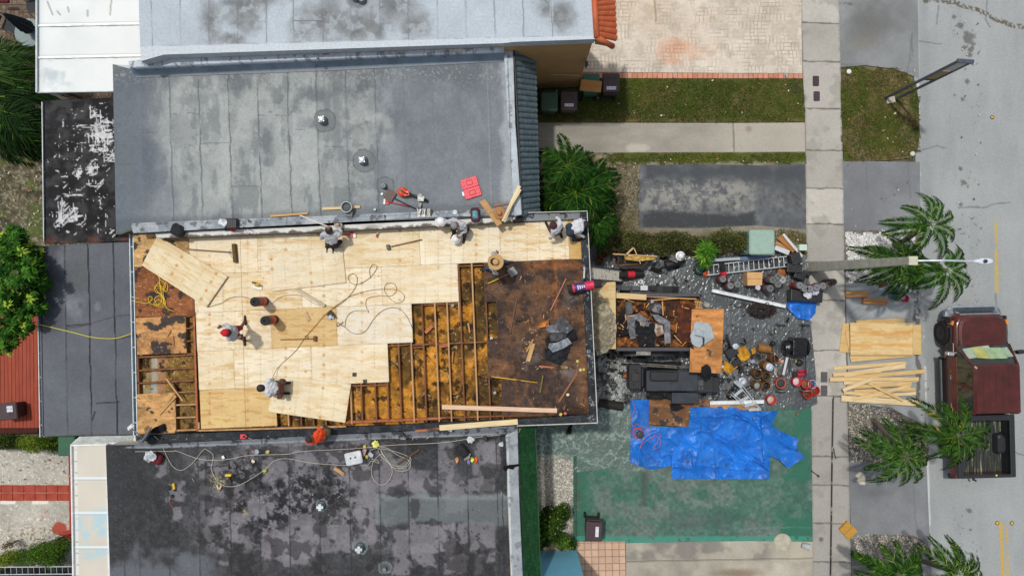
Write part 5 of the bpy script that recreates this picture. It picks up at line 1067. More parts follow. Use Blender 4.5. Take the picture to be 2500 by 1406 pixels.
# debris in the trailer
def tornpiece(cx_,cy_,r,z,col,seed,name,label,th=.03,sx=1.,ang=0.,curl=.12,n=14,m=None,parent=None):
    rr=random.Random(seed);pts=[]
    for i in range(n):
        a=2*math.pi*i/n;q=r*rr.uniform(.62,1.1);x=q*math.cos(a)*sx;y=q*math.sin(a)/sx;pts.append((cx_+x*math.cos(ang)-y*math.sin(ang),cy_+x*math.sin(ang)+y*math.cos(ang)))
    def cf(X,Y):return full(X,col)*(.78+.4*fbm(X,Y,9,4,seed))[...,None]
    o=surface(name,pts,z,.02,cf,m or SURF['rough'],zfn=lambda X,Y:curl*(fbm(X,Y,22,3,seed+4)-.3)+curl*.4*np.clip(ridged(X,Y,14,seed+9),0,1)**3,thick=th)
    return tag(o,label,'roofing felt')
def pat(poly,z,col,seed,name,label,curl=.1,cat='roofing felt',th=.02,m=None,spk=None):
    def cf(X,Y):
        C=full(X,col)*(.76+.44*fbm(X,Y,8,4,seed))[...,None]
        return mx(C,spk,.7*ss(.6,.7,fbm(X,Y,12,4,seed+7)))if spk else C
    o=surface(name,poly,z,.02,cf,m or SURF['rough'],zfn=lambda X,Y:curl*(fbm(X,Y,20,3,seed+4)-.3)+curl*.4*np.clip(ridged(X,Y,13,seed+9),0,1)**3,thick=th);return tag(o,label,cat)
def debcol(X,Y):
    n=fbm(X,Y,22,5,801);C=full(X,(92,56,36));C=mx(C,(40,34,32),ss(.42,.55,n));C=mx(C,(170,104,50),.8*ss(.55,.64,fbm(X,Y,16,5,803))*ss(835,800,np.abs(Y-780)+780));C=mx(C,(178,112,56),.6*ss(.5,.6,fbm(X,Y,13,4,806))*((Y>825)|(Y<760)));return C*(.7+.6*fbm(X,Y,6,4,805))[...,None]
o=surface('debris_heap',[(1504,727),(1704,727),(1706,846),(1504,846)],1.12,.022,debcol,SURF['rough'],zfn=lambda X,Y:.16*fbm(X,Y,30,4,807)+.05*fbm(X,Y,6,3,808));tag(o,'heap of splintered brown decking filling the dump trailer','debris',kind='stuff')
pat([(1563,766),(1572,775),(1586,780),(1584,798),(1572,800),(1560,785),(1545,778),(1548,768)],1.36,(128,130,136),811,'roofing_scrap','grey torn felt strip bent in the middle of the trailer heap')
pat([(1592,767),(1606,768),(1636,785),(1637,838),(1622,840),(1622,795),(1600,782)],1.38,(132,136,142),815,'roofing_scrap','long pale grey felt strip curling down the right of the trailer heap')
pat([(1526,736),(1543,738),(1544,766),(1528,768)],1.34,(96,100,104),819,'roofing_scrap','square grey felt scrap at the upper left of the trailer heap')
pat([(1524,770),(1548,768),(1552,800),(1560,824),(1540,828),(1530,800)],1.33,(112,116,120),823,'roofing_scrap','ragged grey felt scrap at the lower left of the trailer heap')
pat([(1510,800),(1530,780),(1536,815),(1514,822)],1.35,(36,36,40),827,'roofing_scrap','small black felt scrap against the left trailer wall')
pat([(1548,790),(1590,780),(1604,800),(1600,846),(1560,846),(1552,820)],1.34,(38,38,42),831,'roofing_scrap','big black felt scrap in the centre of the trailer heap')
pat([(1583,735),(1600,733),(1614,745),(1622,768),(1600,766),(1585,755)],1.4,(64,66,74),835,'roofing_scrap','crumpled dark scrap with pale edges near the top of the trailer heap',spk=(150,152,156))
pat([(1600,790),(1618,795),(1621,815),(1604,822),(1598,808)],1.42,(168,164,158),839,'torn_paper','pale torn paper scrap on the trailer heap',spk=(130,80,52),cat='paper scrap')
pat([(1652,740),(1690,742),(1690,838),(1655,836)],1.3,(94,52,36),843,'plywood_scrap','dark reddish plywood piece at the right of the trailer heap',curl=.05,cat='board',spk=(60,44,40))
pat([(1624,730),(1652,732),(1650,776),(1626,774)],1.28,(78,50,38),847,'plywood_scrap','tar-stained plywood piece near the top right of the trailer heap',curl=.04,cat='board',spk=(40,40,42))
board('plank','broad pale plank along the top left of the dump trailer','plank',(1502,721),(1578,726),.18,.03,1.5,c=(232,200,146))
for i,(a,c_,w,lab)in enumerate((((1578,724),(1700,730),.04,'long thin batten along the upper rail inside the trailer'),((1590,733),(1660,728),.035,'slanted thin batten at the top of the trailer heap'),((1617,735),(1619,770),.04,'upright pale batten in the trailer heap'),((1650,812),(1653,788),.02,'thin pale sliver on the reddish plywood piece'),((1646,818),(1664,838),.03,'pale sliver at the lower right of the trailer heap'),((1522,728),(1548,738),.02,'short splinter at the upper left of the trailer heap'))):
    board('batten',lab,'batten',a,c_,w,.025,1.45+.01*i,c=(206,160,104))
tornpiece(1592,736,5,1.5,(190,188,190),851,'rag','whitish rag at the top of the trailer heap');tag(bpy.data.objects['rag'],cat='rag')
b=MB()
for i in range(4):b.beam(P3(1698+i*4,735,1.5+.0*i),P3(1700+i*4,752,1.5),.02,.05)
b.beam(P3(1695,735,1.52),P3(1716,740,1.52),.02,.04);b.beam(P3(1697,752,1.52),P3(1716,752,1.52),.02,.04);tag(b.build('pallet_end',mat('wood_pale',(214,176,110),.8)),'broken pale slatted crate end at the right end of the dump trailer','crate')
b=MB();b.lathe(P3(1721,745,1.3),[(.1,0),(.11,.05),(.1,.3),(.04,.36)],16);tag(b.build('bucket',mat('worn_white',(188,186,178)),smooth=True),'upturned whitish bucket at the corner of the dump trailer','bucket')
# slab of cut-out roof with curb lying on the orange plywood
sc_=thing('roof_cutout','grey cut-out slab of roof with a square vent on the orange plywood','roof cut-out',(*P(1712,818,1.7),1.68))
surface('slab',[(1693,790),(1700,785),(1716,787),(1732,789),(1738,800),(1744,826),(1728,836),(1706,850),(1690,840),(1685,820),(1694,800)],1.76,.02,lambda X,Y:mx(full(X,(176,186,190))*(.85+.2*fbm(X,Y,16,5,861))[...,None],(38,38,40),.9*line(X,Y,(1716,825),(1712,846),4,10)),SURF['roof'],sc_,thick=.06)
b=MB();b.box(P3(1708,812,1.83),(.22,.17,.12),R(-15));b.box(P3(1708,812,1.9),(.26,.2,.02),R(-15));b.build('vent',mat('vent_grey',(160,172,178),.5),sc_,bevel=.01)
pat([(1684,832),(1692,842),(1694,852),(1686,848)],1.74,(34,34,36),865,'roofing_scrap','small black tar flake by the grey roof cut-out',curl=.04)
pat([(1712,895),(1725,888),(1734,896),(1736,915),(1722,922),(1710,910)],1.75,(32,34,38),869,'roofing_scrap','black felt hanging over the lower end of the orange plywood',curl=.12)
# ---- tar kettle
TK=thing('tar_kettle','matt black tar kettle trailer caked in tar beside the dump trailer','tar kettle',(*P(1640,930,0),0));TM=mat('tar_black',(36,40,46),.55,c2=(22,23,25),vs=5,bs=30,bump=.6);TM2=mat('tar_slate',(52,60,70),.5,c2=(34,38,44),vs=4,bump=.3)
def pbox(px0,py0,px1,py1,z0,z1,mb,mi=0):
    x0,y0=P(px0,py0,z1);x1,y1=P(px1,py1,z1);mb.box(((x0+x1)/2,(y0+y1)/2,(z0+z1)/2),(abs(x1-x0),abs(y1-y0),z1-z0),0,mi)
b=MB();pbox(1578,905,1705,955,.35,1.05,b);b.build('vat',TM2,TK,bevel=.03)
b=MB();pbox(1588,908,1656,930,1.05,1.2,b);b.build('vat_lid',TM,TK,bevel=.03)
b=MB();pbox(1536,890,1566,950,.35,.95,b);pbox(1562,900,1572,945,.4,.7,b);b.build('burner_housing',TM,TK,bevel=.02)
b=MB();pbox(1543,912,1560,930,.95,1.02,b);b.lathe(P3(1555,905,.95),[(.05,0),(.05,.12),(.04,.12)],12);b.lathe(P3(1548,938,.95),[(.03,0),(.03,.08)],10);b.build('control_box',mat('brown_black',(46,42,38),.6),TK)
b=MB();pbox(1655,902,1680,952,.5,1.0,b);b.build('pump_box',TM2,TK,bevel=.02)
b=MB();pbox(1678,905,1742,958,.4,.9,b);pbox(1740,920,1757,958,.4,.72,b);b.build('engine_cover',TM,TK,bevel=.02)
b=MB();pbox(1703,928,1717,942,.9,.94,b);pbox(1702,944,1710,952,.9,.94,b);pbox(1712,944,1717,952,.9,.94,b);b.build('cover_plate',mat('plate_grey',(74,76,80),.5),TK)
b=MB();pbox(1640,958,1705,985,.55,.7,b);b.build('side_shelf',TM2,TK,bevel=.01)
b=MB();b.beam(P3(1512,884,.6),P3(1690,896,.6),.04,.05);b.beam(P3(1530,890,.62),P3(1690,900,.62),.03,.04);b.build('rail',mat('scuffed_rail',(150,146,136),.5,.2,c2=(50,50,50)),TK)
b=MB();b.beam(P3(1570,949,.62),P3(1640,952,.62),.05,.05);b.build('rail',mat('dark_rail',(80,84,90),.5,.3),TK)
for px,py in((1600,965),(1640,965),(1600,890),(1640,890)):
    M=Matrix.Rotation(R(90),4,'X');x,y=P(px,py,.3);b=MB();b.lathe((x,y+.09,.31),[(.05,-.005),(.2,0),(.3,.01),(.31,.05),(.31,.13),(.3,.17),(.2,.18)],20,0,M);b.build('wheel',mat('tyre',(26,26,28)),TK,smooth=True)
b=MB();b.beam(P3(1580,955,.45),P3(1700,958,.45),.3,.03);b.build('fender',TM,TK)
b=MB();b.tube(spline([P3(1638,862,.9),P3(1650,880,1.0),P3(1656,900,1.05)],5),.02,6);b.build('hose',mat('rubber',(28,28,30),.7),TK)
pat([(1546,882),(1560,890),(1586,878),(1570,868),(1540,872)],.5,(40,42,46),871,'roofing_scrap','curled black felt between trailer wheel and kettle rail')
pat([(1636,985),(1660,988),(1672,995),(1652,1004),(1638,1002)],.27,(34,34,38),875,'tar_blob','spill of black tar on the brown weathered plywood',curl=.03,cat='tar')
# loose black stuff at the wall foot
b=MB();b.tube([P3(1462,983,.22),P3(1520,992,.22)],.15,16);tag(b.build('felt_roll',mat('felt_black',(36,32,28),.8),smooth=False),'plain black felt roll lying below the corner of the stripped roof','roll')
pat([(1484,896),(1500,900),(1520,906),(1518,914),(1490,908)],.12,(48,46,42),881,'roofing_scrap','narrow dark felt strip on sheeting left of the kettle')
pat([(1518,922),(1534,904),(1536,922)],.35,(196,106,60),885,'wood_scrap','orange triangular wood scrap left of the kettle',curl=.03,cat='wood scrap')
pat([(1504,948),(1510,955),(1518,965),(1508,960)],.1,(190,130,90),889,'wood_scrap','thin orange wood scrap on the crinkled sheeting',curl=.02,cat='wood scrap')
# hoist ladder between yard and roof
LD=thing('roof_ladder','tar-spattered white slatted roof ladder leaning on the parapet','ladder',(*P(1515,668,0),0));A=P3(1424,664,ZD+.35);B=P3(1520,674,.1);nr=27;WM=mat('slat_white',(196,190,176),.5,c2=(60,56,52),vs=14,thr=(.56,.64))
sd=(B-A).cross(Vector((0,0,1))).normalized()*.2
for s_ in(-1,1):
    b=MB();b.beam(A+sd*s_,B+sd*s_,.04,.08);b.build('rail',mat('dark_rail',(80,84,90),.5,.3),LD)
for i in range(nr):
    p=A.lerp(B,(i+.5)/nr);b=MB();b.beam(p-sd,p+sd,.055,.02);b.build('rung',WM,LD)
def roll(px,py,z,ang,L=.95,r=.11,bands=(),label='',name='felt_roll',base=(40,38,38),group=None,tilt=0.,hole=True):
    """roll with its axis pointing at picture angle ang (deg), elevation tilt (deg; 90 = upright)"""
    t=thing(name,label,'roll',tuple(P3(px,py,z)),0,group);d=Vector((math.cos(R(-ang))*math.cos(R(tilt)),math.sin(R(-ang))*math.cos(R(tilt)),math.sin(R(tilt))));M=d.to_track_quat('Z','Y').to_matrix().to_4x4()
    b=MB();b.lathe((0,0,0),[(r*.32,.0),(r*.97,0),(r,.012),(r,L-.012),(r*.97,L),(r*.32,L),(r*.3,L-.05)],22,0,M);b.build('felt',mat('felt_%d_%d_%d'%base,base,.85,bs=120),t,world=False)
    for k_,(u0,u1,c)in enumerate(bands):
        b=MB();b.lathe((0,0,0),[(r+.002,L*u0),(r+.004,L*u0+.004),(r+.004,L*u1-.004),(r+.002,L*u1)],22,0,M,cap=False);b.build('wrapper',mat('band_%d_%d_%d'%c,c,.5,var=.2,vs=14),t,world=False)
    return t,M
RED,PUR,WHT=(206,40,62),(74,50,118),(226,222,222)
roll(1510,672,.5,-4,.95,.12,[(.34,.62,(220,44,64))],'black felt roll with a crimson band at the foot of the slatted ladder',tilt=-20)
t,M=roll(1386,706,ZD+.32,-10,1.0,.125,[(.14,.2,(210,60,70)),(.2,.52,PUR),(.52,.78,(212,44,84))],'black felt roll with a purple and pink wrapper on the parapet',tilt=3)
def text(s,size,parent,loc,rot,m,name='lettering'):
    cu=bpy.data.curves.new('t','FONT');cu.body=s;cu.size=size;cu.align_x='CENTER';cu.align_y='CENTER';cu.extrude=.001
    o=bpy.data.objects.new('t',cu);COL.objects.link(o);dg=bpy.context.evaluated_depsgraph_get();me=bpy.data.meshes.new_from_object(o.evaluated_get(dg));bpy.data.objects.remove(o)
    me.materials.clear();me.materials.append(m);q=bpy.data.objects.new(name,me);COL.objects.link(q);q.parent=parent;q.location=loc;q.rotation_euler=rot;return q
for i in range(4):   # unreadable white print on the wrapper
    b=MB();b.box((0,0,0),(.03,.13-.02*i,.004));o=b.build('printed_line',mat('print_white',(232,228,230),.6),t,world=False);d=Vector((math.cos(R(10)),math.sin(R(10)),.05));o.location=d*(.3+.06*i)+Vector((0,0,.129));o.rotation_euler=(0,0,R(10))
roll(670,780,ZD+.05,0,.85,.135,[(.25,.62,(196,52,42)),(.62,.95,(84,40,52))],'standing black felt roll in red and purple wrapper, lower of the pair',tilt=90)
roll(646,735.5,ZD+.05,0,.85,.135,[(.2,.5,(196,52,42)),(.5,.95,(120,50,46))],'standing black felt roll with a red wrapper, upper of the pair on the deck',tilt=90)
roll(1762,645,.75,70,.75,.1,[(.36,.62,(220,44,64))],'black felt roll with a red band lying across the aluminium ladder',tilt=-30)
# upright grey roofing rolls
gi=0
GR='grey roofing rolls standing by the cardboard box'
for px,py,lab in((1878,684,'front-left'),(1872,704,'low'),(1890,676,'upper'),(1890,694,'middle'),(1901,684,'pale right')):
    roll(px-10,py,.02,0,.75,.12,[(.1,.5,(120,52,58))],'grey roofing roll between cardboard box and palm debris, %s one'%lab,base=(104,104,104)if gi<4 else(150,152,152),tilt=90,group=GR);gi+=1
for px,py,lab in((1760,682,'upper one, beside the black roll'),(1778,698,'lowest one'),(1794,694,'right one near the box')):
    roll(px-9,py,.02,0,.7,.11,[(.2,.8,(130,40,48))],'grey roofing roll standing left of the cardboard box, %s'%lab,base=(118,120,120),tilt=90,group=GR)
for i,(px,py,lab)in enumerate(((1944,697,'leftmost'),(1957,705,'second from left'),(1970,705,'third from left'),(1987,702,'fourth from left'),(2003,698,'fifth from left'),(2018,695,'sixth from left'),(2030,689,'rightmost'))):
    roll(px-11-i,py,.02,0,.72,.115,[(.1,.75,((150,36,44),(150,46,50),(140,46,56))[i%3])]if i<4 else[],'grey roofing roll in the row on black boxes at the sidewalk, %s'%lab,base=(124,126,128)if i<5 else(92,84,74),tilt=90,group='grey roofing rolls standing in a row by the sidewalk')
# aluminium extension ladder
AL=mat('aluminium',(196,202,206),.35,.4);EL=thing('extension_ladder','long aluminium extension ladder lying along the hedge side of the yard','ladder',(*P(1820,655,.2),.2))
for(a,c_)in(((1725,649),(1920,626)),((1726,672),(1922,650))):
    b=MB();b.beam(P3(*a,.22),P3(*c_,.22),.035,.09);b.build('rail',AL,EL)
for i in range(16):
    t_=(i+.4)/16;b=MB();b.tube([P3(1725+195*t_,649-23*t_,.22),P3(1726+196*t_,672-22*t_,.22)],.017,8);b.build('rung',AL,EL)
o=board('gutter_length','pale blue-grey metal length between the utility box and the ladder','metal strip',(1735,636),(1808,631),.1,.06,.35,c=(176,188,194));board('gutter_length','slate-blue metal length against the green utility cabinet','metal strip',(1808,632),(1875,626),.13,.06,.4,c=(96,122,150))
# utility cabinet and small pedestal
UC=thing('utility_cabinet','large pale green utility cabinet at the end of the hedge','utility cabinet',(*P(1843,610,0),0));GC=mat('cabinet_green',(142,170,158),.55,var=.05);x0,y0=P(1832,563,1.0);x1,y1=P(1891,620,1.0)
b=MB();b.loft([rrect(x0-.04,x1+.0,y1,y0,.05,.02),rrect(x0-.02,x1,y1,y0,.05,.9),rrect(x0,x1,y1,y0,.06,.93)]);b.build('cabinet_body',GC,UC)
b=MB();b.loft([rrect(x0-.03,x1+.02,y1-.03,y0+.03,.09,.9),rrect(x0-.03,x1+.02,y1-.03,y0+.03,.09,.96),rrect(x0+.01,x1-.02,y1+.01,y0-.01,.08,1.0)]);b.build('cabinet_lid',mat('cabinet_green_top',(150,178,164),.6,var=.06),UC)
b=MB();b.box((x0-.035,(y0+y1)/2-.28,.5),(.01,.07,.1));b.build('label_plate',mat('print_white',(232,228,230)),UC)
PB=thing('utility_pedestal','small mint green utility box at the sidewalk edge','utility box',(*P(1958,604,0),0));x,y=P(1962,604,.5);b=MB();b.loft([rrect(x-.15,x+.14,y-.11,y+.11,.03,.0),rrect(x-.13,x+.12,y-.1,y+.1,.03,.42),rrect(x-.12,x+.11,y-.09,y+.09,.03,.45)]);b.build('body',mat('mint',(176,202,188),.5,var=.04),PB);b=MB();b.box((x,y,.46),(.26,.21,.03));b.build('lid',mat('mint_top',(196,216,202),.5,var=.04),PB,bevel=.01)
# cardboard
CB=mat('cardboard',(196,150,98),.85,var=.05,vs=5)
def cbox(name,label,pts,z0,z1,c=(196,150,98),flaps=None,cat='box',group=None):
    t=thing(name,label,cat,(*P(pts[0][0],pts[0][1],z0),z0),0,group);b=MB();b.pprism(pts,z0,z1);b.build('carton',mat('card_%d_%d_%d'%c,c,.85,var=.06,vs=6),t,bevel=.004)
    p=[P3(x,y,z1+.003)for x,y in pts];b=MB();a=(p[0]+p[3])/2;d=(p[1]+p[2])/2;b.beam(a,d,.012,.003);b.build('flap_seam',mat('card_dark',(140,100,62),.9),t);return t
cbox('cardboard_box','square tan cardboard box standing among the roofing rolls',[(1824,664),(1862,665),(1860,697),(1825,697)],.02,.5,(212,168,114))
cbox('cardboard_box','long tan cardboard carton on the driveway apron, left of the pair',[(2066,712),(2120,711),(2121,725),(2067,726)],.02,.16,(184,138,86));cbox('cardboard_box','long tan cardboard carton on the driveway apron, lower of the pair',[(2110,728),(2168,730),(2166,745),(2107,741)],.02,.18,(178,128,80))
cbox('cardboard_box','ochre flattened cardboard box at the sidewalk edge by the long pole',[(2050,1292),(2070,1272),(2095,1296),(2072,1318)],.02,.14,(190,144,58))
cbox('cardboard_box','long tan carton lying slantwise across the parapet gap',[(1170,493),(1184,486),(1226,545),(1214,553)],ZC+.0,ZC+.16,(192,148,96))
cbox('cardboard_box','brown flattened cardboard lying on the green bin by the tan wall',[(1419,194),(1470,199),(1467,226),(1415,221)],1.0,1.03,(174,124,66))
# planks and sheets delivered on the apron
for i,(pl,z,lab,cc)in enumerate((([(2057,789),(2205,790),(2200,862),(2049,860)],.05,'lowest plywood sheet poking out left of the delivered stack',(222,188,128)),([(2064,808),(2220,800),(2232,870),(2078,884)],.09,'slanted plywood sheet under the delivered stack',(226,194,134)),([(2090,782),(2208,776),(2214,830),(2096,836)],.12,'plywood sheet showing along the top of the delivered stack',(228,198,140)),([(2100,792),(2250,793),(2250,866),(2100,866)],.15,'plywood sheet poking out right of the delivered stack',(222,190,132)),([(2076,788),(2229,788),(2229,867),(2077,867)],.2,'topmost plywood sheet of the delivered stack with orange knots',(236,206,150)))):
    f_=plycol(901+i*7,cc,.25,False)
    def g_(X,Y,f_=f_,top=(i==4)):
        C=f_(X,Y)
        if top:C=mx(C,(214,150,74),.75*(1-ss(2,9,np.abs(Y-813)))*ss(.2,.6,fbm(X/4,Y,8,4,3)));C=mx(C,(214,152,78),.65*(1-ss(1,7,np.abs(Y-843)))*ss(.3,.6,fbm(X/4,Y,8,4,4)))
        return C
    sheet('plywood_sheet',lab,'plywood sheet',pl,z,g_,.045 if i==4 else .02,group='plywood sheets stacked on the driveway apron')
PL='planks dropped on the driveway apron'
pls=[((2035,899),(2212,886),.13,'top slanted plank of the heap'),((2060,915),(2210,893),.15,'second plank of the heap, slanting up to the right'),((2033,925),(2258,906),.14,'longest plank of the heap'),((2026,926),(2243,925),.13,'straight plank sticking furthest over the sidewalk'),((2060,934),(2240,928),.12,'pale plank just below the straight one'),((2068,945),(2225,936),.13,'mid plank of the lower heap'),((2060,958),(2185,968),.12,'lower plank under the crossing ones'),((2058,952),(2130,925),.12,'short plank slanting steeply at the left of the heap'),((2120,935),(2205,978),.09,'thin plank crossing the heap downward to the right'),((2080,976),(2222,942),.13,'plank crossing the heap upward to the right'),((2054,972),(2243,984),.2,'wide pale plank along the bottom of the heap'),((2085,955),(2235,950),.12,'plank half buried in the lower heap'),((2034,915),(2150,905),.12,'short plank at the left of the upper heap'),((2110,968),(2236,960),.11,'bottom right plank of the heap')]
for i,(a,c_,w,lab)in enumerate(pls):board('plank',lab,'plank',a,c_,w,.035,.05+.035*((i*5)%9)/2+(.1 if i in(8,9,7)else 0),c=((232,200,144),(238,212,164),(226,190,130))[i%3],group=PL)
# planks on the roofs
board('plank','long pink-tinged plank lying along the open joists','plank',(1079,993),(1360,1002),.13,.035,ZD+.1,c=(236,200,170));board('plank','long pale plank lying on the tarred edge below the joists','plank',(1073,1044),(1264,1029),.16,.04,ZD+.22,c=(238,216,168))
board('plank','grey weathered plank lying slanted in the middle of the deck','plank',(724,706),(793,746),.09,.05,ZD+.1,c=(200,184,158))
board('batten','thin white batten from parapet to the man in dark trousers','batten',(732,526),(800,553),.035,.025,ZC+.1,c=(226,222,208))
board('batten','wooden level batten at the lower edge of the grey roof','batten',(660,528),(752,521),.06,.03,ZC+.05,c=(212,168,104));board('batten','pale batten under the bucket on the grey roof','batten',(787,510),(879,505),.08,.03,ZC+.04,c=(230,200,150))
board('plank','wide new plank slanting over the parapet corner','plank',(1268,454),(1229,541),.11,.03,ZC+.3,c=(240,222,178));board('plank','narrow new plank crossing the wide one at the parapet corner','plank',(1271,463),(1226,540),.06,.03,ZC+.34,c=(236,214,166));board('wood_strip','thin brown torn strip by the straw hat','wood scrap',(1206,502),(1244,496),.05,.02,ZC+.04,c=(168,126,96))
for i,(a,c_,w,z,lab,cc)in enumerate((((970,1133),(1024,1097),.06,ZE,'dark charred plank on the blackened roof',(92,68,50)),((816,1142),(840,1158),.1,ZE,'short tan board on the blackened roof',(206,158,104)),((1014,1052),(1074,1046),.07,ZE+.2,'reddish broken board on the tarred edge',(182,108,76)),((1042,1047),(1070,1050),.06,ZE+.25,'short dark board on the tarred edge',(84,66,54)),((943,1077),(968,1082),.06,ZE,'short dark stick near the yellow gloves',(74,56,48)),((530,1183),(535,1199),.05,ZE,'tiny offcut left of the sawdust patch',(216,190,140)),((540,1185),(534,1198),.05,ZE,'tiny offcut right of the sawdust patch',(216,190,140)),((1289,882),(1302,838),.12,ZD,'short pale board on the brown decking by the scrap pile',(210,170,110)),((1365,980),(1410,908),.06,ZD,'long brown stick slanting at the lower right of the old decking',(150,100,66)),((1344,758),(1382,680),.03,ZD,'thin pinkish lath on the old decking near the printed roll',(196,130,104)),((1245,812),(1262,728),.035,ZD,'thin dark stick on the old decking',(120,84,62)),((1318,894),(1352,897),.05,ZD,'orange stick at the foot of the scrap pile',(196,116,80)),((1038,812),(1056,795),.1,ZD-.12,'orange broken board down in the joist bay',(196,122,70)),((1072,846),(1098,841),.1,ZD-.06,'orange broken board by the blocking',(180,104,62)),((1106,858),(1104,885),.04,ZD-.12,'thin sliver in the joist bay',(190,130,80)),((1143,788),(1147,812),.05,ZD-.12,'pale sliver in the orange joist bay',(200,150,96)),((745,762),(755,782),.1,ZD,'small pinkish offcut above the long mallet',(212,174,138)),((760,768),(762,766),.02,ZD,'speck of wood by the pinkish offcut',(200,160,120)),((406,924),(446,978),.05,ZD,'splintered pale stick over the left bays',(206,160,106)),((388,1012),(430,966),.06,ZD,'pale stick on the lower left old panel',(204,160,100)),((403,990),(420,968),.04,ZD,'thin stick crossing the pale one on the lower left panel',(204,156,96)),((406,822),(416,805),.06,ZD,'small board on the left orange panel',(200,140,88)),((422,820),(424,842),.03,ZD,'tiny stick on the left orange panel',(190,120,70)))):
    board('board' if w>.05 else 'stick',lab,'board' if w>.05 else 'stick',a,c_,w,.022,z+.06,c=cc)
# splinters and chips everywhere (uncountable)
def chips(name,label,regs,cols,z,cat='debris',L=(.02,.09),w=.005):
    V=[];C=[]
    for(x0,y0,x1,y1,n)in regs:
        for i in range(n):
            c=P3(random.uniform(x0,x1),random.uniform(y0,y1),z+random.random()*.03);a=random.random()*6.28;l=random.uniform(*L)*random.random();d=Vector((math.cos(a),math.sin(a),random.uniform(-.1,.2)))*l;s_=Vector((-math.sin(a),math.cos(a),0))*w*random.uniform(.5,2)
            V+=[c-d-s_,c+d-s_*.6,c+d+s_*.6,c-d+s_];C+=[random.choice(cols)]*4
    V=np.array([tuple(v)for v in V]);off=V.mean(0);off[2]=z;C=np.concatenate([rgb(np.array(C,float)),np.ones((len(C),1))],1);o=npmesh(name,V-off,np.arange(len(V)).reshape(-1,4),SURF['rough'],C);o.location=off.tolist();return tag(o,label,cat,kind='stuff')
chips('wood_splinters','pale splinters and nails scattered over the brown old decking',[(1190,645,1435,1005,70),(1275,770,1340,900,90),(1340,980,1430,1005,20)],[(206,168,112),(180,120,70),(226,206,170),(130,80,50),(60,48,42)],ZD+.04)
chips('wood_splinters','splinters and straw fallen between the joists',[(860,940,1190,1020,110),(1010,845,1190,935,50),(1030,745,1185,835,26),(1125,650,1180,740,20),(490,1040,660,1048,30),(340,870,478,1050,90),(690,1010,850,1030,30)],[(214,180,120),(196,140,80),(170,110,60),(120,80,40)],ZD-.13)
chips('wood_splinters','orange and pale splinters topping the dump trailer load',[(1505,730,1700,845,90)],[(206,140,76),(180,110,56),(226,180,120),(120,70,40)],1.4,L=(.03,.14),w=.009)
chips('litter','small scraps scattered over the dark plastic sheeting',[(1445,860,1545,985,420),(1770,860,1900,985,110),(1450,630,1720,700,60),(1545,985,1560,1000,4)],[(200,196,184),(60,60,60),(190,120,70),(160,166,166),(30,30,32)],.08,L=(.03,.1))
chips('litter','dark felt crumbs along the blackened roof edge',[(380,1062,1250,1075,90),(450,1100,1230,1250,60)],[(30,30,32),(150,148,150),(190,180,150)],ZE+.13,L=(.02,.07))
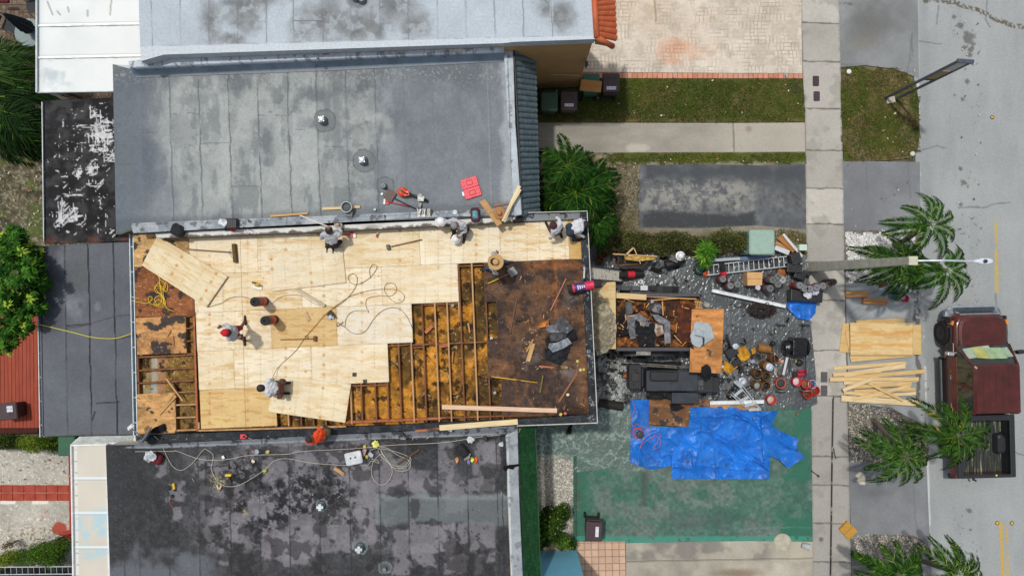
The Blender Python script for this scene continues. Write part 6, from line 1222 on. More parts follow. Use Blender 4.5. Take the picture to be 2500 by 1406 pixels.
# ================================================================ PEOPLE
SKIN=mat('skin',(150,98,74),.6,var=.04,bump=0);SKIND=mat('skin_dark',(112,72,54),.6,var=.04,bump=0);HAIR=mat('hair_black',(26,22,22),.6,c2=(44,36,34),vs=40,stretch=(1,1,3),bump=.5)
SHOE=mat('boot_dark',(44,36,34),.7);
def cloth(name,c):return mat('cloth_'+name,c,.9,var=.06,vs=7,bump=.35,bs=24)
def person(name_label,J,z0,shirt,pants,skin=None,sleeves=True,shorts=False,glove=None,shoe=None,hair=True,prone=0.):
    """J: joints as (picture x, picture y, height above the surface). One continuous skin grown over the limbs."""
    skin=skin or SKIN;shoe=shoe or SHOE;glove=glove or skin
    j={k:P3(v[0],v[1],z0+v[2])for k,v in J.items()if len(v)>2}
    bp=(j['ftL']+j['ftR'])/2;t=thing('person',name_label,'person',(bp.x,bp.y,z0))
    mats=[skin,shirt,pants,shoe,glove];caps=[]   # (a,b,ra,rb,mat)
    def cap(a,b,ra,rb,m):caps.append((Vector(a),Vector(b),ra,rb,m))
    nk,pv,hd=j['neck'],j['pelvis'],j['head'];up=(nk-pv).normalized();sl_,sr=j['shL'],j['shR'];across=(sr-sl_).normalized();fwd=up.cross(across).normalized()
    if 'fwd' in J:pass
    chest=pv.lerp(nk,.68);waist=pv.lerp(nk,.3)
    for s_ in(-.085,0,.085):cap(chest+across*s_,waist+across*s_*.8,.118,.105,1)
    cap(sl_.lerp(nk,.35),sr.lerp(nk,.35),.085,.085,1);cap(sl_,sl_.lerp(nk,.5)-up*.03,.068,.09,1);cap(sr,sr.lerp(nk,.5)-up*.03,.068,.09,1)
    cap(pv.lerp(nk,.0)+across*.07,waist+across*.05,.12,.108,2);cap(pv-across*.07,waist-across*.05,.12,.108,2);cap(waist,chest,.125,.125,1)
    cap(nk-up*.03,nk.lerp(hd,.5),.055,.05,0)
    for s_ in 'LR':
        sh,el,ha=j['sh'+s_],j['el'+s_],j['ha'+s_];cap(sh,el,.06,.047,1);cap(el,el.lerp(ha,.45),.047,.043,1);cap(el.lerp(ha,.45),ha,.043 if sleeves else .038,.036 if sleeves else .028,1 if sleeves else 0)
        hip=pv+across*(-.09 if s_=='L' else .09)-up*.03;kn,ft=j['kn'+s_],j['ft'+s_];cap(hip,kn,.095,.066,2)
        lm=0 if shorts else 2;cap(kn,ft+Vector((0,0,.07)),.062 if not shorts else .056,.045 if not shorts else .036,lm)
        to=Vector((ft.x,ft.y,z0+.035));td=J.get('toe'+s_);tv=(P3(td[0],td[1],z0+.035)-to)if td else(fwd*1.0);tv.z=0;tv=tv.normalized()if tv.length>.01 else Vector((0,1,0));cap(to-tv*.05,to+tv*.16,.05,.042,3);cap(ft+Vector((0,0,.04)),to,.05,.05,3)
        # palm, four bent fingers, thumb from the side of the palm
        fd=(ha-el).normalized();dn=Vector((0,0,-1));sd=fd.cross(dn);sd=sd.normalized()if sd.length>.1 else Vector((1,0,0));pn=fd.cross(sd).normalized();
        if pn.z>0:pn=-pn
        pe=ha+fd*.085;cap(ha+sd*.016,pe+sd*.022,.02,.018,4);cap(ha-sd*.016,pe-sd*.022,.02,.018,4)
        for q,ln in zip((-.033,-.011,.011,.033),(.058,.074,.078,.066)):
            a=pe+sd*q;b_=a+fd*ln*.5+pn*.008;c_=b_+fd*ln*.3+pn*ln*.35;cap(a,b_,.011,.0105,4);cap(b_,c_,.0105,.009,4)
        sg=1 if s_=='L' else-1;a=ha+fd*.03+sd*.026*sg;b_=a+sd*.035*sg+fd*.025+pn*.01;cap(a,b_,.013,.012,4);cap(b_,b_+fd*.032+pn*.012,.012,.010,4)
    # head with face
    hdir=(hd-nk).normalized();face=P3(*J['face'][:2],z0+J['face'][2])-hd if 'face' in J else fwd*1.;face=(face-hdir*face.dot(hdir)).normalized();hx=hdir.cross(face).normalized()
    cap(hd+hdir*.03-face*.015,hd-hdir*.01-face*.005,.092,.085,0);cap(hd-hdir*.04+face*.02,hd-hdir*.075+face*.045,.065,.045,0)
    cap(hd-hdir*.0+face*.085,hd-hdir*.03+face*.108,.012,.017,0);cap(hd-hdir*.065+face*.078-hx*.02,hd-hdir*.065+face*.078+hx*.02,.013,.013,0)
    for s_ in(-1,1):cap(hd+hx*.088*s_-hdir*.01,hd+hx*.092*s_-hdir*.035,.016,.012,0);cap(hd+hdir*.018+face*.072+hx*.03*s_,hd+hdir*.018+face*.075+hx*.036*s_,.016,.014,0)
    mb=MB()
    for a,b_,ra,rb,m in caps:
        d=b_-a;L=d.length;d=d.normalized()if L>1e-5 else Vector((0,0,1));M=d.to_track_quat('Z','Y').to_matrix().to_4x4();prof=[]
        for k in range(6):w=math.pi/2*k/5;prof.append((max(.0004,ra*math.sin(w)),-ra*math.cos(w)))
        for k in range(1,6):w=math.pi/2*k/5;prof.append((max(.0004,rb*math.cos(w)),L+rb*math.sin(w)))
        mb.lathe(a,prof,12,0,M)
    o=mb.build('tmp',[skin],None,world=False);md=o.modifiers.new('r','REMESH');md.mode='VOXEL';md.voxel_size=.0075;sm_=o.modifiers.new('s','SMOOTH');sm_.factor=.5;sm_.iterations=3
    dg=bpy.context.evaluated_depsgraph_get();me=bpy.data.meshes.new_from_object(o.evaluated_get(dg));bpy.data.objects.remove(o);me.name='body'
    n=len(me.vertices);co=np.zeros(n*3,np.float32);me.vertices.foreach_get('co',co);co=co.reshape(-1,3).astype(float)
    best=np.full(n,1e9);lab=np.zeros(n,int)
    for a,b_,ra,rb,m in caps:
        A=np.array(a);D=np.array(b_)-A;L2=D.dot(D)+1e-9;tt=np.clip(((co-A)@D)/L2,0,1);dist=np.linalg.norm(co-(A+tt[:,None]*D),axis=1)-(ra+(rb-ra)*tt)
        if m==2 and shorts:pass
        k=dist<best;best[k]=dist[k];lab[k]=m
    # fabric folds on clothing
    nr=np.zeros(n*3,np.float32);me.vertices.foreach_get('normal',nr);nr=nr.reshape(-1,3);fo=(fbm(co[:,0]*100+co[:,2]*60,co[:,1]*100-co[:,2]*70,7,3,5)-.5);fo2=1-np.abs(fbm(co[:,0]*90+40,co[:,1]*90+co[:,2]*90,11,3,8)*2-1)*2
    cl=(lab==1)*1.+(lab==2)*.7;co=co+nr*((fo*.022+np.clip(fo2,0,1)*.012)*cl)[:,None]
    co-=np.array(t.location);me.vertices.foreach_set('co',co.astype(np.float32).ravel())
    me.materials.clear();[me.materials.append(m)for m in mats]
    fi=[0]*len(me.polygons)
    for i,p in enumerate(me.polygons):fi[i]=int(lab[p.vertices[0]])
    me.polygons.foreach_set('material_index',fi);me.polygons.foreach_set('use_smooth',[True]*len(fi));me.update()
    ob=bpy.data.objects.new('body',me);COL.objects.link(ob);ob.parent=t
    B=Matrix((hx,face,hdir)).transposed().to_4x4()
    if hair:
        b=MB();b.lathe(hd-hdir*.02-face*.036,[(.05,-.1),(.09,-.06),(.107,-.01),(.111,.03),(.105,.07),(.08,.108),(.045,.126),(.003,.13)],20,0,B);b.build('hair',HAIR,t,smooth=True)
    t['_d']=0;del t['_d'];return t,hd,hdir,face,hx,B
def capm(t,hd,hdir,face,B,m,brim=True,m2=None):
    b=MB();c=hd+hdir*.03-face*.012;b.lathe(c,[(.106,-.005),(.112,.02),(.108,.06),(.085,.1),(.045,.122),(.01,.128),(.001,.128)],22,0,B)
    if brim:
        L1,L2=[],[]
        for i in range(9):
            a=R(20+140*i/8);v=Vector((.092*math.cos(a),.1*math.sin(a)+.075*math.sin(a)**1.5,.005));L1.append(c+(B@v));L2.append(c+(B@Vector((.1*math.cos(a),.07*math.sin(a),.012))))
        k=len(b.v);b.v+=[tuple(v)for v in L1+L2]+[tuple(v+hdir*.006)for v in L1+L2];b.f+=[(k+i,k+i+1,k+9+i+1,k+9+i)for i in range(8)]+[(k+18+9+i,k+18+9+i+1,k+18+i+1,k+18+i)for i in range(8)]+[(k+i,k+18+i,k+19+i,k+1+i)for i in range(8)];b.m+=[0]*24
    b.lathe(c+hdir*.128,[(.008,-.004),(.008,.004),(.001,.006)],8,0,B)
    o=b.build('cap',[m],t,smooth=True);return o
GREY=cloth('light_grey',(186,188,193));WHITE=cloth('white_grey',(210,212,215));BLACKP=cloth('black',(36,34,36));JEAN=cloth('jeans',(62,84,108));DARKJ=cloth('dark_jeans',(46,56,74));BRN=cloth('brown',(72,58,48))
# 1 kneeling at the upper parapet
person('black-haired person kneeling by the white parapet, grey shirt, reaching for a tan hat',dict(head=(803,560,.98),neck=(805,569,.84),pelvis=(812,596,.42),shL=(788,573,.80),shR=(827,573,.80),elL=(784,583,.55),haL=(796,574,.35),elR=(833,567,.62),haR=(828,556,.5),knL=(800,586,.10),knR=(830,590,.12),ftL=(799,603,.06),ftR=(814,605,.06),face=(803,540,.8),toeL=(799,612),toeR=(814,612)),ZD,GREY,BLACKP)
# 2 crouching with white hats
t,hd,hdir,fc,hx,B=person('person crouching in grey cap and shirt, with white helmets in both hands',dict(head=(1112,549,.86),neck=(1119,545,.80),pelvis=(1131,556,.38),shL=(1108,537,.74),shR=(1133,551,.76),elL=(1093,540,.66),haL=(1080,550,.55),elR=(1137,565,.55),haR=(1122,575,.45),knL=(1106,559,.45),knR=(1134,571,.5),ftL=(1108,569,.06),ftR=(1134,579,.06),face=(1098,560,.6),toeL=(1104,578),toeR=(1132,590)),ZD,GREY,BLACKP,SKIN,hair=False)
capm(t,hd,hdir,fc,B,cloth('cap_grey',(142,138,142)))
# 3 straw hat
t,hd,hdir,fc,hx,B=person('person in a wide straw hat, grey shirt and jeans beside the square shovel',dict(head=(1209,640,1.5),neck=(1205,641,1.34),pelvis=(1202,643,.92),shL=(1206,626,1.29),shR=(1205,656,1.28),elL=(1203,618,1.06),haL=(1210,617,.98),elR=(1208,666,1.02),haR=(1213,669,.9),knL=(1213,634,.5),knR=(1193,652,.5),ftL=(1238,640,.06),ftR=(1187,657,.06),face=(1225,645,1.4),toeL=(1248,640),toeR=(1180,658)),ZD,GREY,JEAN,glove=mat('glove_red',(150,48,40),.8),hair=True)
b=MB();c=hd+hdir*.05;b.lathe(c,[(.001,.125),(.05,.122),(.078,.105),(.09,.05),(.098,.0),(.15,-.004),(.2,.0),(.225,.012),(.222,.006),(.15,-.012),(.09,-.01)],30,0,Matrix.Identity(4));b.build('straw_hat',mat('straw',(216,180,122),.9,c2=(190,150,96),vs=60,bs=160,bump=.6),t,smooth=True)
b=MB();b.lathe(c,[(.1,.004),(.1,.022),(.094,.024)],26,0,None,cap=False);b.build('hat_band',mat('straw_dark',(150,108,66),.9),t)
# 4 maroon cap, arms wide
t,hd,hdir,fc,hx,B=person('person in a maroon cap and white long-sleeved shirt, arms spread, near the roof corner',dict(head=(1353,551,.98),neck=(1359,554,.9),pelvis=(1361,562,.52),shL=(1351,563,.86),shR=(1367,545,.86),elL=(1350,573,.7),haL=(1344,580,.5),elR=(1365,537,.78),haR=(1359,531,.62),knL=(1343,560,.42),knR=(1366,560,.4),ftL=(1339,555,.06),ftR=(1367,567,.06),face=(1335,545,.7),toeL=(1335,548),toeR=(1370,575)),ZD,WHITE,BRN,SKIN,hair=False)
capm(t,hd,hdir,fc,B,cloth('cap_maroon',(72,40,48)))
# 5 bending over the roof edge
t,*_=person('person in a white shirt and dark jeans bending over the roof corner parapet',dict(head=(1428,549,.60),neck=(1419,549,.70),pelvis=(1391,561,.72),shL=(1416,539,.68),shR=(1419,561,.70),elL=(1426,541,.5),haL=(1433,549,.35),elR=(1411,573,.5),haR=(1424,577,.32),knL=(1395,555,.4),knR=(1397,574,.38),ftL=(1393,556,.06),ftR=(1404,586,.06),face=(1434,552,.2),toeL=(1400,556),toeR=(1416,586)),ZD,WHITE,DARKJ,SKIND)
# 6 red cap walking
t,hd,hdir,fc,hx,B=person('person in a red cap, light grey shirt and red shorts striding across the new plywood',dict(head=(552,812,1.56),neck=(560,812,1.40),pelvis=(575,811,.92),shL=(559,827,1.34),shR=(559,798,1.34),elL=(571,829,1.08),haL=(584,822,.95),elR=(552,793,1.1),haR=(543,796,1.2),knL=(588,824,.5),knR=(588,800,.5),ftL=(596,829,.06),ftR=(598,786,.06),face=(542,812,1.4),toeL=(598,840),toeR=(598,772)),ZD,GREY,cloth('red_shorts',(140,24,34)),SKIND,shorts=True,hair=True)
capm(t,hd,hdir,fc,B,cloth('cap_red',(206,26,44)))
# 7 tool belt
t,*_=person('black-haired person in a white shirt and brown tool belt kneeling on loose plywood',dict(head=(637,947,.78),neck=(648,946,.76),pelvis=(682,947,.46),shL=(656,962,.72),shR=(656,930,.72),elL=(660,966,.42),haL=(650,958,.22),elR=(667,926,.45),haR=(660,930,.22),knL=(668,956,.10),knR=(668,938,.10),ftL=(692,960,.06),ftR=(693,934,.06),face=(625,947,.4),toeL=(700,960),toeR=(700,934)),ZD+.09,WHITE,DARKJ,SKIN)
x=P3(680,947,ZD+.62);b=MB();b.box(P3(685,947,ZD+.62),(.09,.3,.2),0,0,0,R(-30));b.build('belt',mat('leather',(92,56,40),.8,var=.1),t,bevel=.02)
for py in(929,935,961,967):
    b=MB();b.box(P3(690 if py<940 else 684,py,ZD+.52),(.14,.09,.2),R(10),0,R(20 if py>940 else-20));b.build('tool_pouch',mat('leather',(92,56,40)),t,bevel=.025)
b=MB();b.tube([P3(673,930,ZD+.55),P3(676,938,ZD+.5)],.03,8);b.build('drill',mat('teal_tool',(28,60,58),.5),t)
# 8 orange shirt
t,hd,hdir,fc,hx,B=person('person in a bright orange shirt and dark cap squatting on the tarred edge',dict(head=(758,1070,.92),neck=(767,1067,.84),pelvis=(794,1061,.42),shL=(763,1079,.76),shR=(775,1056,.80),elL=(750,1079,.55),haL=(748,1072,.35),elR=(784,1050,.6),haR=(778,1046,.35),knL=(776,1074,.42),knR=(790,1050,.45),ftL=(786,1066,.06),ftR=(803,1048,.06),face=(745,1072,.7),toeL=(780,1068),toeR=(796,1044)),ZE+.12,cloth('orange',(238,78,30)),cloth('camo',(92,92,64)),SKIN,hair=False)
capm(t,hd,hdir,fc,B,cloth('cap_black',(52,50,50)))
# ================================================================ PICKUP TRUCK
TX,TY=15.74,-3.47
TR=thing('pickup_truck','maroon crew-cab pickup truck with a black bed rail parked on the road','pickup truck',(TX,TY,.008),R(1.5))
MAR=mat('maroon_paint',(98,44,38),.26,.15,c2=(72,34,30),vs=2.6,bump=.03,spec=.5,coat=.5);TRIM=mat('truck_black',(38,42,46),.55,var=.1);CHR=mat('chrome',(214,218,222),.14,.9,bump=0);GLS=mat('truck_glass',(34,42,40),.06,0,c2=(52,62,56),vs=3,bump=0,spec=.8)
def tb(name,mb,m,parent=None,**k):return mb.build(name,m,parent or TR,world=False,**k)
def rr(x0,x1,y0,y1,r,z):return rrect(x0,x1,y0,y1,r,z,4)
b=MB();b.loft([rr(-.88,.88,1.15,2.62,.3,.42),rr(-.93,.93,1.0,2.66,.4,.6),rr(-.93,.93,1.0,2.66,.42,.85),rr(-.88,.88,1.0,2.6,.42,1.0),rr(-.8,.8,1.1,2.54,.38,1.05)]);tb('front_body',b,MAR,smooth=True)
b=MB();b.loft([rr(-.8,.8,1.2,2.56,.36,1.03),rr(-.78,.78,1.22,2.52,.36,1.09),rr(-.7,.7,1.3,2.44,.34,1.115)]);b.loft([rr(-.4,.4,1.68,2.32,.06,1.104),rr(-.38,.38,1.7,2.29,.06,1.13)]);tb('bonnet',b,MAR,smooth=False,bevel=.02)
b=MB();b.loft([rr(-.9,.9,-.75,1.22,.06,.40),rr(-.95,.95,-.76,1.22,.06,.6),rr(-.95,.95,-.76,1.22,.06,.9),rr(-.89,.89,-.74,1.2,.06,1.08)]);tb('cab_body',b,MAR,smooth=False,bevel=.02)
# greenhouse: glass loft with roof, pillars
b=MB();b.loft([[Vector(p)for p in((-.88,-.72,1.07),(.88,-.72,1.07),(.86,1.6,1.06),(-.86,1.6,1.06))],[Vector(p)for p in((-.72,-.56,1.70),(.72,-.56,1.70),(.70,.95,1.69),(-.70,.95,1.69))]]);tb('glass',b,GLS)
b=MB();b.loft([rr(-.75,.75,-.6,1.0,.1,1.69),rr(-.75,.75,-.6,1.02,.12,1.75),rr(-.69,.69,-.54,.94,.12,1.80)]);rf=tb('roof',b,MAR,smooth=False,bevel=.015)
b=MB()
for x in(-.42,-.21,0,.21,.42):b.box((x,.2,1.802),(.11,1.3,.02))
tb('roof_rib',b,MAR,rf,bevel=.005)
for s_ in(-1,1):

    for q in(((.885*s_,1.58,1.06),(.71*s_,.95,1.72),.07,.05),((.9*s_,-.7,1.06),(.73*s_,-.56,1.72),.12,.06),((.9*s_,.35,1.06),(.73*s_,.2,1.72),.07,.05)):b=MB();b.beam(*q);tb('pillar',b,MAR)
    M=Matrix.Rotation(R(90),4,'Y')
    for y in(1.96,-1.75):
        b=MB();b.lathe((-.13+(.86*s_),y,.41),[(.22,.0),(.37,.005),(.41,.05),(.41,.2),(.37,.255),(.22,.26)],26,0,M);w=tb('wheel',b,mat('tyre_black',(24,24,26),.9,bs=30,bump=.6),smooth=False)
        b=MB();b.lathe(((.86+.13*1)*s_ if s_>0 else .86*s_-.13,y,.41),[(.03,-.012),(.1,-.012),(.19,.0),(.225,-.004),(.225,.012)],22,0,M);b.lathe((.995*s_,y,.41),[(.001,-.02),(.05,-.02),(.05,.02)],12,0,M);tb('rim',b,mat('rim_dark',(58,58,62),.45,.6),w)
        if y>0 and s_<0:w.location.x+=-.02
        b=MB();b.loft([[Vector((.90*s_,y+.5*math.cos(a),.42+.49*math.sin(a)))for a in[math.pi*i/10 for i in range(11)]]+[Vector((.90*s_,y-.56,.42)),Vector((.90*s_,y-.56,.9)),Vector((.90*s_,y+.56,.9)),Vector((.90*s_,y+.56,.42))],[Vector((.97*s_,y+.5*math.cos(a),.42+.49*math.sin(a)))for a in[math.pi*i/10 for i in range(11)]]+[Vector((.96*s_,y-.56,.42)),Vector((.95*s_,y-.56,.9)),Vector((.95*s_,y+.56,.9)),Vector((.96*s_,y+.56,.42))]]);tb('wheel_arch',b,TRIM)
    b=MB();b.box((1.0*s_,.1,.42),(.16,2.0,.04));b.tube([Vector((1.06*s_,-.95,.42)),Vector((1.06*s_,1.15,.42))],.035,8);tb('running_board',b,mat('board_black',(30,32,34),.4,.3));b=MB();b.box((1.03*s_,.1,.445),(.05,1.95,.008));tb('step_strip',b,mat('step_grey',(120,124,128),.5,.4))
    b=MB();b.beam((.9*s_,1.34,1.12),(1.12*s_,1.32,1.14),.05,.05);b.box((1.17*s_,1.32,1.18),(.22,.12,.2),R(8*s_));mr_=tb('mirror',b,TRIM if s_>0 else mat('mirror_silver',(186,192,196),.3,.5),bevel=.02)
    for y in(.5,-.45):
        b=MB();b.box((.955*s_,y,.86),(.02,.16,.035));tb('door_handle',b,CHR)
    b=MB();b.loft([[Vector((s_*.95,2.2,.70)),Vector((s_*.62,2.64,.70)),Vector((s_*.60,2.58,.92)),Vector((s_*.90,2.2,.92))],[Vector((s_*.96,2.18,.74)),Vector((s_*.62,2.69,.74)),Vector((s_*.60,2.61,.95)),Vector((s_*.89,2.18,.96))]]);tb('headlight',b,mat('lamp_clear',(200,206,206),.12,.3,bump=0));b=MB();b.box((s_*.9,2.32,.86),(.09,.14,.2),R(35*s_));tb('indicator',b,mat('amber',(226,140,40),.3))
    b=MB();b.box((s_*.92,1.5,.98),(.03,.3,.06));tb('badge_trim',b,CHR,bevel=.01)
b=MB();b.loft([rr(-.9,.9,2.3,2.82,.24,.42),rr(-.95,.95,2.25,2.87,.28,.5),rr(-.95,.95,2.25,2.87,.28,.62),rr(-.9,.9,2.3,2.82,.26,.66)]);tb('front_bumper',b,CHR,smooth=False)
b=MB();b.box((0,2.74,.7),(1.35,.16,.05));b.box((0,2.63,.85),(1.15,.05,.25));tb('grille',b,mat('grille_grey',(90,98,104),.3,.6),bevel=.01)
b=MB();b.box((0,2.6,.99),(1.3,.05,.04));tb('bonnet_trim',b,CHR,bevel=.01)
b=MB();b.box((0,1.64,1.085),(1.6,.2,.03));tb('cowl',b,TRIM);
for s_,x in((1,-.35),(1,.35)):
    b=MB();b.beam((x,1.6,1.12),(x-.45,1.46,1.2),.02,.015);tb('wiper',b,TRIM)
for(x,y,w,h,rz,c)in((-.56,1.34,.36,.42,.1,(166,182,160)),(-.2,1.33,.5,.44,-.1,(186,186,112)),(.24,1.32,.56,.46,0,(158,182,144)),(.62,1.34,.24,.4,.1,(150,172,150)),(-.1,1.5,.5,.1,.1,(176,186,162))):
    z_=1.06+(1.6-y)*.969+.02;b=MB();b.box((x,y,z_),(w,h,.006),rz,0,R(-44));tb('dashboard_paper',b,mat('paper_%d_%d_%d'%c,c,.5,bump=0))
# bed
b=MB()
for s_ in(-1,1):pass
for s_ in(-1,1):b=MB();b.box((.885*s_,-1.8,.86),(.11,2.02,.5));tb('bed_side',b,MAR,bevel=.02);b=MB();b.box((.825*s_,-1.8,.88),(.01,1.9,.46));tb('bed_liner',b,TRIM)
b=MB();b.box((0,-.82,.98),(1.66,.06,.3));tb('bed_front',b,TRIM)
b=MB()
for s_ in(-1,1):b.box((.87*s_,-1.8,1.13),(.17,2.08,.05))
b.box((0,-.85,1.13),(1.6,.2,.05));tb('bed_rail',b,TRIM,bevel=.015)
b=MB();b.box((0,-1.8,.62),(1.7,2.0,.05));
for i in range(11):b.box((-.6+.12*i,-1.8,.655),(.05,1.94,.02))
tb('bed_floor',b,mat('bed_liner',(52,56,54),.45,c2=(196,196,150),vs=3,stretch=(6,.4,1),thr=(.56,.74)))
for s_ in(-1,1):b=MB();b.loft([rr(.66*s_-.14,.66*s_+.14,-2.15,-1.45,.1,.66),rr(.68*s_-.12,.68*s_+.12,-2.12,-1.48,.1,.86),rr(.7*s_-.1,.7*s_+.1,-2.05,-1.55,.08,.9)]);tb('wheel_tub',b,TRIM,smooth=False)
b=MB();b.box((0,-2.79,.86),(1.72,.07,.5));tg=tb('tailgate',b,MAR,bevel=.015);b=MB();b.box((0,-2.79,1.125),(1.74,.11,.05));tb('tailgate_cap',b,TRIM,tg,bevel=.01);b=MB();b.box((.3,-2.76,1.155),(.05,.05,.01));tb('sticker',b,mat('yellow_paper',(220,220,60),.5),tg)
b=MB();b.box((0,-2.92,.5),(1.8,.16,.16));tb('rear_bumper',b,TRIM,bevel=.03);b=MB();b.beam((0,-2.95,.42),(0,-3.12,.42),.06,.06);b.lathe((0,-3.1,.45),[(.02,0),(.02,.05),(.035,.07),(.03,.1),(.01,.11)],10);tb('tow_hitch',b,mat('rust',(70,50,44),.8))
for s_ in(-1,1):
    b=MB();b.box((s_*.9,-2.83,.85),(.12,.08,.34));tb('tail_light',b,mat('tail_red',(120,16,22),.25,bump=0),bevel=.02)
# ================================================================ STREET FURNITURE
LP=thing('street_lamp','tall square concrete lamp post with a long white arm over the road','street lamp',(*P(1978,652),0));CON=mat('post_concrete',(196,194,178),.9,c2=(164,162,148),vs=5)
x,y=P(1984,652);xt,yt=P(2229,636.5,6.55);b=MB();lo=[]
for z,h_ in((0,.165),(1.5,.15),(4,.13),(6.4,.1),(6.5,.1)):
    t_=z/6.5;cx_,cy_=x+(xt-x)*t_,y+(yt-y)*t_;lo.append([Vector((cx_+a*h_,cy_+c_*h_,z))for a,c_ in((-1,-1),(1,-1),(1,1),(-1,1))])
b.loft(lo);b.build('pole',CON,LP,bevel=.012)
b=MB();b.box((xt,yt,6.53),(.23,.23,.1));b.build('pole_cap',mat('cap_pale',(196,196,172),.7),LP,bevel=.015)
b=MB();b.tube([Vector((xt,yt,6.5)),P3(2300,636,6.78),P3(2388,638,6.85)],.026,10,0,.022);b.beam((xt+.1,yt,6.42),P3(2262,636,6.62),.03,.03);b.build('arm',mat('arm_white',(206,214,220),.4,.3),LP)
b=MB();h0=P3(2376,638,6.86);b.loft([[h0+Vector((L,w*math.cos(a),.055*math.sin(a)*q))for a in[2*math.pi*i/14 for i in range(14)]]for L,w,q in((.0,.035,.7),(.12,.06,.9),(.2,.085,1),(.38,.085,1.1),(.47,.06,.8),(.5,.02,.4))]);hd_=b.build('lamp_head',mat('lamp_white',(212,218,230),.35),LP,smooth=True)
b=MB();b.lathe(h0+Vector((.26,0,.05)),[(.045,0),(.045,.05),(.03,.06)],14);q=b.build('light_sensor',mat('sensor_blue',(40,46,60),.4),LP)
SG=thing('sign','two-post bronze-framed sign standing on the grass island','sign',(*P(2175,242),0))
BZ=mat('sign_bronze',(78,86,98),.5,.2);pa=P(2160,241);pb_=P(2186,243);top=4.15
for(x,y)in(pa,pb_):
    b=MB();b.box((x,y,top/2),(.07,.07,top));b.build('post',BZ,SG,bevel=.006)
dx,dy=pb_[0]-pa[0],pb_[1]-pa[1]
b=MB();b.box(((pa[0]+pb_[0])/2,(pa[1]+pb_[1])/2,top),(.48,.11,.06),math.atan2(dy,dx));b.box(((pa[0]+pb_[0])/2,(pa[1]+pb_[1])/2,2.35),(.36,.06,.06),math.atan2(dy,dx));b.build('frame',BZ,SG)
b=MB();b.box(((pa[0]+pb_[0])/2,(pa[1]+pb_[1])/2,3.7),(.34,.035,.8),math.atan2(dy,dx));b.build('panel',mat('panel_grey',(186,188,186),.5,var=.05),SG)
b=MB();b.box(((pa[0]+pb_[0])/2,(pa[1]+pb_[1])/2,2.8),(.34,.03,.8),math.atan2(dy,dx));b.build('panel',mat('panel_olive',(150,132,90),.6,var=.06),SG)
b=MB();b.box(((pa[0]+pb_[0])/2-.02,(pa[1]+pb_[1])/2-.06,.05),(.3,.22,.12),.2);tag(b.build('concrete_block',mat('block_pale',(172,168,152),.9),bevel=.02),'small pale concrete lump between the feet of the two-post sign','block')
for px,py,r,lab,c in((2072,176,.085,'white utility cap at the upper left of the grass island',(232,232,226)),(2227,376,.085,'pale grey utility cap at the lower right of the grass island',(206,206,200)),(1614,283,.04,'tiny white cleanout cap in the long lawn',(200,200,190))):
    b=MB();b.lathe(P3(px,py,.03),[(r,0),(r,.03),(r*.85,.045),(r*.2,.05)],20);tag(b.build('valve_cover',mat('cap_%d'%c[0],c,.6),smooth=True),lab,'valve cover')
for px,py,w,h_,lab,c in((1991,199,.22,.36,'upper brown meter lid in the sidewalk near the pavers',(74,54,62)),(1993,236,.22,.34,'lower brown meter lid in the sidewalk near the pavers',(74,58,68)),(2011,920,.23,.36,'upper dark grey meter lid in the sidewalk beside the planks',(92,88,90)),(2011,953,.23,.36,'lower dark grey meter lid in the sidewalk beside the planks',(92,88,92))):
    b=MB();b.loft([rrect(*(lambda q:(q[0]-w/2,q[0]+w/2,q[1]-h_/2,q[1]+h_/2))(P(px,py)),.04,z)for z in(.02,.032)]);b.build if 0 else None;tag(b.build('meter_lid',mat('lid_%d_%d'%c[:2],c,.85,var=.12,vs=20,bump=.5)),lab,'meter lid')
mh=thing('manhole','round concrete access cover at the lower corner of the green yard','manhole cover',(*P(1910,1323),.01));b=MB();b.lathe(P3(1910,1323,.012),[(.31,0),(.31,.02),(.27,.022),(.27,.012)],36);b.build('ring',mat('ring_conc',(176,170,150),.9),mh);b=MB();b.lathe(P3(1910,1323,.012),[(.262,0),(.262,.018),(.02,.02),(.02,.015)],36);b.build('cover',mat('cover_conc',(182,176,158),.9),mh)
for px,py,lab in((2422,287,'yellow raised road marker alone at the upper right'),(2434,1276,'yellow raised road marker left of the double line'),(2470,1276,'yellow raised road marker right of the double line')):
    b=MB();x,y=P(px,py);b.box((x,y,.02),(.1,.1,.025),0,0,0,0,.7);b.lathe((x,y,.008),[(.075,0),(.075,.006),(.001,.007)],14,1);tag(b.build('road_marker',[mat('marker_yellow',(220,180,60),.4),mat('marker_base',(90,78,48),.8)]),lab,'road marker')
wc=thing('wall_cap','small white cube-like plastic bucket lying by the round access cover','bucket',(*P(1968,1338),0));b=MB();M=Matrix.Rotation(R(80),4,'Y')@Matrix.Rotation(R(0),4,'X');b.lathe(P3(1958,1330,.12),[(.09,0),(.115,.25),(.12,.26),(.105,.262),(.085,.03)],18,0,Matrix.Rotation(R(-15),4,'Z')@M);b.build('shell',mat('bucket_grey',(176,182,182),.5),wc,smooth=True)
b=MB();b.box(P3(1917,186,.02),(.12,.12,.06));b.lathe(P3(1917,186,.05),[(.04,0),(.04,.02),(.03,.02),(.03,-.01)],14);tag(b.build('cleanout',mat('worn_white',(188,186,178))),'small cleanout fitting in the red paver border','cleanout')
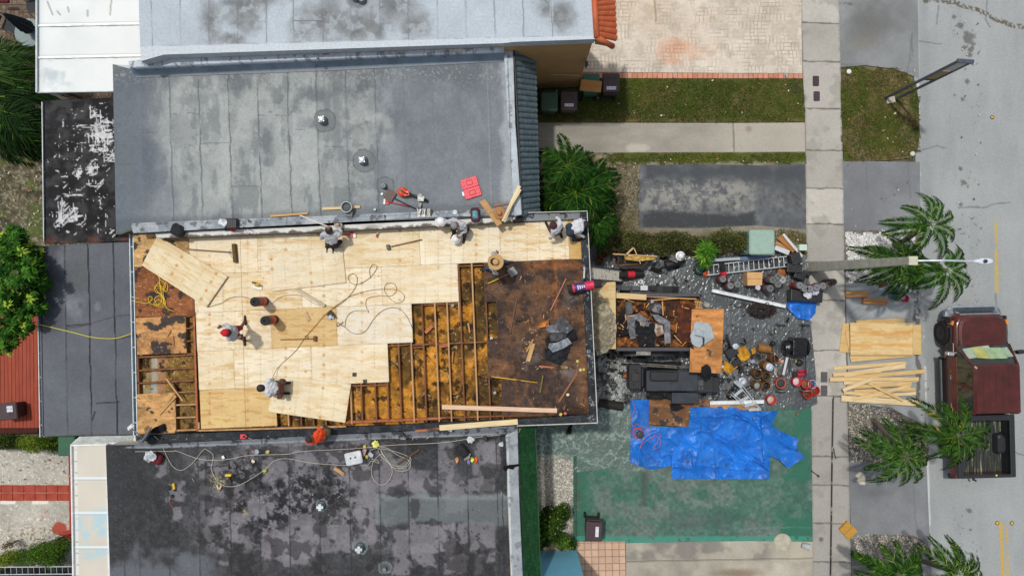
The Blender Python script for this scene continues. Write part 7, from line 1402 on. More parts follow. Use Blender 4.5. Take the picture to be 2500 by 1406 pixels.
# long steel pipe lying down the sidewalk
POLE=mat('pole_iron',(58,54,52),.5,.3,c2=(150,150,146),vs=2.4,stretch=(.2,1,.2),thr=(.56,.62))
hr=thing('steel_pipe','long dark metal pipe with a bent end lying down the sidewalk','pipe',(*P(2031,1200),.02));b=MB();b.tube([P3(2052,967,.06),P3(2036,967,.06),P3(2034,975,.06),P3(2031,1160,.06),P3(2030,1250,.06),P3(2027,1450,.06)],.026,8);b.build('pipe',POLE,hr,smooth=True)
b=MB();b.tube([P3(2035,1094,.06),P3(2038,1110,.06),P3(2041,1117,.06),P3(2038,1119,.06)],.016,6);b.build('hook',mat('rust',(70,50,44)),hr)
b=MB();b.tube([P3(1980,1148,.04),P3(1996,1160,.04)],.018,6);b.lathe(P3(1997,1161,.03),[(.04,0),(.04,.04),(.02,.05)],10);tag(b.build('iron_tool',mat('rust',(70,50,44))),'short rusty iron tool lying at the edge of the green yard','tool')
# ================================================================ BINS
def bin_(px,py,rz,c,label,lab=None,ztop=1.0,group=None,cl=None):
    t=thing('wheelie_bin',label,'bin',(*P(px,py,ztop*.98),0.012),R(rz),group);m=mat('bin_%d_%d'%c[:2],c,.55,var=.06);m2=mat('binlid_%d_%d'%(cl or c)[:2],cl or tuple(min(255,v*1.12)for v in c),.5,var=.05)
    f=lambda s_,z,sh=0:rrect(-.27*s_,.27*s_,-.32*s_+sh,.30*s_+sh,.05,z,3)
    b=MB();b.loft([f(.78,.06),f(.8,.1),f(.98,.9),f(1.03,.91),f(1.03,.95)]);b.build('bin_body',m,t,world=False)
    b=MB();b.loft([f(1.06,.95),f(1.06,.975),f(.96,1.0)]);b.box((0,.02,1.003),(.36,.26,.02));b.box((0,-.19,1.003),(.4,.04,.016));b.build('lid',m2,t,world=False,bevel=.006)
    b=MB();b.tube([Vector((-.2,.36,.93)),Vector((.2,.36,.93))],.018,8);b.beam((-.2,.3,.93),(-.2,.37,.93),.03,.03);b.beam((.2,.3,.93),(.2,.37,.93),.03,.03);b.build('handle',m,t,world=False)
    for s_ in(-1,1):
        b=MB();b.lathe((s_*.24-.03,.27,.1),[(.03,0),(.09,0),(.1,.01),(.1,.05),(.09,.06),(.03,.06)],16,0,Matrix.Rotation(R(90),4,'Y'));b.build('wheel',mat('tyre',(26,26,28)),t,world=False)
    if lab:
        b=MB();b.box(lab[0],lab[1]);b.build('number_plate',mat('label_white',(214,216,224),.6),t,world=False)
        n_=lab[2];hor=lab[1][0]>lab[1][1]
        for i in range(n_):
            u=(i+.5)/n_-.5;b=MB();c_=Vector(lab[0])+Vector((u*lab[1][0]if hor else 0,0 if hor else u*lab[1][1],.004));b.box(c_,(.012,lab[1][1]*.55,.003)if hor else(lab[1][0]*.55,.012,.003));b.build('printed_mark',mat('mark_dark',(96,98,116),.7),t,world=False)
    return t
GRN=(38,68,52);BR=(54,38,42)
bin_(1341,248,0,GRN,'green wheelie bin in the shade, leftmost below the tan wall',group='wheelie bins below the tan wall');bin_(1389,246,0,BR,'brown wheelie bin with a white number label in the shade below the tan wall',((0,-.16,1.014),(.3,.1,.006),6),group='wheelie bins below the tan wall')
bin_(1443,205,180,(40,84,64),'green wheelie bin half under a flattened cardboard by the pavers',((0,.17,1.014),(.2,.07,.006),3),.98,'wheelie bins below the tan wall');bin_(1492,204,180,BR,'brown wheelie bin with a white number label at the paver edge',((0,.17,1.014),(.32,.11,.006),7),group='wheelie bins below the tan wall')
bin_(1450,1296,-3,(62,46,50),'brown wheelie bin on the green yard above the pink tiles',((.1,.0,1.016),(.11,.34,.006),0))
bin_(18,1004,96,(60,44,46),'brown wheelie bin standing on the red deck at the left edge',((0.08,-.12,1.016),(.2,.2,.006),4));bin_(163,1088,0,(38,84,58),'green wheelie bin tucked under the white corrugated awning')
# ================================================================ GARDEN FURNITURE top left
GT=thing('garden_table','round frosted glass garden table with a folded blue parasol','table',(*P(70,80,.72),0));b=MB();b.lathe(P3(70,80,.72),[(.02,0),(.47,0),(.48,.008),(.47,.016),(.02,.016)],36);b.build('table_top',mat('frost_glass',(120,136,138),.3,var=.05),GT)
for a in range(4):
    b=MB();c=P3(70,80,.7);d=Vector((math.cos(a*1.57+.7),math.sin(a*1.57+.7),0));b.tube([c+d*.3,Vector((c.x,c.y,0))+d*.42],.015,6);b.build('leg',BZ,GT)
ps=thing('parasol','folded dark blue garden parasol over the round glass table','parasol',(*P(70,80,0),0));a=P3(84,62,.75);e=P3(8,34,2.5)
a=P3(72,70,.9);e=P3(8,34,2.55);b=MB();d=(e-a);M=d.normalized().to_track_quat('Z','Y').to_matrix().to_4x4();L=d.length;lo=[]
for k in range(8):
    t_=k/7;rr_=(.24*(1-t_)**.8+.03)*(.7 if k==0 else 1);lo.append([a+d*t_+(M@Vector((rr_*math.cos(w)*(1 if i%2 else .72),rr_*math.sin(w)*(1 if i%2 else .72),0)))for i,w in enumerate([2*math.pi*i/20 for i in range(20)])])
b.loft(lo);b.build('canopy',cloth('navy',(50,66,82)),ps);b=MB();b.tube([P3(70,80,0.02),a,e],.02,8);b.build('pole',BZ,ps)
for i,(px,py,lab)in enumerate(((20,60,'left of the round glass table'),(78,14,'above the round glass table'),(60,128,'below the round glass table'))):
    ch=thing('garden_chair','dark metal garden chair '+lab,'chair',(*P(px,py,.5),0),R((70,10,180)[i]),'garden chairs round the glass table');b=MB();b.box((0,0,.44),(.44,.44,.02));b.build('seat',mat('mesh_dark',(50,54,58),.8),ch,world=False,bevel=.01)
    b=MB();b.tube(spline([(-.22,.22,.44),(-.22,.28,.85),(.22,.28,.85),(.22,.22,.44)],4),.014,6);b.box((0,.26,.68),(.38,.01,.26));b.build('backrest',BZ,ch,world=False)
    for sx in(-1,1):
        for sy in(-1,1):b=MB();b.tube([(.2*sx,.2*sy,.44),(.23*sx,.25*sy,0)],.013,6);b.build('leg',BZ,ch,world=False)
cu=MB();cu.box(P3(8,4,.4),(.4,.1,.12));tag(cu.build('cushion',cloth('dark_red',(96,26,34)),bevel=.03),'dark red cushion corner at the top left of the photo','cushion')
# ================================================================ TOOLS AND SMALL THINGS
WOODH=mat('handle_wood',(150,112,74),.7,c2=(120,84,52),vs=8);STEEL=mat('dark_steel',(88,84,82),.5,.5,c2=(60,54,50),vs=9);REDP=mat('tool_red',(196,36,50),.4);YEL=mat('tool_yellow',(226,186,50),.5);BLKP=mat('tool_black',(34,34,36),.55)
def rod(px0,py0,z0,px1,py1,z1,r,m,parent,name='handle',r1=None):
    b=MB();b.tube([P3(px0,py0,z0),P3((px0+px1)/2,(py0+py1)/2,(z0+z1)/2),P3(px1,py1,z1)],r,8,0,r1);return b.build(name,m,parent,smooth=True)
def bxx(px,py,z,size,ang,m,parent,name,bevel=.004,rx=0,ry=0):
    b=MB();b.box(P3(px,py,z),size,R(-ang),0,R(rx),R(ry));return b.build(name,m,parent,bevel=bevel)
# push broom on the deck
t=thing('push_broom','push broom with a long wooden handle lying near the slanted plywood','broom',tuple(P3(572,618,ZD)));rod(456,608,ZD+.14,566,616,ZD+.1,.014,WOODH,t);bxx(572,618,ZD+.12,(.1,.56,.05),-5,mat('broom_head',(112,92,40),.9,c2=(80,64,30),vs=30),t,'broom_head');bxx(575,618,ZD+.08,(.09,.54,.07),-5,mat('bristle',(90,74,36),1.,vs=60,bump=.8),t,'bristles')
b=MB();b.tube([P3(558,616,ZD+.12),P3(570,604,ZD+.14)],.006,5);b.tube([P3(558,616,ZD+.12),P3(569,632,ZD+.14)],.006,5);b.build('brace',STEEL,t)
# mallets
t=thing('sledge_hammer','long-handled mallet on the upper plywood, head to the left','hammer',tuple(P3(950,603,ZD)));rod(955,602,ZD+.08,1030,585,ZD+.08,.017,WOODH,t);bxx(948,603.5,ZD+.1,(.1,.15,.1),-12,STEEL,t,'head',.015)
t=thing('sledge_hammer','long-handled hammer on the yellow plywood sheet, head to the right','hammer',tuple(P3(768,827,ZD)));rod(684,829,ZD+.08,768,827,ZD+.08,.014,WOODH,t);bxx(769,826.5,ZD+.1,(.09,.16,.09),-2,mat('rusty_head',(112,72,50),.8),t,'head',.012)
# shovels, rakes
def shovel(name,label,blade,bang,h0,h1,z,bc,hc,size=(.26,.34,.02),cat='shovel',grip=True,gripr=.05):
    t=thing(name,label,cat,tuple(P3(*blade,z)));bxx(*blade,z+.07,size,bang,bc,t,'blade',.008)
    rod(*h0,z+.1,*h1,z+.1,.014,hc,t)
    if grip:
        a=P3(*h1,z+.1);b=MB();d=(P3(*h1,z+.1)-P3(*h0,z+.1)).normalized();s_=Vector((-d.y,d.x,0))*gripr;b.tube([a,a+s_+d*.03,a+s_+d*.1,a-s_+d*.1,a-s_+d*.03,a],.011,6);b.build('grip',BLKP,t)
    return t
shovel('shovel','brown-bladed shovel on the grey roof by the leaf blower',(952,478),-58,(962,484),(1018,511),ZC,mat('blade_brown',(104,84,74),.6,.2,c2=(84,70,66),vs=12),BLKP,(.32,.27,.02))
shovel('roof_scraper','red scraper with a white-edged blade under the brown shovel',(939,491),5,(943,492),(1000,504),ZC-.03,mat('scraper_white',(226,222,214),.4),REDP,(.06,.2,.03),'scraper',False);bxx(946,493,ZC+.05,(.08,.14,.02),5,REDP,bpy.data.objects['roof_scraper'],'socket')
shovel('roof_scraper','red scraper with a wide steel blade beside the kneeling man',(864,573),0,(858,573),(784,572),ZD,mat('scraper_blade',(206,200,190),.4,.2),REDP,(.12,.19,.02),'scraper');bxx(859,573,ZD+.09,(.07,.16,.03),0,REDP,bpy.data.objects['roof_scraper.001'],'socket')
shovel('shovel','steel square shovel with a yellow and black handle on the brown decking',(1251,664),-35,(1246,667),(1186,694),ZD,mat('blade_steel',(110,114,112),.4,.5),mat('handle_tan',(150,124,80),.6),(.24,.26,.02),'shovel',True,.05);rod(1192,692,ZD+.115,1218,680,ZD+.115,.018,YEL,bpy.data.objects['shovel.001'],'sleeve')
t=thing('rake','yellow-handled rake lying across the bottom of the old decking','rake',tuple(P3(1322,938,ZD)));rod(1200,919,ZD+.1,1312,934,ZD+.1,.016,mat('handle_yellow',(226,178,40),.5),t);bxx(1322,937,ZD+.1,(.04,.52,.03),10,mat('head_olive',(120,104,40),.7),t,'rake_head')
for i in range(9):b=MB();p0=P3(1324+(i-4)*-.9,937+(i-4)*5.0,ZD+.1);b.beam(p0,p0+Vector((.07,0,-.04)),.008,.008);b.build('tine',STEEL,t)
bxx(1266,929,ZD+.1,(.14,.045,.04),8,BLKP,t,'grip_sleeve')
# cords: one tube each
def cord(name,label,pts,z,r,c,cat='cord',n=8,parent=None):
    b=MB();P_=[P3(p[0],p[1],(p[2]if len(p)>2 else z))for p in pts];sp=spline(P_,n)
    b.tube(sp,r,5);return tag(b.build(name,mat('cord_%d_%d_%d'%c,c,.6,var=.05,bump=0),smooth=True),label,cat)
ZP=ZD+.06
cord('air_hose','thin brown air hose looping across the new plywood from the tool-belt man',[(664,924,ZD+.3),(680,896),(720,858),(744,825),(770,795),(800,762),(840,735),(866,704),(872,680),(862,668),(850,676),(856,690),(874,694),(900,680),(916,662),(920,650),(910,646),(902,660),(905,680)],ZP,.008,(150,122,70),'hose')
cord('air_hose','thin dark air hose curling over the pale sheets by the nail gun',[(842,797),(852,808),(870,815),(892,808),(915,775),(940,755),(970,752),(990,768),(1002,790),(1006,800)],ZP,.007,(118,104,84),'hose')
cord('air_hose','thin hose looping in the middle right of the new plywood',[(842,796),(846,775),(862,760),(892,758),(900,762),(893,745),(898,728),(930,722),(955,722),(968,708),(962,693),(945,692),(938,706),(946,722),(965,738),(983,735),(986,720),(968,708),(930,706),(890,712),(850,726),(812,752)],ZP,.007,(146,118,72),'hose')
cord('power_lead','thin dark cord from the standing roll to the slanted plywood',[(506,750),(540,740),(560,728),(590,724),(622,735)],ZP,.007,(130,110,80));cord('power_lead','thin cord running right from the standing roll under the grey plank',[(662,742),(680,728),(700,721),(735,722),(770,742),(810,748)],ZP,.006,(150,126,90))
cord('extension_lead','tangled bright yellow extension cord on the brown old decking',[(322,734),(345,739),(362,740),(372,728),(364,724),(364,738),(380,745),(394,738),(392,722),(378,728),(384,744),(400,742),(396,720),(380,712),(378,700),(392,698),(405,712),(410,700),(404,690),(396,708),(388,690),(380,704),(396,724),(400,740),(388,732),(376,742),(392,750),(404,742),(398,715),(404,695),(388,678),(392,660),(390,690),(398,730),(408,752),(425,760)],ZD+.07,.009,(232,204,40))
cord('extension_lead','bright yellow cord swagging across the smooth grey low roof',[(96,792,2.75),(130,800,2.74),(180,812,2.74),(230,824,2.74),(280,826,2.74),(310,818,2.9),(322,812,3.3)],2.74,.013,(226,214,60));cord('thin_cable','thin brown cable across the low grey roof',[(160,800),(200,795),(250,780),(280,772),(318,768)],2.74,.005,(100,70,60))
WC_=(206,200,182)
cord('extension_lead','long off-white cord along the blackened roof below the tarred edge',[(330,1102),(420,1101),(430,1100),(480,1118),(520,1123),(560,1120),(610,1111),(700,1108),(740,1101),(860,1095),(960,1086),(1080,1080),(1180,1065),(1258,1058),(1270,1045)],ZE+.06,.0075,WC_)
cord('extension_lead','off-white cord looping from the satellite dish down the black roof and back',[(376,1064,ZE+.3),(392,1080),(408,1115),(424,1140),(445,1147),(470,1130),(496,1098),(506,1098),(520,1110),(518,1130),(516,1145),(528,1170),(550,1186),(580,1185),(610,1170),(648,1145),(670,1125),(700,1119),(750,1128),(800,1133),(845,1135),(865,1128)],ZE+.05,.0075,WC_)
cord('extension_lead','tangle of off-white cord looped right of the cooler',[(872,1130),(895,1136),(908,1125),(925,1130),(920,1122),(910,1130),(908,1160),(925,1182),(945,1178),(958,1150),(945,1120),(930,1108),(912,1122),(904,1100),(940,1092),(970,1110),(1000,1125),(998,1145),(970,1148),(945,1125),(930,1098),(935,1110),(960,1140),(990,1140),(1003,1120),(975,1105),(930,1095),(925,1105),(950,1130),(985,1138),(1003,1115)],ZE+.06,.007,WC_)
cord('extension_lead','orange extension cord straggling over the smaller blue tarpaulin',[(1545,978),(1550,1000),(1540,1020),(1545,1040),(1556,1036),(1575,1045),(1590,1070),(1600,1060),(1612,1062),(1600,1085),(1595,1095),(1610,1090),(1612,1072),(1598,1065),(1572,1080),(1562,1095),(1570,1075),(1588,1050),(1575,1040)],.24,.006,(226,116,72))
cord('black_hose','thin black hose looping over plastic sheeting by the white gutter',[(1782,745),(1790,742),(1800,750),(1815,748),(1828,742),(1832,750),(1845,755)],.12,.012,(34,34,36),'hose')
cord('hose_tangle','dark tangled heap of hose and wire on the plastic sheeting',[(1830+38*math.cos(i*2.4)*(.4+.6*abs(math.sin(i*1.7)))+30,757+22*math.sin(i*2.4)*(.4+.6*abs(math.cos(i*1.3))),.12+.2*random.random())for i in range(90)],.2,.014,(46,36,32),'hose',5)
# leaf blower
t=thing('leaf_blower','orange leaf blower with a black nozzle on the grey roof','leaf blower',tuple(P3(985,470,ZC)));b=MB();b.lathe(P3(984,470,ZC+.02),[(.1,0),(.14,.04),(.14,.14),(.1,.2),(.03,.22)],18);b.box(P3(993,473,ZC+.14),(.16,.14,.16),.2);b.build('motor_housing',mat('orange_plastic',(226,78,36),.4,var=.05),t,smooth=False,bevel=.01)
bxx(980,466,ZC+.22,(.1,.06,.05),30,mat('engine_grey',(120,110,100),.5,.3,c2=(60,50,46),vs=20),t,'engine');rod(998,474,ZC+.12,1044,491,ZC+.08,.038,BLKP,t,'nozzle',.045);b=MB();b.tube(spline([P3(978,463,ZC+.2),P3(986,470,ZC+.32),P3(998,474,ZC+.2)],5),.015,6);b.build('carry_handle',BLKP,t)
def rag(px,py,z,r,c,label,name='rag',cat='rag',seed=None,amp=.12,sx=1.,ang=0):
    seed=seed or int(px+py);m=mat('cloth_%d_%d_%d'%c,c,.92,var=.08,vs=10,bump=.3,bs=30);tornpiece(px,py,r,z,c,seed,name,label,th=.02,curl=amp,sx=sx,ang=ang);o=bpy.context.scene.collection.objects[-1];o['category']=cat;o.data.materials[0]=SURF['rough'];return o
rag(1028,484,ZC+.12,11,(206,206,202),'pale cloth bundle draped over the blower nozzle');rag(1026,500,ZC+.05,7,(180,170,160),'thin twisted cloth below the blower nozzle',sx=.6)
t=thing('tool_tray','clear plastic tray full of tubes and fittings on the parapet strip','tray',tuple(P3(1036,521,ZC+.1)));bxx(1036,521,ZC+.12,(.42,.26,.04),-3,mat('tray_clear',(176,178,178),.3,c2=(110,110,112),vs=20),t,'tray')
for i in range(9):bxx(1021+i*3.8,517+(i*7)%5,ZC+.17,(.03,.2,.03),(i*37)%40-20,(mat('tube_grey',(140,140,138),.4,.3),mat('tube_white',(222,222,220),.4),STEEL)[i%3],t,'tube')
bxx(1030,527,ZC+.17,(.2,.07,.02),0,mat('paper_white',(232,232,232),.7),t,'label_card')
# buckets
def bucket(px,py,z,c,label,h=.36,r=.15,fill=None,fillc=(60,50,40),name='bucket',group=None,lid=False,tilt=None):
    t=thing(name,label,'bucket',tuple(P3(px,py,z)),0,group);M=tilt or Matrix.Identity(4);m=mat('bucket_%d_%d_%d'%c,c,.45,var=.05,bump=0)
    b=MB();b.lathe((0,0,0),[(r*.8,0),(r*.99,h*.9),(r*1.06,h*.9),(r*1.07,h),(r*.97,h),(r*.95,h*.9),(r*.78,.02),(.002,.02)],24,0,M);b.build('shell',m,t,world=False,smooth=False)
    if lid:b=MB();b.lathe((0,0,0),[(r*1.08,h-.01),(r*1.08,h+.015),(r*.96,h+.02),(r*.94,h+.008),(.01,h+.01)],24,0,M);b.build('lid',mat('lidm_%d_%d_%d'%fillc,fillc,.5,var=.08,vs=20),t,world=False)
    elif fill is not None:b=MB();b.lathe((0,0,0),[(r*.9,h*fill),(r*.6,h*fill+.03),(r*.2,h*fill+.05),(.002,h*fill+.05)],16,0,M);b.build('contents',mat('fill_%d_%d_%d'%fillc,fillc,.8,var=.3,vs=30,bump=.8),t,world=False)
    b=MB();b.tube(spline([M@Vector((r*1.05,0,h*.93)),M@Vector((r*.8,r*.9,h*.9)),M@Vector((0,r*1.25,h*.86)),M@Vector((-r*.8,r*.9,h*.9)),M@Vector((-r*1.05,0,h*.93))],5),.004,5);b.build('bail',STEEL,t,world=False);return t
bucket(851,508,ZC,(186,198,196),'pale grey bucket of grey cloth on the grey roof',.3,.15,.6,(96,100,100));rag(853,520,ZC+.1,12,(128,132,132),'grey cloth spilling from the pale bucket',seed=88)
bucket(1072,548,ZD+.15,(236,238,236),'white round tub held out by the crouching man over the parapet',.34,.16,None,lid=True,fillc=(240,240,240))if False else None
t=thing('hard_hat','white hard hat beside the crouching man, over the parapet gap','helmet',tuple(P3(1076,541,ZD+.45)));WHP=mat('helmet_white',(236,238,240),.3,var=.02,bump=0);b=MB();b.lathe((0,0,0),[(.15,0),(.145,.03),(.13,.09),(.09,.14),(.04,.16),(.002,.165)],24);b.build('shell',WHP,t,world=False,smooth=True);b=MB();b.lathe((0,0,0),[(.13,-.005),(.175,0),(.175,.008),(.13,.02)],24);b.build('brim',WHP,t,world=False,smooth=True)
t=thing('hard_hat','white helmet in the crouching man\'s right hand over the plywood','helmet',tuple(P3(1113,584,ZD+.3)));b=MB();b.lathe((0,0,0),[(.115,0),(.11,.04),(.09,.09),(.05,.12),(.002,.13)],22);b.build('shell',WHP,t,world=False,smooth=True);b=MB();b.lathe((0,0,0),[(.1,-.004),(.135,0),(.13,.008),(.1,.012)],22);b.build('brim',WHP,t,world=False)
def hat(px,py,z,r,label,c=(196,150,100)):
    t=thing('straw_hat',label,'hat',tuple(P3(px,py,z)));m=mat('hatstraw_%d'%c[0],c,.9,c2=tuple(v*.8 for v in c),vs=50,bump=.5);b=MB();b.lathe((0,0,0),[(r*.42,.0),(r*.44,.06),(r*.36,.11),(r*.15,.12),(.002,.11)],24);b.build('crown',m,t,world=False,smooth=True);b=MB();b.lathe((0,0,0),[(r*.42,.002),(r*.7,-.008),(r,.012),(r,.006),(r*.7,-.016),(r*.4,-.004)],26);b.build('brim',m,t,world=False,smooth=True);return t
hat(1219,520,ZC+.2,.18,'tan straw hat lying between the carton and the planks',(192,140,92));hat(826,549,ZC+.05,.12,'small tan cloth hat on the white parapet by the kneeling man',(196,180,162))
# backpack, duffels, cups, cases
def bag(px,py,z,size,ang,c,label,c2=None,name='bag',top=None):
    t=thing(name,label,'bag',tuple(P3(px,py,z)),R(-ang));w,d,h=size;m=mat('bag_%d_%d_%d'%c,c,.85,c2=c2,var=.2,vs=12,bump=.5,bs=25);b=MB();f=lambda s_,z_:rrect(-w/2*s_,w/2*s_,-d/2*s_,d/2*s_,min(w,d)*.3*s_,z_,4)
    b.loft([f(.85,0),f(1,h*.2),f(1.02,h*.6),f(.85,h*.9),f(.5,h)]);b.build('bag_body',m,t,world=False,smooth=True)
    b=MB();b.tube(spline([(-w*.3,0,h*.9),(-w*.15,d*.35,h*1.05),(w*.15,d*.35,h*1.05),(w*.3,0,h*.9)],5),.014,6);b.tube(spline([(-w*.3,-.02,h*.8),(0,-d*.5,h*.95),(w*.3,-.02,h*.8)],5),.012,6);b.build('strap',BLKP,t,world=False)
    if top:b=MB();b.loft([f(.6,h*.85),f(.62,h*1.02),f(.4,h*1.1)]);b.build('contents',top,t,world=False,smooth=True)
    return t
bag(440,563,ZD+.37,(.4,.36,.26),20,(30,32,38),'black backpack on the white parapet near the slanted plywood',name='backpack')
bag(1161,526,ZC+.05,(.27,.42,.22),-5,(96,34,44),'dark red open bag with turquoise contents on the parapet',name='open_bag',top=mat('turq',(86,160,190),.5,c2=(60,110,90),vs=16))
t=thing('cooler_bag','black bag with a white crumpled cloth on the parapet strip','bag',tuple(P3(563,545,ZC+.05)));bxx(566,546,ZC+.17,(.36,.3,.22),0,BLKP,t,'case',.03)
for i in range(4):bxx(560+i*5,546,ZC+.29,(.02,.24,.012),0,mat('rib_grey',(70,72,76),.5),t,'rib')
rag(546,543,ZC+.3,11,(222,226,230),'white crumpled cloth hanging off the black cooler');bxx(568,561,ZD+.42,(.14,.1,.08),5,REDP,thing('red_drill','small red power tool at the parapet below the black cooler','drill',tuple(P3(565,561,ZD+.38))),'drill_body',.02);rod(548,563,ZD+.42,566,561,ZD+.42,.014,BLKP,bpy.data.objects['red_drill'],'drill_bit')
cord('black_cable','thin dark cable looped at the parapet by the black cooler',[(590,560),(600,548),(612,541),(600,560),(612,575),(618,565),(600,556)],ZC+.06,.006,(50,50,54))
t=thing('tool_case','open red plastic tool case on the grey roof','tool case',tuple(P3(1150,459,ZC)),R(17));RD2=mat('case_red',(232,66,82),.45,var=.04,bump=0);RD3=mat('case_recess',(176,30,48),.6)
for s_,nm in((.15,'lid_half'),(-.15,'base_half')):
    b=MB();b.loft([rrect(-.24,.24,s_-.145,s_+.145,.03,.0),rrect(-.25,.25,s_-.148,s_+.148,.03,.05),rrect(-.24,.24,s_-.14,s_+.14,.03,.06)]);h_=b.build(nm,RD2,t,world=False,bevel=.004)
    for(x,y,w,d)in((0,s_,.2,.15),(-.18,s_+.07,.06,.03),(.18,s_+.06,.07,.03),(-.18,s_-.05,.05,.05),(.17,s_-.06,.08,.025),(0,s_+(.12 if s_>0 else-.12),.12,.02)):
        b=MB();b.box((x,y,.0605),(w,d,.004));b.box((x,y,.066),(w*.82,d*.7,.008));q=b.build('recess',[RD3],h_,world=False)
        q.data.materials.append(RD2);[setattr(p,'material_index',1)for p in list(q.data.polygons)[6:]]
bxx(1131,474,ZC+.03,(.05,.12,.04),-15,WHP,thing('plastic_bottle','small white tube at the corner of the red tool case','tube',tuple(P3(1131,474,ZC))),'tube')
def cup(px,py,z,r,h,c,label,name='cup',cat='cup',c2=None):
    b=MB();b.lathe(P3(px,py,z),[(r*.75,0),(r,h),(r*.92,h),(r*.7,h*.5),(.002,h*.5)],16);return tag(b.build(name,mat('cup_%d_%d_%d'%c,c,.5,var=.04),smooth=False),label,cat)
cup(916,512,ZC,.035,.1,(230,232,232),'small white cup on the grey roof near the parapet');cup(933,474,ZC,.04,.06,(236,238,238),'white round lid beside the brown shovel');cup(940,528,ZC+.08,.035,.05,(44,46,50),'small black cap on the parapet strip');cup(612,541,ZC+.05,.04,.12,(120,126,132),'grey stub pipe in the parapet strip','stub_pipe','pipe')
t=thing('junction_block','white octagonal plastic block on the parapet strip','block',tuple(P3(1111,519,ZC+.08)));b=MB();b.lathe(P3(1111,519,ZC+.08),[(.07,0),(.075,.05),(.04,.07),(.01,.06)],8);b.build('body',mat('offwhite',(214,218,220),.5),t)
t=thing('caulk_tube','silver and red cartridge standing on the upper plywood','tube',tuple(P3(921,578,ZD+.05)));b=MB();b.tube([P3(923,566,ZD+.1),P3(921,572,ZD+.1)],.026,12);b.build('tube_top',mat('tube_silver',(190,190,188),.35,.4),t);b=MB();b.tube([P3(921,572,ZD+.1),P3(919,579,ZD+.1)],.027,12);b.build('tube_bottom',REDP,t)
t=thing('circular_saw','yellow circular saw on the new plywood','saw',tuple(P3(627,697,ZD)));b=MB();b.lathe(P3(628,696,ZD+.16),[(.02,-.03),(.085,-.03),(.085,.02),(.02,.03)],18,0,Matrix.Rotation(R(80),4,'X'));b.box(P3(622,692,ZD+.2),(.14,.09,.09),-.2);b.build('saw_body',YEL,t,bevel=.01);bxx(628,701,ZD+.05,(.3,.13,.012),8,mat('plate_alu',(176,176,170),.35,.5),t,'base_plate');bxx(620,690,ZD+.26,(.12,.04,.04),15,BLKP,t,'grip')
def nailgun(px,py,z,ang,label,c=BLKP,mag=None):
    t=thing('nail_gun',label,'nail gun',tuple(P3(px,py,z)),R(-ang));b=MB();b.box((0,0,.1),(.2,.07,.09));b.build('gun_body',c,t,world=False,bevel=.015);b=MB();b.box((-.05,-.09,.08),(.05,.14,.05),.2);b.build('grip',BLKP,t,world=False,bevel=.01);b=MB();b.box((.08,-.1,.06),(.16,.045,.04),.6);b.build('magazine',mag or STEEL,t,world=False,bevel=.006);b=MB();b.lathe((.12,0,.1),[(.03,0),(.02,.05),(.01,.06)],10,0,Matrix.Rotation(R(90),4,'Y'));b.build('nozzle',STEEL,t,world=False);return t
nailgun(812,764,ZD+.04,50,'dark nail gun with a silver bag on the new plywood',mag=mat('foil',(150,168,186),.3,.5));bxx(806,774,ZD+.08,(.09,.13,.05),10,mat('foil',(150,168,186)),bpy.data.objects['nail_gun'],'nail_pack',.01)
nailgun(985,1059,ZE+.12,40,'black nail gun and charger on the grey edge strip',mag=mat('zinc',(140,140,136),.4,.4))
t=thing('wrench','spread iron tongs at the end of the thin hose','tool',tuple(P3(832,792,ZD)));rod(823,787,ZD+.06,842,798,ZD+.06,.01,STEEL,t,'arm');rod(825,796,ZD+.06,838,786,ZD+.07,.009,STEEL,t,'arm');rod(822,790,ZD+.06,823,797,ZD+.06,.009,STEEL,t,'jaw')
b=MB();b.tube([P3(744,822,ZP),P3(750,818,ZP),P3(753,824,ZP),P3(746,828,ZP)],.01,6);tag(b.build('hook',STEEL),'small bent metal hook by the long hammer','hook')
b=MB();b.prism([P(x,y,ZP)for x,y in((861,909),(870,910),(869,919),(860,918))],ZP-.01,ZP+.012);tag(b.build('vent_hole',BLKP),'small square black opening cut in the new plywood','opening')
b=MB();b.prism([P(x,y,ZP)for x,y in((886,927),(895,926),(895,934),(887,935))],ZP-.01,ZP+.012);tag(b.build('felt_flap',BLKP),'small dark flap at the notched lower edge of the plywood','flap')
# torn felt pile on the old decking
for i,(pl,z,c,lab)in enumerate((([(1353,783),(1372,770),(1390,788),(1400,802),(1385,815),(1362,806)],ZD+.25,(92,92,96),'grey triangular felt piece on top of the scrap pile'),([(1334,796),(1350,792),(1388,798),(1386,812),(1340,812),(1332,804)],ZD+.22,(118,122,128),'pale grey rolled felt piece across the scrap pile'),([(1340,812),(1384,812),(1382,830),(1345,834)],ZD+.18,(84,84,88),'charcoal felt piece in the middle of the scrap pile'),([(1340,838),(1360,836),(1386,824),(1396,838),(1376,850),(1350,860),(1338,848)],ZD+.22,(142,148,156),'pale blue-grey crumpled felt piece low in the scrap pile'),([(1330,848),(1352,860),(1372,852),(1392,846),(1382,876),(1366,890),(1332,876),(1328,862)],ZD+.16,(44,46,52),'large black felt piece at the bottom of the scrap pile'),([(1385,800),(1404,808),(1408,826),(1394,834),(1382,818)],ZD+.16,(38,38,42),'black felt piece at the right of the scrap pile'),([(1330,830),(1342,820),(1350,840),(1338,856)],ZD+.14,(48,40,40),'dark splintered felt piece at the left of the scrap pile'))):pat(pl,z,c,1000+i*7,'roofing_scrap',lab,curl=.14)
pat([(1318,790),(1340,780),(1340,796),(1316,800)],ZD+.1,(190,120,60),1061,'wood_scrap','orange split wood at the upper left of the scrap pile',cat='wood scrap');pat([(1368,892),(1388,894),(1386,900),(1370,900)],ZD+.08,(150,122,80),1065,'wood_scrap','tan scrap below the felt scrap pile',cat='wood scrap')
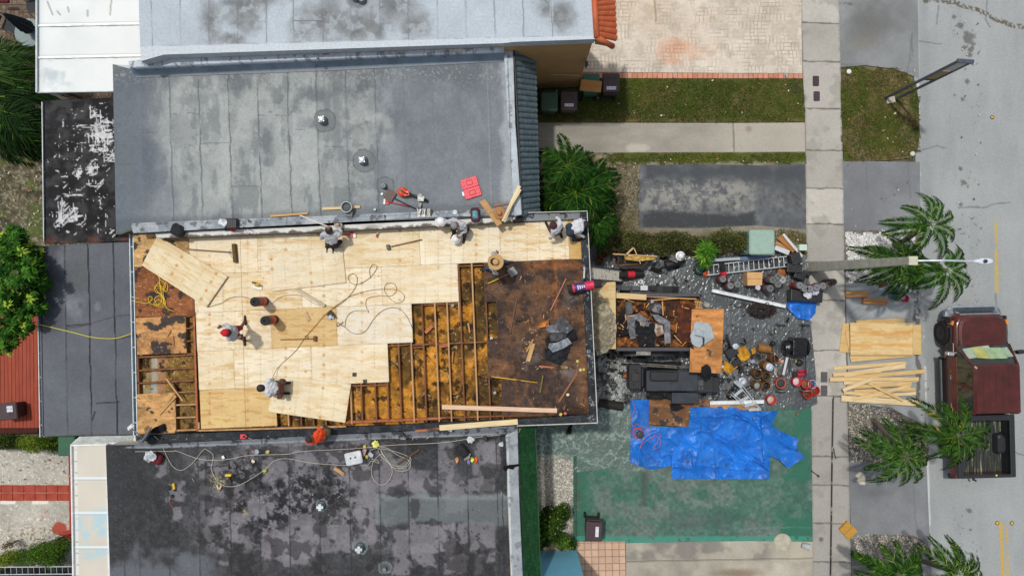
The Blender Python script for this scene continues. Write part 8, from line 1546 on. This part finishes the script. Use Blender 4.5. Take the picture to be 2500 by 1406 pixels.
board('board','splintered brown board left of the pale one on the decking','board',(1285,858),(1302,828),.06,.02,ZD+.08,c=(190,140,92))
for px,py,c,lab in((1410,882,(206,206,110),'yellow wrapper on the old decking, upper one'),(1417,903,(214,200,150),'pale wrapper on the old decking, middle one'),(1425,902,(206,190,80),'yellow wrapper by the east parapet'),(1386,963,(226,222,180),'pale paper ball near the lower joist end'),(1369,1011,(216,200,90),'yellow wrapper at the lower edge of the old decking'),(1380,1009,(220,130,140),'pink wrapper at the lower edge of the old decking'),(1208,959,(150,160,170),'crumpled foil between the last joists'),(1105,745,(140,150,160),'small foil scrap at the top of the joist bays'),(1200,825,(190,196,200),'small white scrap between joists and old decking')):rag(px,py,ZD+.06,4.5,c,lab,'wrapper','wrapper',amp=.05)
b=MB();
for i in range(3):b.lathe(P3(1260+i*6,780,ZD+.05),[(.03,0),(.045,.03),(.045,.08),(.03,.09)],12)
tag(b.build('tar_cans',BLKP),'three small tarry cans on the old decking','cans')
pat([(384,1040),(400,1034),(402,1048),(392,1058),(370,1056),(372,1046)],ZD+.12,(34,34,38),1071,'roofing_scrap','ragged black felt at the lower left corner beside the dish',curl=.14)
pat([(1389,1040),(1397,1036),(1394,1058),(1380,1060)],.2,(34,34,36),1075,'roofing_scrap','black felt flap on the clear plastic sheet',curl=.1);pat([(1230,1138),(1240,1134),(1266,1132),(1270,1136),(1256,1140),(1252,1146),(1240,1142),(1234,1150),(1228,1144)],ZE+.2,(28,22,26),1079,'roofing_scrap','black torn felt piece over the pale parapet and green mansard',curl=.06)
# satellite dish
t=thing('satellite_dish','grey satellite dish on the lower left roof corner','satellite dish',tuple(P3(352,1072,ZE)));DM=mat('dish_grey',(112,122,130),.5,.1);dn=Vector((-.75,.55,.35)).normalized();M=dn.to_track_quat('Z','Y').to_matrix().to_4x4();b=MB();b.lathe(P3(356,1063,ZE+.45),[(.002,-.07),(.1,-.06),(.2,-.035),(.29,.0),(.3,.012),(.29,.016),(.2,-.02),(.002,-.055)],28,0,M);b.build('dish',DM,t,smooth=True)
rod(352,1072,ZE+.1,320,1044,ZE+.65,.018,mat('dish_arm',(190,196,200),.4,.3),t,'arm');bxx(320,1041,ZE+.7,(.2,.1,.06),-40,mat('lnb',(226,230,230),.4),t,'feed_horn',.01)
for q in((317,1047),(324,1036)):cu=MB();cu.lathe(P3(*q,ZE+.68),[(.03,0),(.035,.06),(.02,.08)],12);cu.build('receiver',mat('lnb',(226,230,230)),t)
rod(350,1078,ZE+.02,356,1066,ZE+.4,.022,DM,t,'mast')
# things on the bottom roof
bag(387,1118,ZE,(.34,.3,.22),15,(110,24,34),'red bag on the blackened roof half under a white cloth',name='red_bag');rag(366,1114,ZE+.28,15,(208,214,220),'white crumpled overalls thrown on the red bag',name='overalls',cat='clothes')
t=thing('fuel_can_lid','red plastic tool base on the tarred edge','tool',tuple(P3(595,1066,ZE+.1)));b=MB();b.loft([[P3(x,y,z)for x,y in((586,1060),(598,1059),(604,1065),(598,1071),(586,1071))]for z in(ZE+.15,ZE+.19)]);b.build('plate',mat('tool_coral',(206,56,62),.4),t,bevel=.004);b=MB();b.lathe(P3(596,1065,ZE+.19),[(.035,0),(.035,.04),(.02,.04),(.02,0)],14);b.build('ring',STEEL,t)
cup(628,1101,ZE,.085,.1,(150,168,170),'pale teal bowl on the blackened roof','bowl','bowl');b=MB();b.tube([P3(615,1099,ZE+.04),P3(620,1105,ZE+.04)],.03,10);tag(b.build('spool',mat('pinkish',(196,110,130),.5)),'small pink spool beside the teal bowl','spool')
for px,py,c,lab in((653,1103,(206,184,110),'small yellowish snack bag right of the teal bowl'),(619,1125,(206,190,170),'pale object on the round scorch mark'),(647,1148,(206,216,70),'lime tennis-ball-like cap on the white cord'),(545,1116,(236,236,236),'white bottle cap on the blackened roof'),(890,1090,(226,216,60),'yellow glove left of the yellow and white one'),(917,1083,(232,228,120),'yellow and white work glove pair'),(896,1114,(216,206,60),'small yellow item by the cooler'),(1150,1073,(206,212,216),'crumpled white plastic bag, left of the black pipe'),(1224,1083,(206,212,214),'crumpled white bag by the pale parapet'),(1128,1083,(60,60,60),'dark scrap beside the white plastic bag'),(905,1110,(190,196,210),'clear plastic bag by the cooler'),(1100,1047,(226,216,210),'white paper under the long pale plank')):
    rag(px,py,ZE+.06+(.06 if py<1060 else 0),10 if px in(1150,917)else(7 if px in(1224,905,1100)else 5),c,lab,'small_item' if c[0]<200 else 'crumpled_item','litter',amp=.08)
t=thing('cooler','white-lidded cooler with a red rim on the blackened roof','cooler',tuple(P3(869,1112,ZE)),R(12));b=MB();b.loft([rrect(-.23,.23,-.17,.17,.05,0),rrect(-.25,.25,-.19,.19,.05,.28)]);b.build('cooler_body',mat('cooler_maroon',(96,40,48),.5),t,world=False);b=MB();b.loft([rrect(-.25,.25,-.19,.19,.05,.28),rrect(-.25,.25,-.19,.19,.06,.33),rrect(-.22,.22,-.16,.16,.05,.35)]);b.build('lid',mat('cooler_white',(206,210,212),.45),t,world=False,smooth=False)
for x in(-.08,.06):b=MB();b.lathe((x,.02,.35),[(.035,0),(.035,.006),(.02,.006),(.02,.0)],14);b.build('cup_recess',mat('recess_grey',(150,154,156),.6),t,world=False)
bxx(889,1103,ZE+.1,(.12,.22,.16),20,mat('snack_red',(140,36,48),.5,c2=(200,190,190),vs=20),thing('snack_pack','dark red and white pack beside the cooler','pack',tuple(P3(889,1103,ZE))),'pack',.02)
def drill(px,py,ang,label,z=ZE):
    t=thing('cordless_drill',label,'drill',tuple(P3(px,py,z)),R(-ang));b=MB();b.box((0,0,.06),(.18,.07,.08));b.build('drill_body',YEL,t,world=False,bevel=.015);b=MB();b.box((.02,-.1,.05),(.06,.14,.05));b.build('grip',BLKP,t,world=False,bevel=.01);b=MB();b.box((.03,-.18,.05),(.12,.08,.08));b.build('battery',BLKP,t,world=False,bevel=.01);b=MB();b.lathe((.09,0,.06),[(.03,0),(.025,.05),(.01,.07)],10,0,Matrix.Rotation(R(90),4,'Y'));b.build('chuck',BLKP,t,world=False)
drill(427,1185,80,'yellow and black cordless drill on a pale patch of the blackened roof');drill(560,1158,0,'yellow and black cordless drill near the sawdust')
cord('thin_cable','small orange cord stub below the left cordless drill',[(420,1210),(414,1222),(418,1232),(424,1238)],ZE+.04,.008,(176,84,60));pat([(416,1208),(422,1206),(424,1212),(418,1216)],ZE+.05,(50,50,52),1091,'roofing_scrap','small dark scrap at the end of the orange cord stub',curl=.03)
t=thing('pry_bar','thin black pry bar on the blackened roof','pry bar',tuple(P3(530,1140,ZE)));rod(500,1140,ZE+.04,558,1136,ZE+.04,.012,BLKP,t,'bar');rod(558,1132,ZE+.04,560,1144,ZE+.04,.014,BLKP,t,'claw');b=MB();b.tube(spline([P3(500,1140,ZE+.04),P3(494,1142,ZE+.05),P3(490,1147,ZE+.04)],4),.011,6);b.build('tip',STEEL,t)
t=thing('black_tool','black reciprocating saw in the corner by the pale parapet','saw',tuple(P3(1205,1066,ZE)));rod(1188,1071,ZE+.08,1238,1060,ZE+.08,.028,BLKP,t,'barrel');bxx(1186,1070,ZE+.08,(.1,.16,.09),-10,BLKP,t,'body',.02)
bag(1130,1098,ZE,(.42,.26,.24),50,(32,32,36),'black open duffel bag with a grey lining on the lower roof',name='duffel_bag');pat([(1130,1110),(1142,1103),(1150,1108),(1146,1120),(1134,1124)],ZE+.12,(150,144,140),1095,'bag_lining','grey mesh flap spilling from the black duffel bag',cat='bag flap');
for px,py,c,lab in((1153,1121,(206,216,80),'yellow-green packet below the duffel bag'),(1162,1122,(236,96,40),'orange packet below the duffel bag'),(1144,1126,(110,110,170),'small violet packet below the duffel bag'),(1116,1122,(232,160,110),'peach coloured strap end left of the duffel bag')):rag(px,py,ZE+.06,6,c,lab,'packet','packet',amp=.05,sx=.8)
# ---- yard: buckets of tar, burned tubs etc.
bucket(1875,990-18,.02,(214,40,40),'red bucket standing apart at the lower edge of the plastic sheeting',.36,.15,.5,(196,190,180))
RB_='red buckets at the sidewalk corner of the yard'
for px,py,c,f,lab in((1936,928,(206,36,52),(220,214,214),'splashed with white, upper left of the group'),(1958,934,(214,60,50),(130,92,60),'in the middle of the group'),(1962,958,(214,46,48),(92,70,44),'lowest of the group'),(1980,950,(214,44,46),(110,70,50),'rightmost of the group')):bucket(px,py,.02,c,'red bucket '+lab,.37,.15,.55,f,group=RB_)
bucket(1975,935,.02,(206,210,216),'white bucket with a blue centre by the red ones',.3,.14,.6,(60,84,140));bucket(1897,932,.02,(226,96,36),'orange bucket with a dark grey insert on the plastic sheeting',.36,.16,.9,(58,62,66))
TB_='cardboard tubs of tar standing on the plastic sheeting'
for px,py,f,lab in((1882,873,(40,38,46),'uppermost, under the mop'),(1842,908,(40,36,42),'upper left with a hexagonal mouth'),(1862,914,(46,44,44),'in the centre, shaded'),(1842,937,(150,164,168),'lower left holding a pale blue cup'),(1862,937,(40,38,36),'lower right')):
    t=thing('tar_tub','brown cardboard tar tub, '+lab,'tub',tuple(P3(px-3,py,.02)),0,TB_);b=MB();r=.145;b.lathe((0,0,0),[(r,0),(r,.5),(r*.9,.5),(r*.88,.1),(.002,.1)],14);b.build('shell',mat('tub_brown',(134,94,44),.7,c2=(96,64,32),vs=8),t,world=False);b=MB();b.lathe((0,0,0),[(r*.88,.3),(r*.5,.33),(.002,.33)],14);b.build('tar',mat('tubfill_%d_%d_%d'%f,f,.4,var=.2,vs=20),t,world=False)
t=thing('tar_tub','brown tar tub with a crumpled foil lid in the middle of the group','tub',tuple(P3(1862,890,.02)),0,TB_);b=MB();b.lathe((0,0,0),[(.15,0),(.15,.48),(.002,.48)],18);b.build('shell',mat('tub_brown',(134,94,44)),t,world=False);b=MB();b.lathe((.06,-.03,0),[(.14,.49),(.13,.53),(.05,.55),(.002,.54)],12);b.build('foil_lid',mat('foil_lid',(190,200,214),.4,.3,var=.15,vs=20,bump=.8,bs=40),t,world=False)
t=thing('tar_tub','ochre tar tub lying on its side above the others','tub',tuple(P3(1850,848,.15)),0,TB_);b=MB();b.lathe((0,0,0),[(.13,0),(.15,.02),(.15,.42),(.13,.44),(.002,.44)],20,0,Matrix.Rotation(R(-8),4,'Z')@Matrix.Rotation(R(90),4,'Y'));b.build('shell',mat('tub_ochre',(160,112,50),.7,c2=(110,74,34),vs=6),t,world=False);b=MB();b.lathe((.44,-.06,0),[(.12,0),(.12,.01),(.002,.012)],18,0,Matrix.Rotation(R(-8),4,'Z')@Matrix.Rotation(R(90),4,'Y'));b.build('tub_end',mat('tub_end',(70,62,56),.7),t,world=False)
b=MB();b.lathe(P3(1812,930,.05),[(.1,0),(.14,.02),(.14,.04),(.1,.06),(.02,.04)],20);tag(b.build('foil_disc',mat('foil_lid',(190,200,214))),'round crumpled silver lid by the step ladder','lid')
o=pat([(1800,851),(1820,843),(1833,868),(1828,876),(1812,884),(1800,868)],.2,(196,144,46),1101,'carton_flap','ochre flattened tar carton beside the black dustpan',curl=.04,cat='cardboard',spk=(150,104,36));pat([(1768,880),(1786,890),(1802,894),(1780,914),(1766,904)],.12,(190,138,44),1105,'carton_flap','ochre flattened carton under the black tar tray',curl=.04,cat='cardboard');pat([(1833,852),(1843,848),(1846,860),(1836,866)],.16,(186,134,46),1109,'carton_flap','small ochre flap left of the tar tub lying on its side',curl=.03,cat='cardboard')
t=thing('tar_tray','black tar-soaked mop tray with a thick handle beside the orange plywood','tray',tuple(P3(1785,862,.05)));bxx(1785,860,.2,(.42,.3,.2),-30,TM,t,'tray_body',.02);rod(1774,818,.5,1784,850,.3,.04,TM,t,'handle');bxx(1799,884,.14,(.38,.2,.14),-33,TM,t,'second_pan',.02);b=MB();b.lathe(P3(1795,845,.25),[(.1,0),(.1,.05),(.05,.06)],16);b.build('lid_disc',mat('foil_lid',(190,200,214)),t)
t=thing('tar_mop','tar mop standing in a tub, black round head up','mop',tuple(P3(1893,880,.1)));b=MB();b.lathe(P3(1886,838,.5),[(.05,-.04),(.09,0),(.08,.08),(.03,.12)],14);b.build('mop_head',TM,t,smooth=True);rod(1888,845,.5,1894,900,.5,.013,WOODH,t);rod(1894,900,.5,1908,920,.2,.013,WOODH,t,'lower_handle')
t=thing('wheeled_tar_cart','glossy black tar cart with round ends at the sidewalk edge','cart',tuple(P3(1942,848,.05)));GB=mat('glossy_tar',(18,18,20),.18,c2=(34,35,38),vs=6,bs=14,bump=.8);bxx(1947,846,.35,(.5,.62,.5),2,GB,t,'tank',.04)
for px,w in((1922,.3),(1970,.14)):b=MB();b.lathe(P3(px,848,.35)-Vector((w/2,0,0)),[(.1,0),(.22,.02),(.27,w*.5),(.22,w-.02),(.1,w)],20,0,Matrix.Rotation(R(90),4,'Y'));b.build('drum_end',GB,t)
b=MB();b.tube([P3(1927,870,.4),P3(1934,920,.4),P3(1968,918,.4),P3(1966,868,.4)],.018,6);b.build('push_bar',BLKP,t)
board('batten','white batten left of the black tar cart, slanting down','batten',(1922,872),(1912,915),.08,.04,.3,c=(214,216,216));t=thing('respirator','black and yellow round object inside the cart handle','tool',tuple(P3(1950,885,.1)));b=MB();b.lathe(P3(1950,885,.1),[(.06,0),(.12,.04),(.1,.12),(.03,.14)],16);b.build('drum',BLKP,t,smooth=True);bxx(1943,882,.22,(.06,.1,.03),20,mat('dull_yellow',(150,140,70),.6),t,'label')
t=thing('red_jack','crimson floor jack near the red buckets','jack',tuple(P3(1957,908,.05)));bxx(1958,905,.18,(.3,.07,.08),2,mat('crimson',(176,30,66),.4),t,'arm',.01);bxx(1957,913,.14,(.32,.12,.12),-3,mat('crimson',(176,30,66)),t,'body',.02);bxx(1940,914,.14,(.12,.2,.1),0,BLKP,t,'base',.01)
rag(1910,882,.1,5,(214,150,120),'peach crumpled wrapper near the white batten','wrapper','wrapper',amp=.04);rag(1838,882,.2,7,(150,156,170),'clear crumpled bag above the tar tubs','plastic_bag','bag',amp=.1)
rag(1766,895,.1,5,(206,210,212),'crumpled foil at the edge of the orange plywood','foil','foil',amp=.06);rag(1893,905,.1,8,(190,186,180),'bent white cloth strip by the orange bucket','rag','rag',sx=.6,amp=.05)
# step ladder
t=thing('step_ladder','aluminium step ladder lying on its side by the blue tarpaulin','ladder',tuple(P3(1820,975,.1)))
for a,c_ in(((1803,940),(1856,1002)),((1810,938),(1858,1000)),((1784,962),(1830,1003)),((1788,958),(1832,1000))):b=MB();b.beam(P3(*a,.35),P3(*c_,.3),.03,.05);b.build('rail',AL,t)
for u in(.15,.45,.72,.95):b=MB();b.beam(P3(1806+50*u,940+62*u,.36),P3(1786+45*u,960+42*u,.36),.1,.02);b.build('tread',AL,t)
bxx(1803,938,.4,(.3,.14,.06),40,mat('step_cap',(170,176,182),.4,.2),t,'top_cap',.01)
for i,(px,py)in enumerate(((1795,925),(1770,955))):pass
b=MB();b.beam(P3(1733,983,.3),P3(1865,980,.3),.13,.06);b.beam(P3(1733,980,.34),P3(1865,977,.34),.02,.04);tag(b.build('white_gutter',mat('vinyl_white',(226,230,232),.4,bump=0),bevel=.008),'white gutter length above the blue tarpaulin','gutter');b=MB();b.beam(P3(1738,709,.25),P3(1918,748,.25),.12,.07);b.beam(P3(1739,706,.29),P3(1919,745,.29),.02,.03);tag(b.build('white_gutter',mat('vinyl_white',(226,230,232)),bevel=.008),'long white gutter length slanting across the plastic sheeting','gutter')
# top part of the yard
hr_=thing('hose_reel','round dark green coil of garden hose by the end of the ladder','hose',tuple(P3(1709,657,.05)));b=MB()
for k in range(7):rr_=.22-.012*k;b.tube([P3(1709,657,.06+.035*(k%4))+Vector((rr_*math.cos(a),rr_*math.sin(a),0))for a in[6.3*i/28 for i in range(29)]],.016,6)
b.build('coil',mat('hose_green',(26,58,50),.45),hr_,smooth=True);b=MB();b.lathe(P3(1711,656,.05),[(.09,0),(.1,.1),(.05,.14),(.002,.13)],16);b.build('hub',mat('teal_hub',(34,100,118),.5),hr_,smooth=True)
rag(1724,668,.15,9,(232,92,44),'bright orange cloth beside the green hose coil','orange_cloth','cloth',amp=.12)
wb=thing('wheelbarrow','wheelbarrow loaded with yellow sheet and loose battens by the hedge','wheelbarrow',tuple(P3(1545,635,.1)));b=MB();f=lambda z,s_:[P3(1545,632,z)+Vector((x*s_,y*s_,0))for x,y in((-.5,-.25),(-.3,-.33),(.3,-.3),(.48,-.15),(.5,.1),(.35,.26),(-.3,.3),(-.5,.2))];b.loft([f(.25,.6),f(.62,1),f(.64,1.03),f(.62,.97),f(.3,.58)],0,True);b.build('tray',mat('barrow_dark',(60,56,54),.6,c2=(84,76,70)),wb)
b=MB();b.lathe(P3(1580,632,.2)-Vector((0,.0,0)),[(.05,-.04),(.17,-.04),(.19,0),(.17,.04),(.05,.04)],18,0,Matrix.Rotation(R(90),4,'X'));b.build('wheel',mat('tyre',(26,26,28)),wb)
for dy in(-10,12):rod(1575,632+dy,.35,1502,634+dy*1.2,.6,.018,WOODH,wb)
pat([(1523,622),(1600,626),(1598,634),(1560,638),(1526,634)],.72,(206,168,84),1121,'yellow_sheet','ochre fibreglass offcut in the wheelbarrow',curl=.03,cat='sheet')
for a,c_,w,lab in(((1496,620),(1604,626),.035,'long thin batten lying along the wheelbarrow'),((1526,624),(1546,605),.06,'short upright batten in the wheelbarrow'),((1548,606),(1564,644),.03,'thin batten crossing the wheelbarrow downward'),((1530,622),(1570,637),.03,'thin batten slanting over the wheelbarrow')):board('batten',lab,'batten',a,c_,w,.025,.8,c=(222,190,130))
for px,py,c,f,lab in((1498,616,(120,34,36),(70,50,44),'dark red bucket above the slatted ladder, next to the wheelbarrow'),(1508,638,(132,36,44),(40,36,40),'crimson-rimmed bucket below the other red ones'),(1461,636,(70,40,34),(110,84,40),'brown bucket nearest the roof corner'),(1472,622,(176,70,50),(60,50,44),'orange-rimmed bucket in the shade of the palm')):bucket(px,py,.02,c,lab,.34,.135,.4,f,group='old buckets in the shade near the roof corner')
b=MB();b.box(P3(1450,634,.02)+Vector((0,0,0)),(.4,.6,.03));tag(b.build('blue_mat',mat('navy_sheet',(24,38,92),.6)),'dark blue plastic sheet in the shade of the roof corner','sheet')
t=thing('hard_hat','white and green hard hat on black equipment by the hedge','helmet',tuple(P3(1661,625,.75)));b=MB();b.lathe((0,0,0),[(.13,0),(.125,.04),(.1,.1),(.05,.14),(.002,.15)],22);b.build('shell',WHP,t,world=False,smooth=True);b=MB();b.lathe((0,0,0),[(.12,-.005),(.16,0),(.155,.01),(.12,.02)],22);b.build('brim',WHP,t,world=False);b=MB();b.loft([[Vector((.135*math.cos(a)*s_,.135*math.sin(a)*s_,z+.012))for a in[R(-80+12*i)for i in range(9)]]for s_,z in((1.04,.0),(1.0,.045),(.82,.1))],cap=False);b.build('green_patch',mat('green_sticker',(26,140,70),.4),t,world=False)
t=thing('compressor','black wheeled air compressor with hoses under the white and green helmet','compressor',tuple(P3(1640,640,.05)));b=MB();b.tube([P3(1625,648,.4),P3(1670,632,.4)],.15,14);b.build('tank',BLKP,t,smooth=False);bxx(1645,632,.6,(.3,.22,.2),20,mat('motor_dark',(50,48,50),.5,c2=(110,108,106),vs=14),t,'motor',.02)
for px,py in((1650,652),(1620,630)):b=MB();b.lathe(P3(px,py,.15),[(.04,-.03),(.13,-.03),(.14,0),(.13,.03),(.04,.03)],18,0,Matrix.Rotation(R(70),4,'X'));b.build('wheel',mat('tyre',(26,26,28)),t)
rod(1600,662,.1,1628,646,.3,.03,BLKP,t,'handle');b=MB();b.tube(spline([P3(1615,650,.4),P3(1605,640,.3),P3(1595,655,.1),P3(1610,668,.1),P3(1625,662,.12)],6),.014,6);b.build('hose',BLKP,t)
pat([(1588,650),(1606,655),(1618,662),(1604,666),(1592,660)],.14,(34,34,36),1131,'black_cloth','black cloth at the foot of the air compressor',cat='cloth');rod(1672,606,.2,1702,616,.2,.022,mat('branch',(130,120,108),.9),thing('branch','bare grey branch on the edge of the hedge','branch',tuple(P3(1688,610,.1))),'stick')
bx_=[(1508,702,(60,62,66),'dark grey'),(1528,703,(74,78,84),'slate'),(1552,703,(84,88,96),'mid grey'),(1572,703,(214,216,220),'white'),(1594,703,(26,26,28),'black')]
for px,py,c,nm in bx_:bxx(px,py,.96,(.24 if px!=1528 else .3,.16,.1),1,mat('pad_%d'%c[0],c,.7,var=.1),thing('foam_block',nm+' block in the row on the upper fender of the dump trailer','block',tuple(P3(px,py,.9)),0,'small blocks lined up on the dump trailer fender'),'block')
for i in range(20):
    px=1546+random.random()*28;py=686+random.random()*12+(-2 if px>1560 else 0);b=MB();b.lathe(P3(px,py,.11),[(.012,0),(.028,.012),(.028,.03),(.012,.042)],10)
    tag(b.build('plastic_disc',WHP,smooth=True),'one of the small round white caps scattered above the dump trailer','disc','small round white caps scattered above the dump trailer')
# black boxes and boards by the utility cabinet
for i,(px,py,w,d,ang,z,lab)in enumerate(((1940,632,.34,.4,-15,.5,'upper black bucket-like crate beside the boards'),(1936,655,.5,.32,5,.45,'middle black crate with ribbed side'),(1950,672,.4,.3,20,.4,'lower glossy black crate'),(1968,668,.22,.16,30,.3,'small black box at the sidewalk edge'))):bxx(px,py,z-.15,(w,d,.32),ang,mat('crate_black',(22,23,26),.35,c2=(40,42,46),vs=8,bump=.4),thing('black_crate',lab,'crate',tuple(P3(px,py,.05)),0,'black crates piled at the end of the ladder'),'crate_body',.025)
bxx(1965,722,.3,(1.1,.42,.35),3,mat('crate_black',(22,23,26)),thing('black_case','long black case under the blue tarpaulin and grey rolls at the sidewalk','case',tuple(P3(1965,720,.05))),'case_body',.03);rag(1972,720,.58,11,(216,216,226),'white cloth on the long black case','white_cloth','cloth',amp=.1);rag(1990,714,.56,9,(190,186,206),'lilac cloth beside the white one on the black case','lilac_cloth','cloth',amp=.08)
rag(1905,668,.15,14,(150,96,56),'heap of dry brown palm fibre by the grey rolls','palm_fibre','plant debris',amp=.2);rag(1850,703,.55,7,(200,196,206),'pale paper sticking out under the cardboard box','paper','paper',amp=.05)
board('board','white-edged board leaning by the utility cabinet, upper one','board',(1912,572),(1958,626),.09,.04,.5,.2,c=(232,232,228));board('board','tan board next to the white-edged one','board',(1903,578),(1940,612),.2,.02,.45,.25,c=(186,128,74));board('board','white board with a blue end beside the utility cabinet','board',(1892,604),(1926,618),.16,.03,.4,.3,c=(226,230,232));board('board','short orange-tan board behind the white one','board',(1894,592),(1930,610),.12,.02,.34,.25,c=(200,144,92))
for px,py,c,lab in((2172,708,(28,84,74),'upper'),(2172,723,(28,84,74),'lower')):
    roll(px,py,.12,2,.5,.1,[(.02,.5,c)],'grey roll in a teal wrapper lying on the driveway apron, %s one'%lab,base=(126,130,134),group='teal wrapped rolls on the driveway apron')
for px,py,lab in((2196,706,'upper left'),(2208,710,'upper right'),(2196,724,'lower')):roll(px-8,py,.02,0,.4,.09,[],'grey roll standing on end beside the teal wrapped ones, '+lab,base=(132,134,138),tilt=90,group='grey rolls on end on the driveway apron')
rag(2210,729,.12,10,(176,30,48),'crimson bag beside the grey rolls on the driveway apron','red_bag','bag',amp=.15);pat([(2208,700),(2234,704),(2234,714),(2214,714)],.1,(206,212,218),1141,'paper_sheet','white sheet at the end of the grey rolls on the apron',cat='paper',curl=.03);pat([(2126,716),(2160,700),(2166,702),(2130,718)],.1,(150,162,176),1145,'metal_strip','thin grey metal strip on the apron by the cartons',cat='metal strip',curl=.01);pat([(2142,686),(2152,684),(2166,696),(2146,702)],.14,(104,70,46),1149,'carton_flap','dark brown torn carton beneath the palm',cat='cardboard')
t=thing('cord_bucket','black bucket ringed by an orange cord on the small blue tarpaulin','bucket',tuple(P3(1557,1056,.15)));b=MB();b.lathe(P3(1560,1058,.15),[(.1,0),(.13,.2),(.12,.24),(.05,.26)],16);b.build('tub',mat('tub_dark',(58,60,62),.6),t);b=MB()
for k in range(3):b.tube([P3(1557,1056,.2+.03*k)+Vector(((.17-.01*k)*math.cos(a),(.17-.01*k)*math.sin(a),0))for a in[6.3*i/24 for i in range(25)]],.018,6)
b.build('cord_ring',mat('cord_orange',(222,92,50),.5),t,smooth=True)
bxx(1946,1011,.08,(.1,.08,.06),10,mat('brick_brown',(120,92,72),.8),thing('brick_piece','small brown stone on the green yard near the sidewalk','stone',tuple(P3(1946,1011,.02))),'stone')
# plywood knotty chips near the parapet
for px,py,s_,lab in((700,755,0,''),):pass

chips('fallen_leaves','pale and brown leaf litter scattered over grass, soil and driveway edges',[(1490,375,1960,400,50),(1445,400,1560,560,90),(1300,195,1960,298,90),(2055,170,2242,390,70),(2238,560,2300,1120,60),(2070,400,2240,560,14),(0,390,105,560,90),(0,1110,170,1180,40),(1890,565,1966,640,30),(2330,30,2400,560,50)],[(150,120,84),(206,196,170),(96,74,50),(120,96,60)],.05,cat='leaf litter',L=(.02,.06),w=.016)
chips('felt_scraps','dark torn felt scraps littering the plastic round the trailer and kettle',[(1445,855,1540,985,60),(1765,830,1860,980,50),(1720,700,1960,820,26),(1590,640,1700,700,18),(1700,960,1800,985,14)],[(28,28,31),(44,45,48),(66,60,56),(24,24,26)],.1,L=(.04,.15),w=.03)
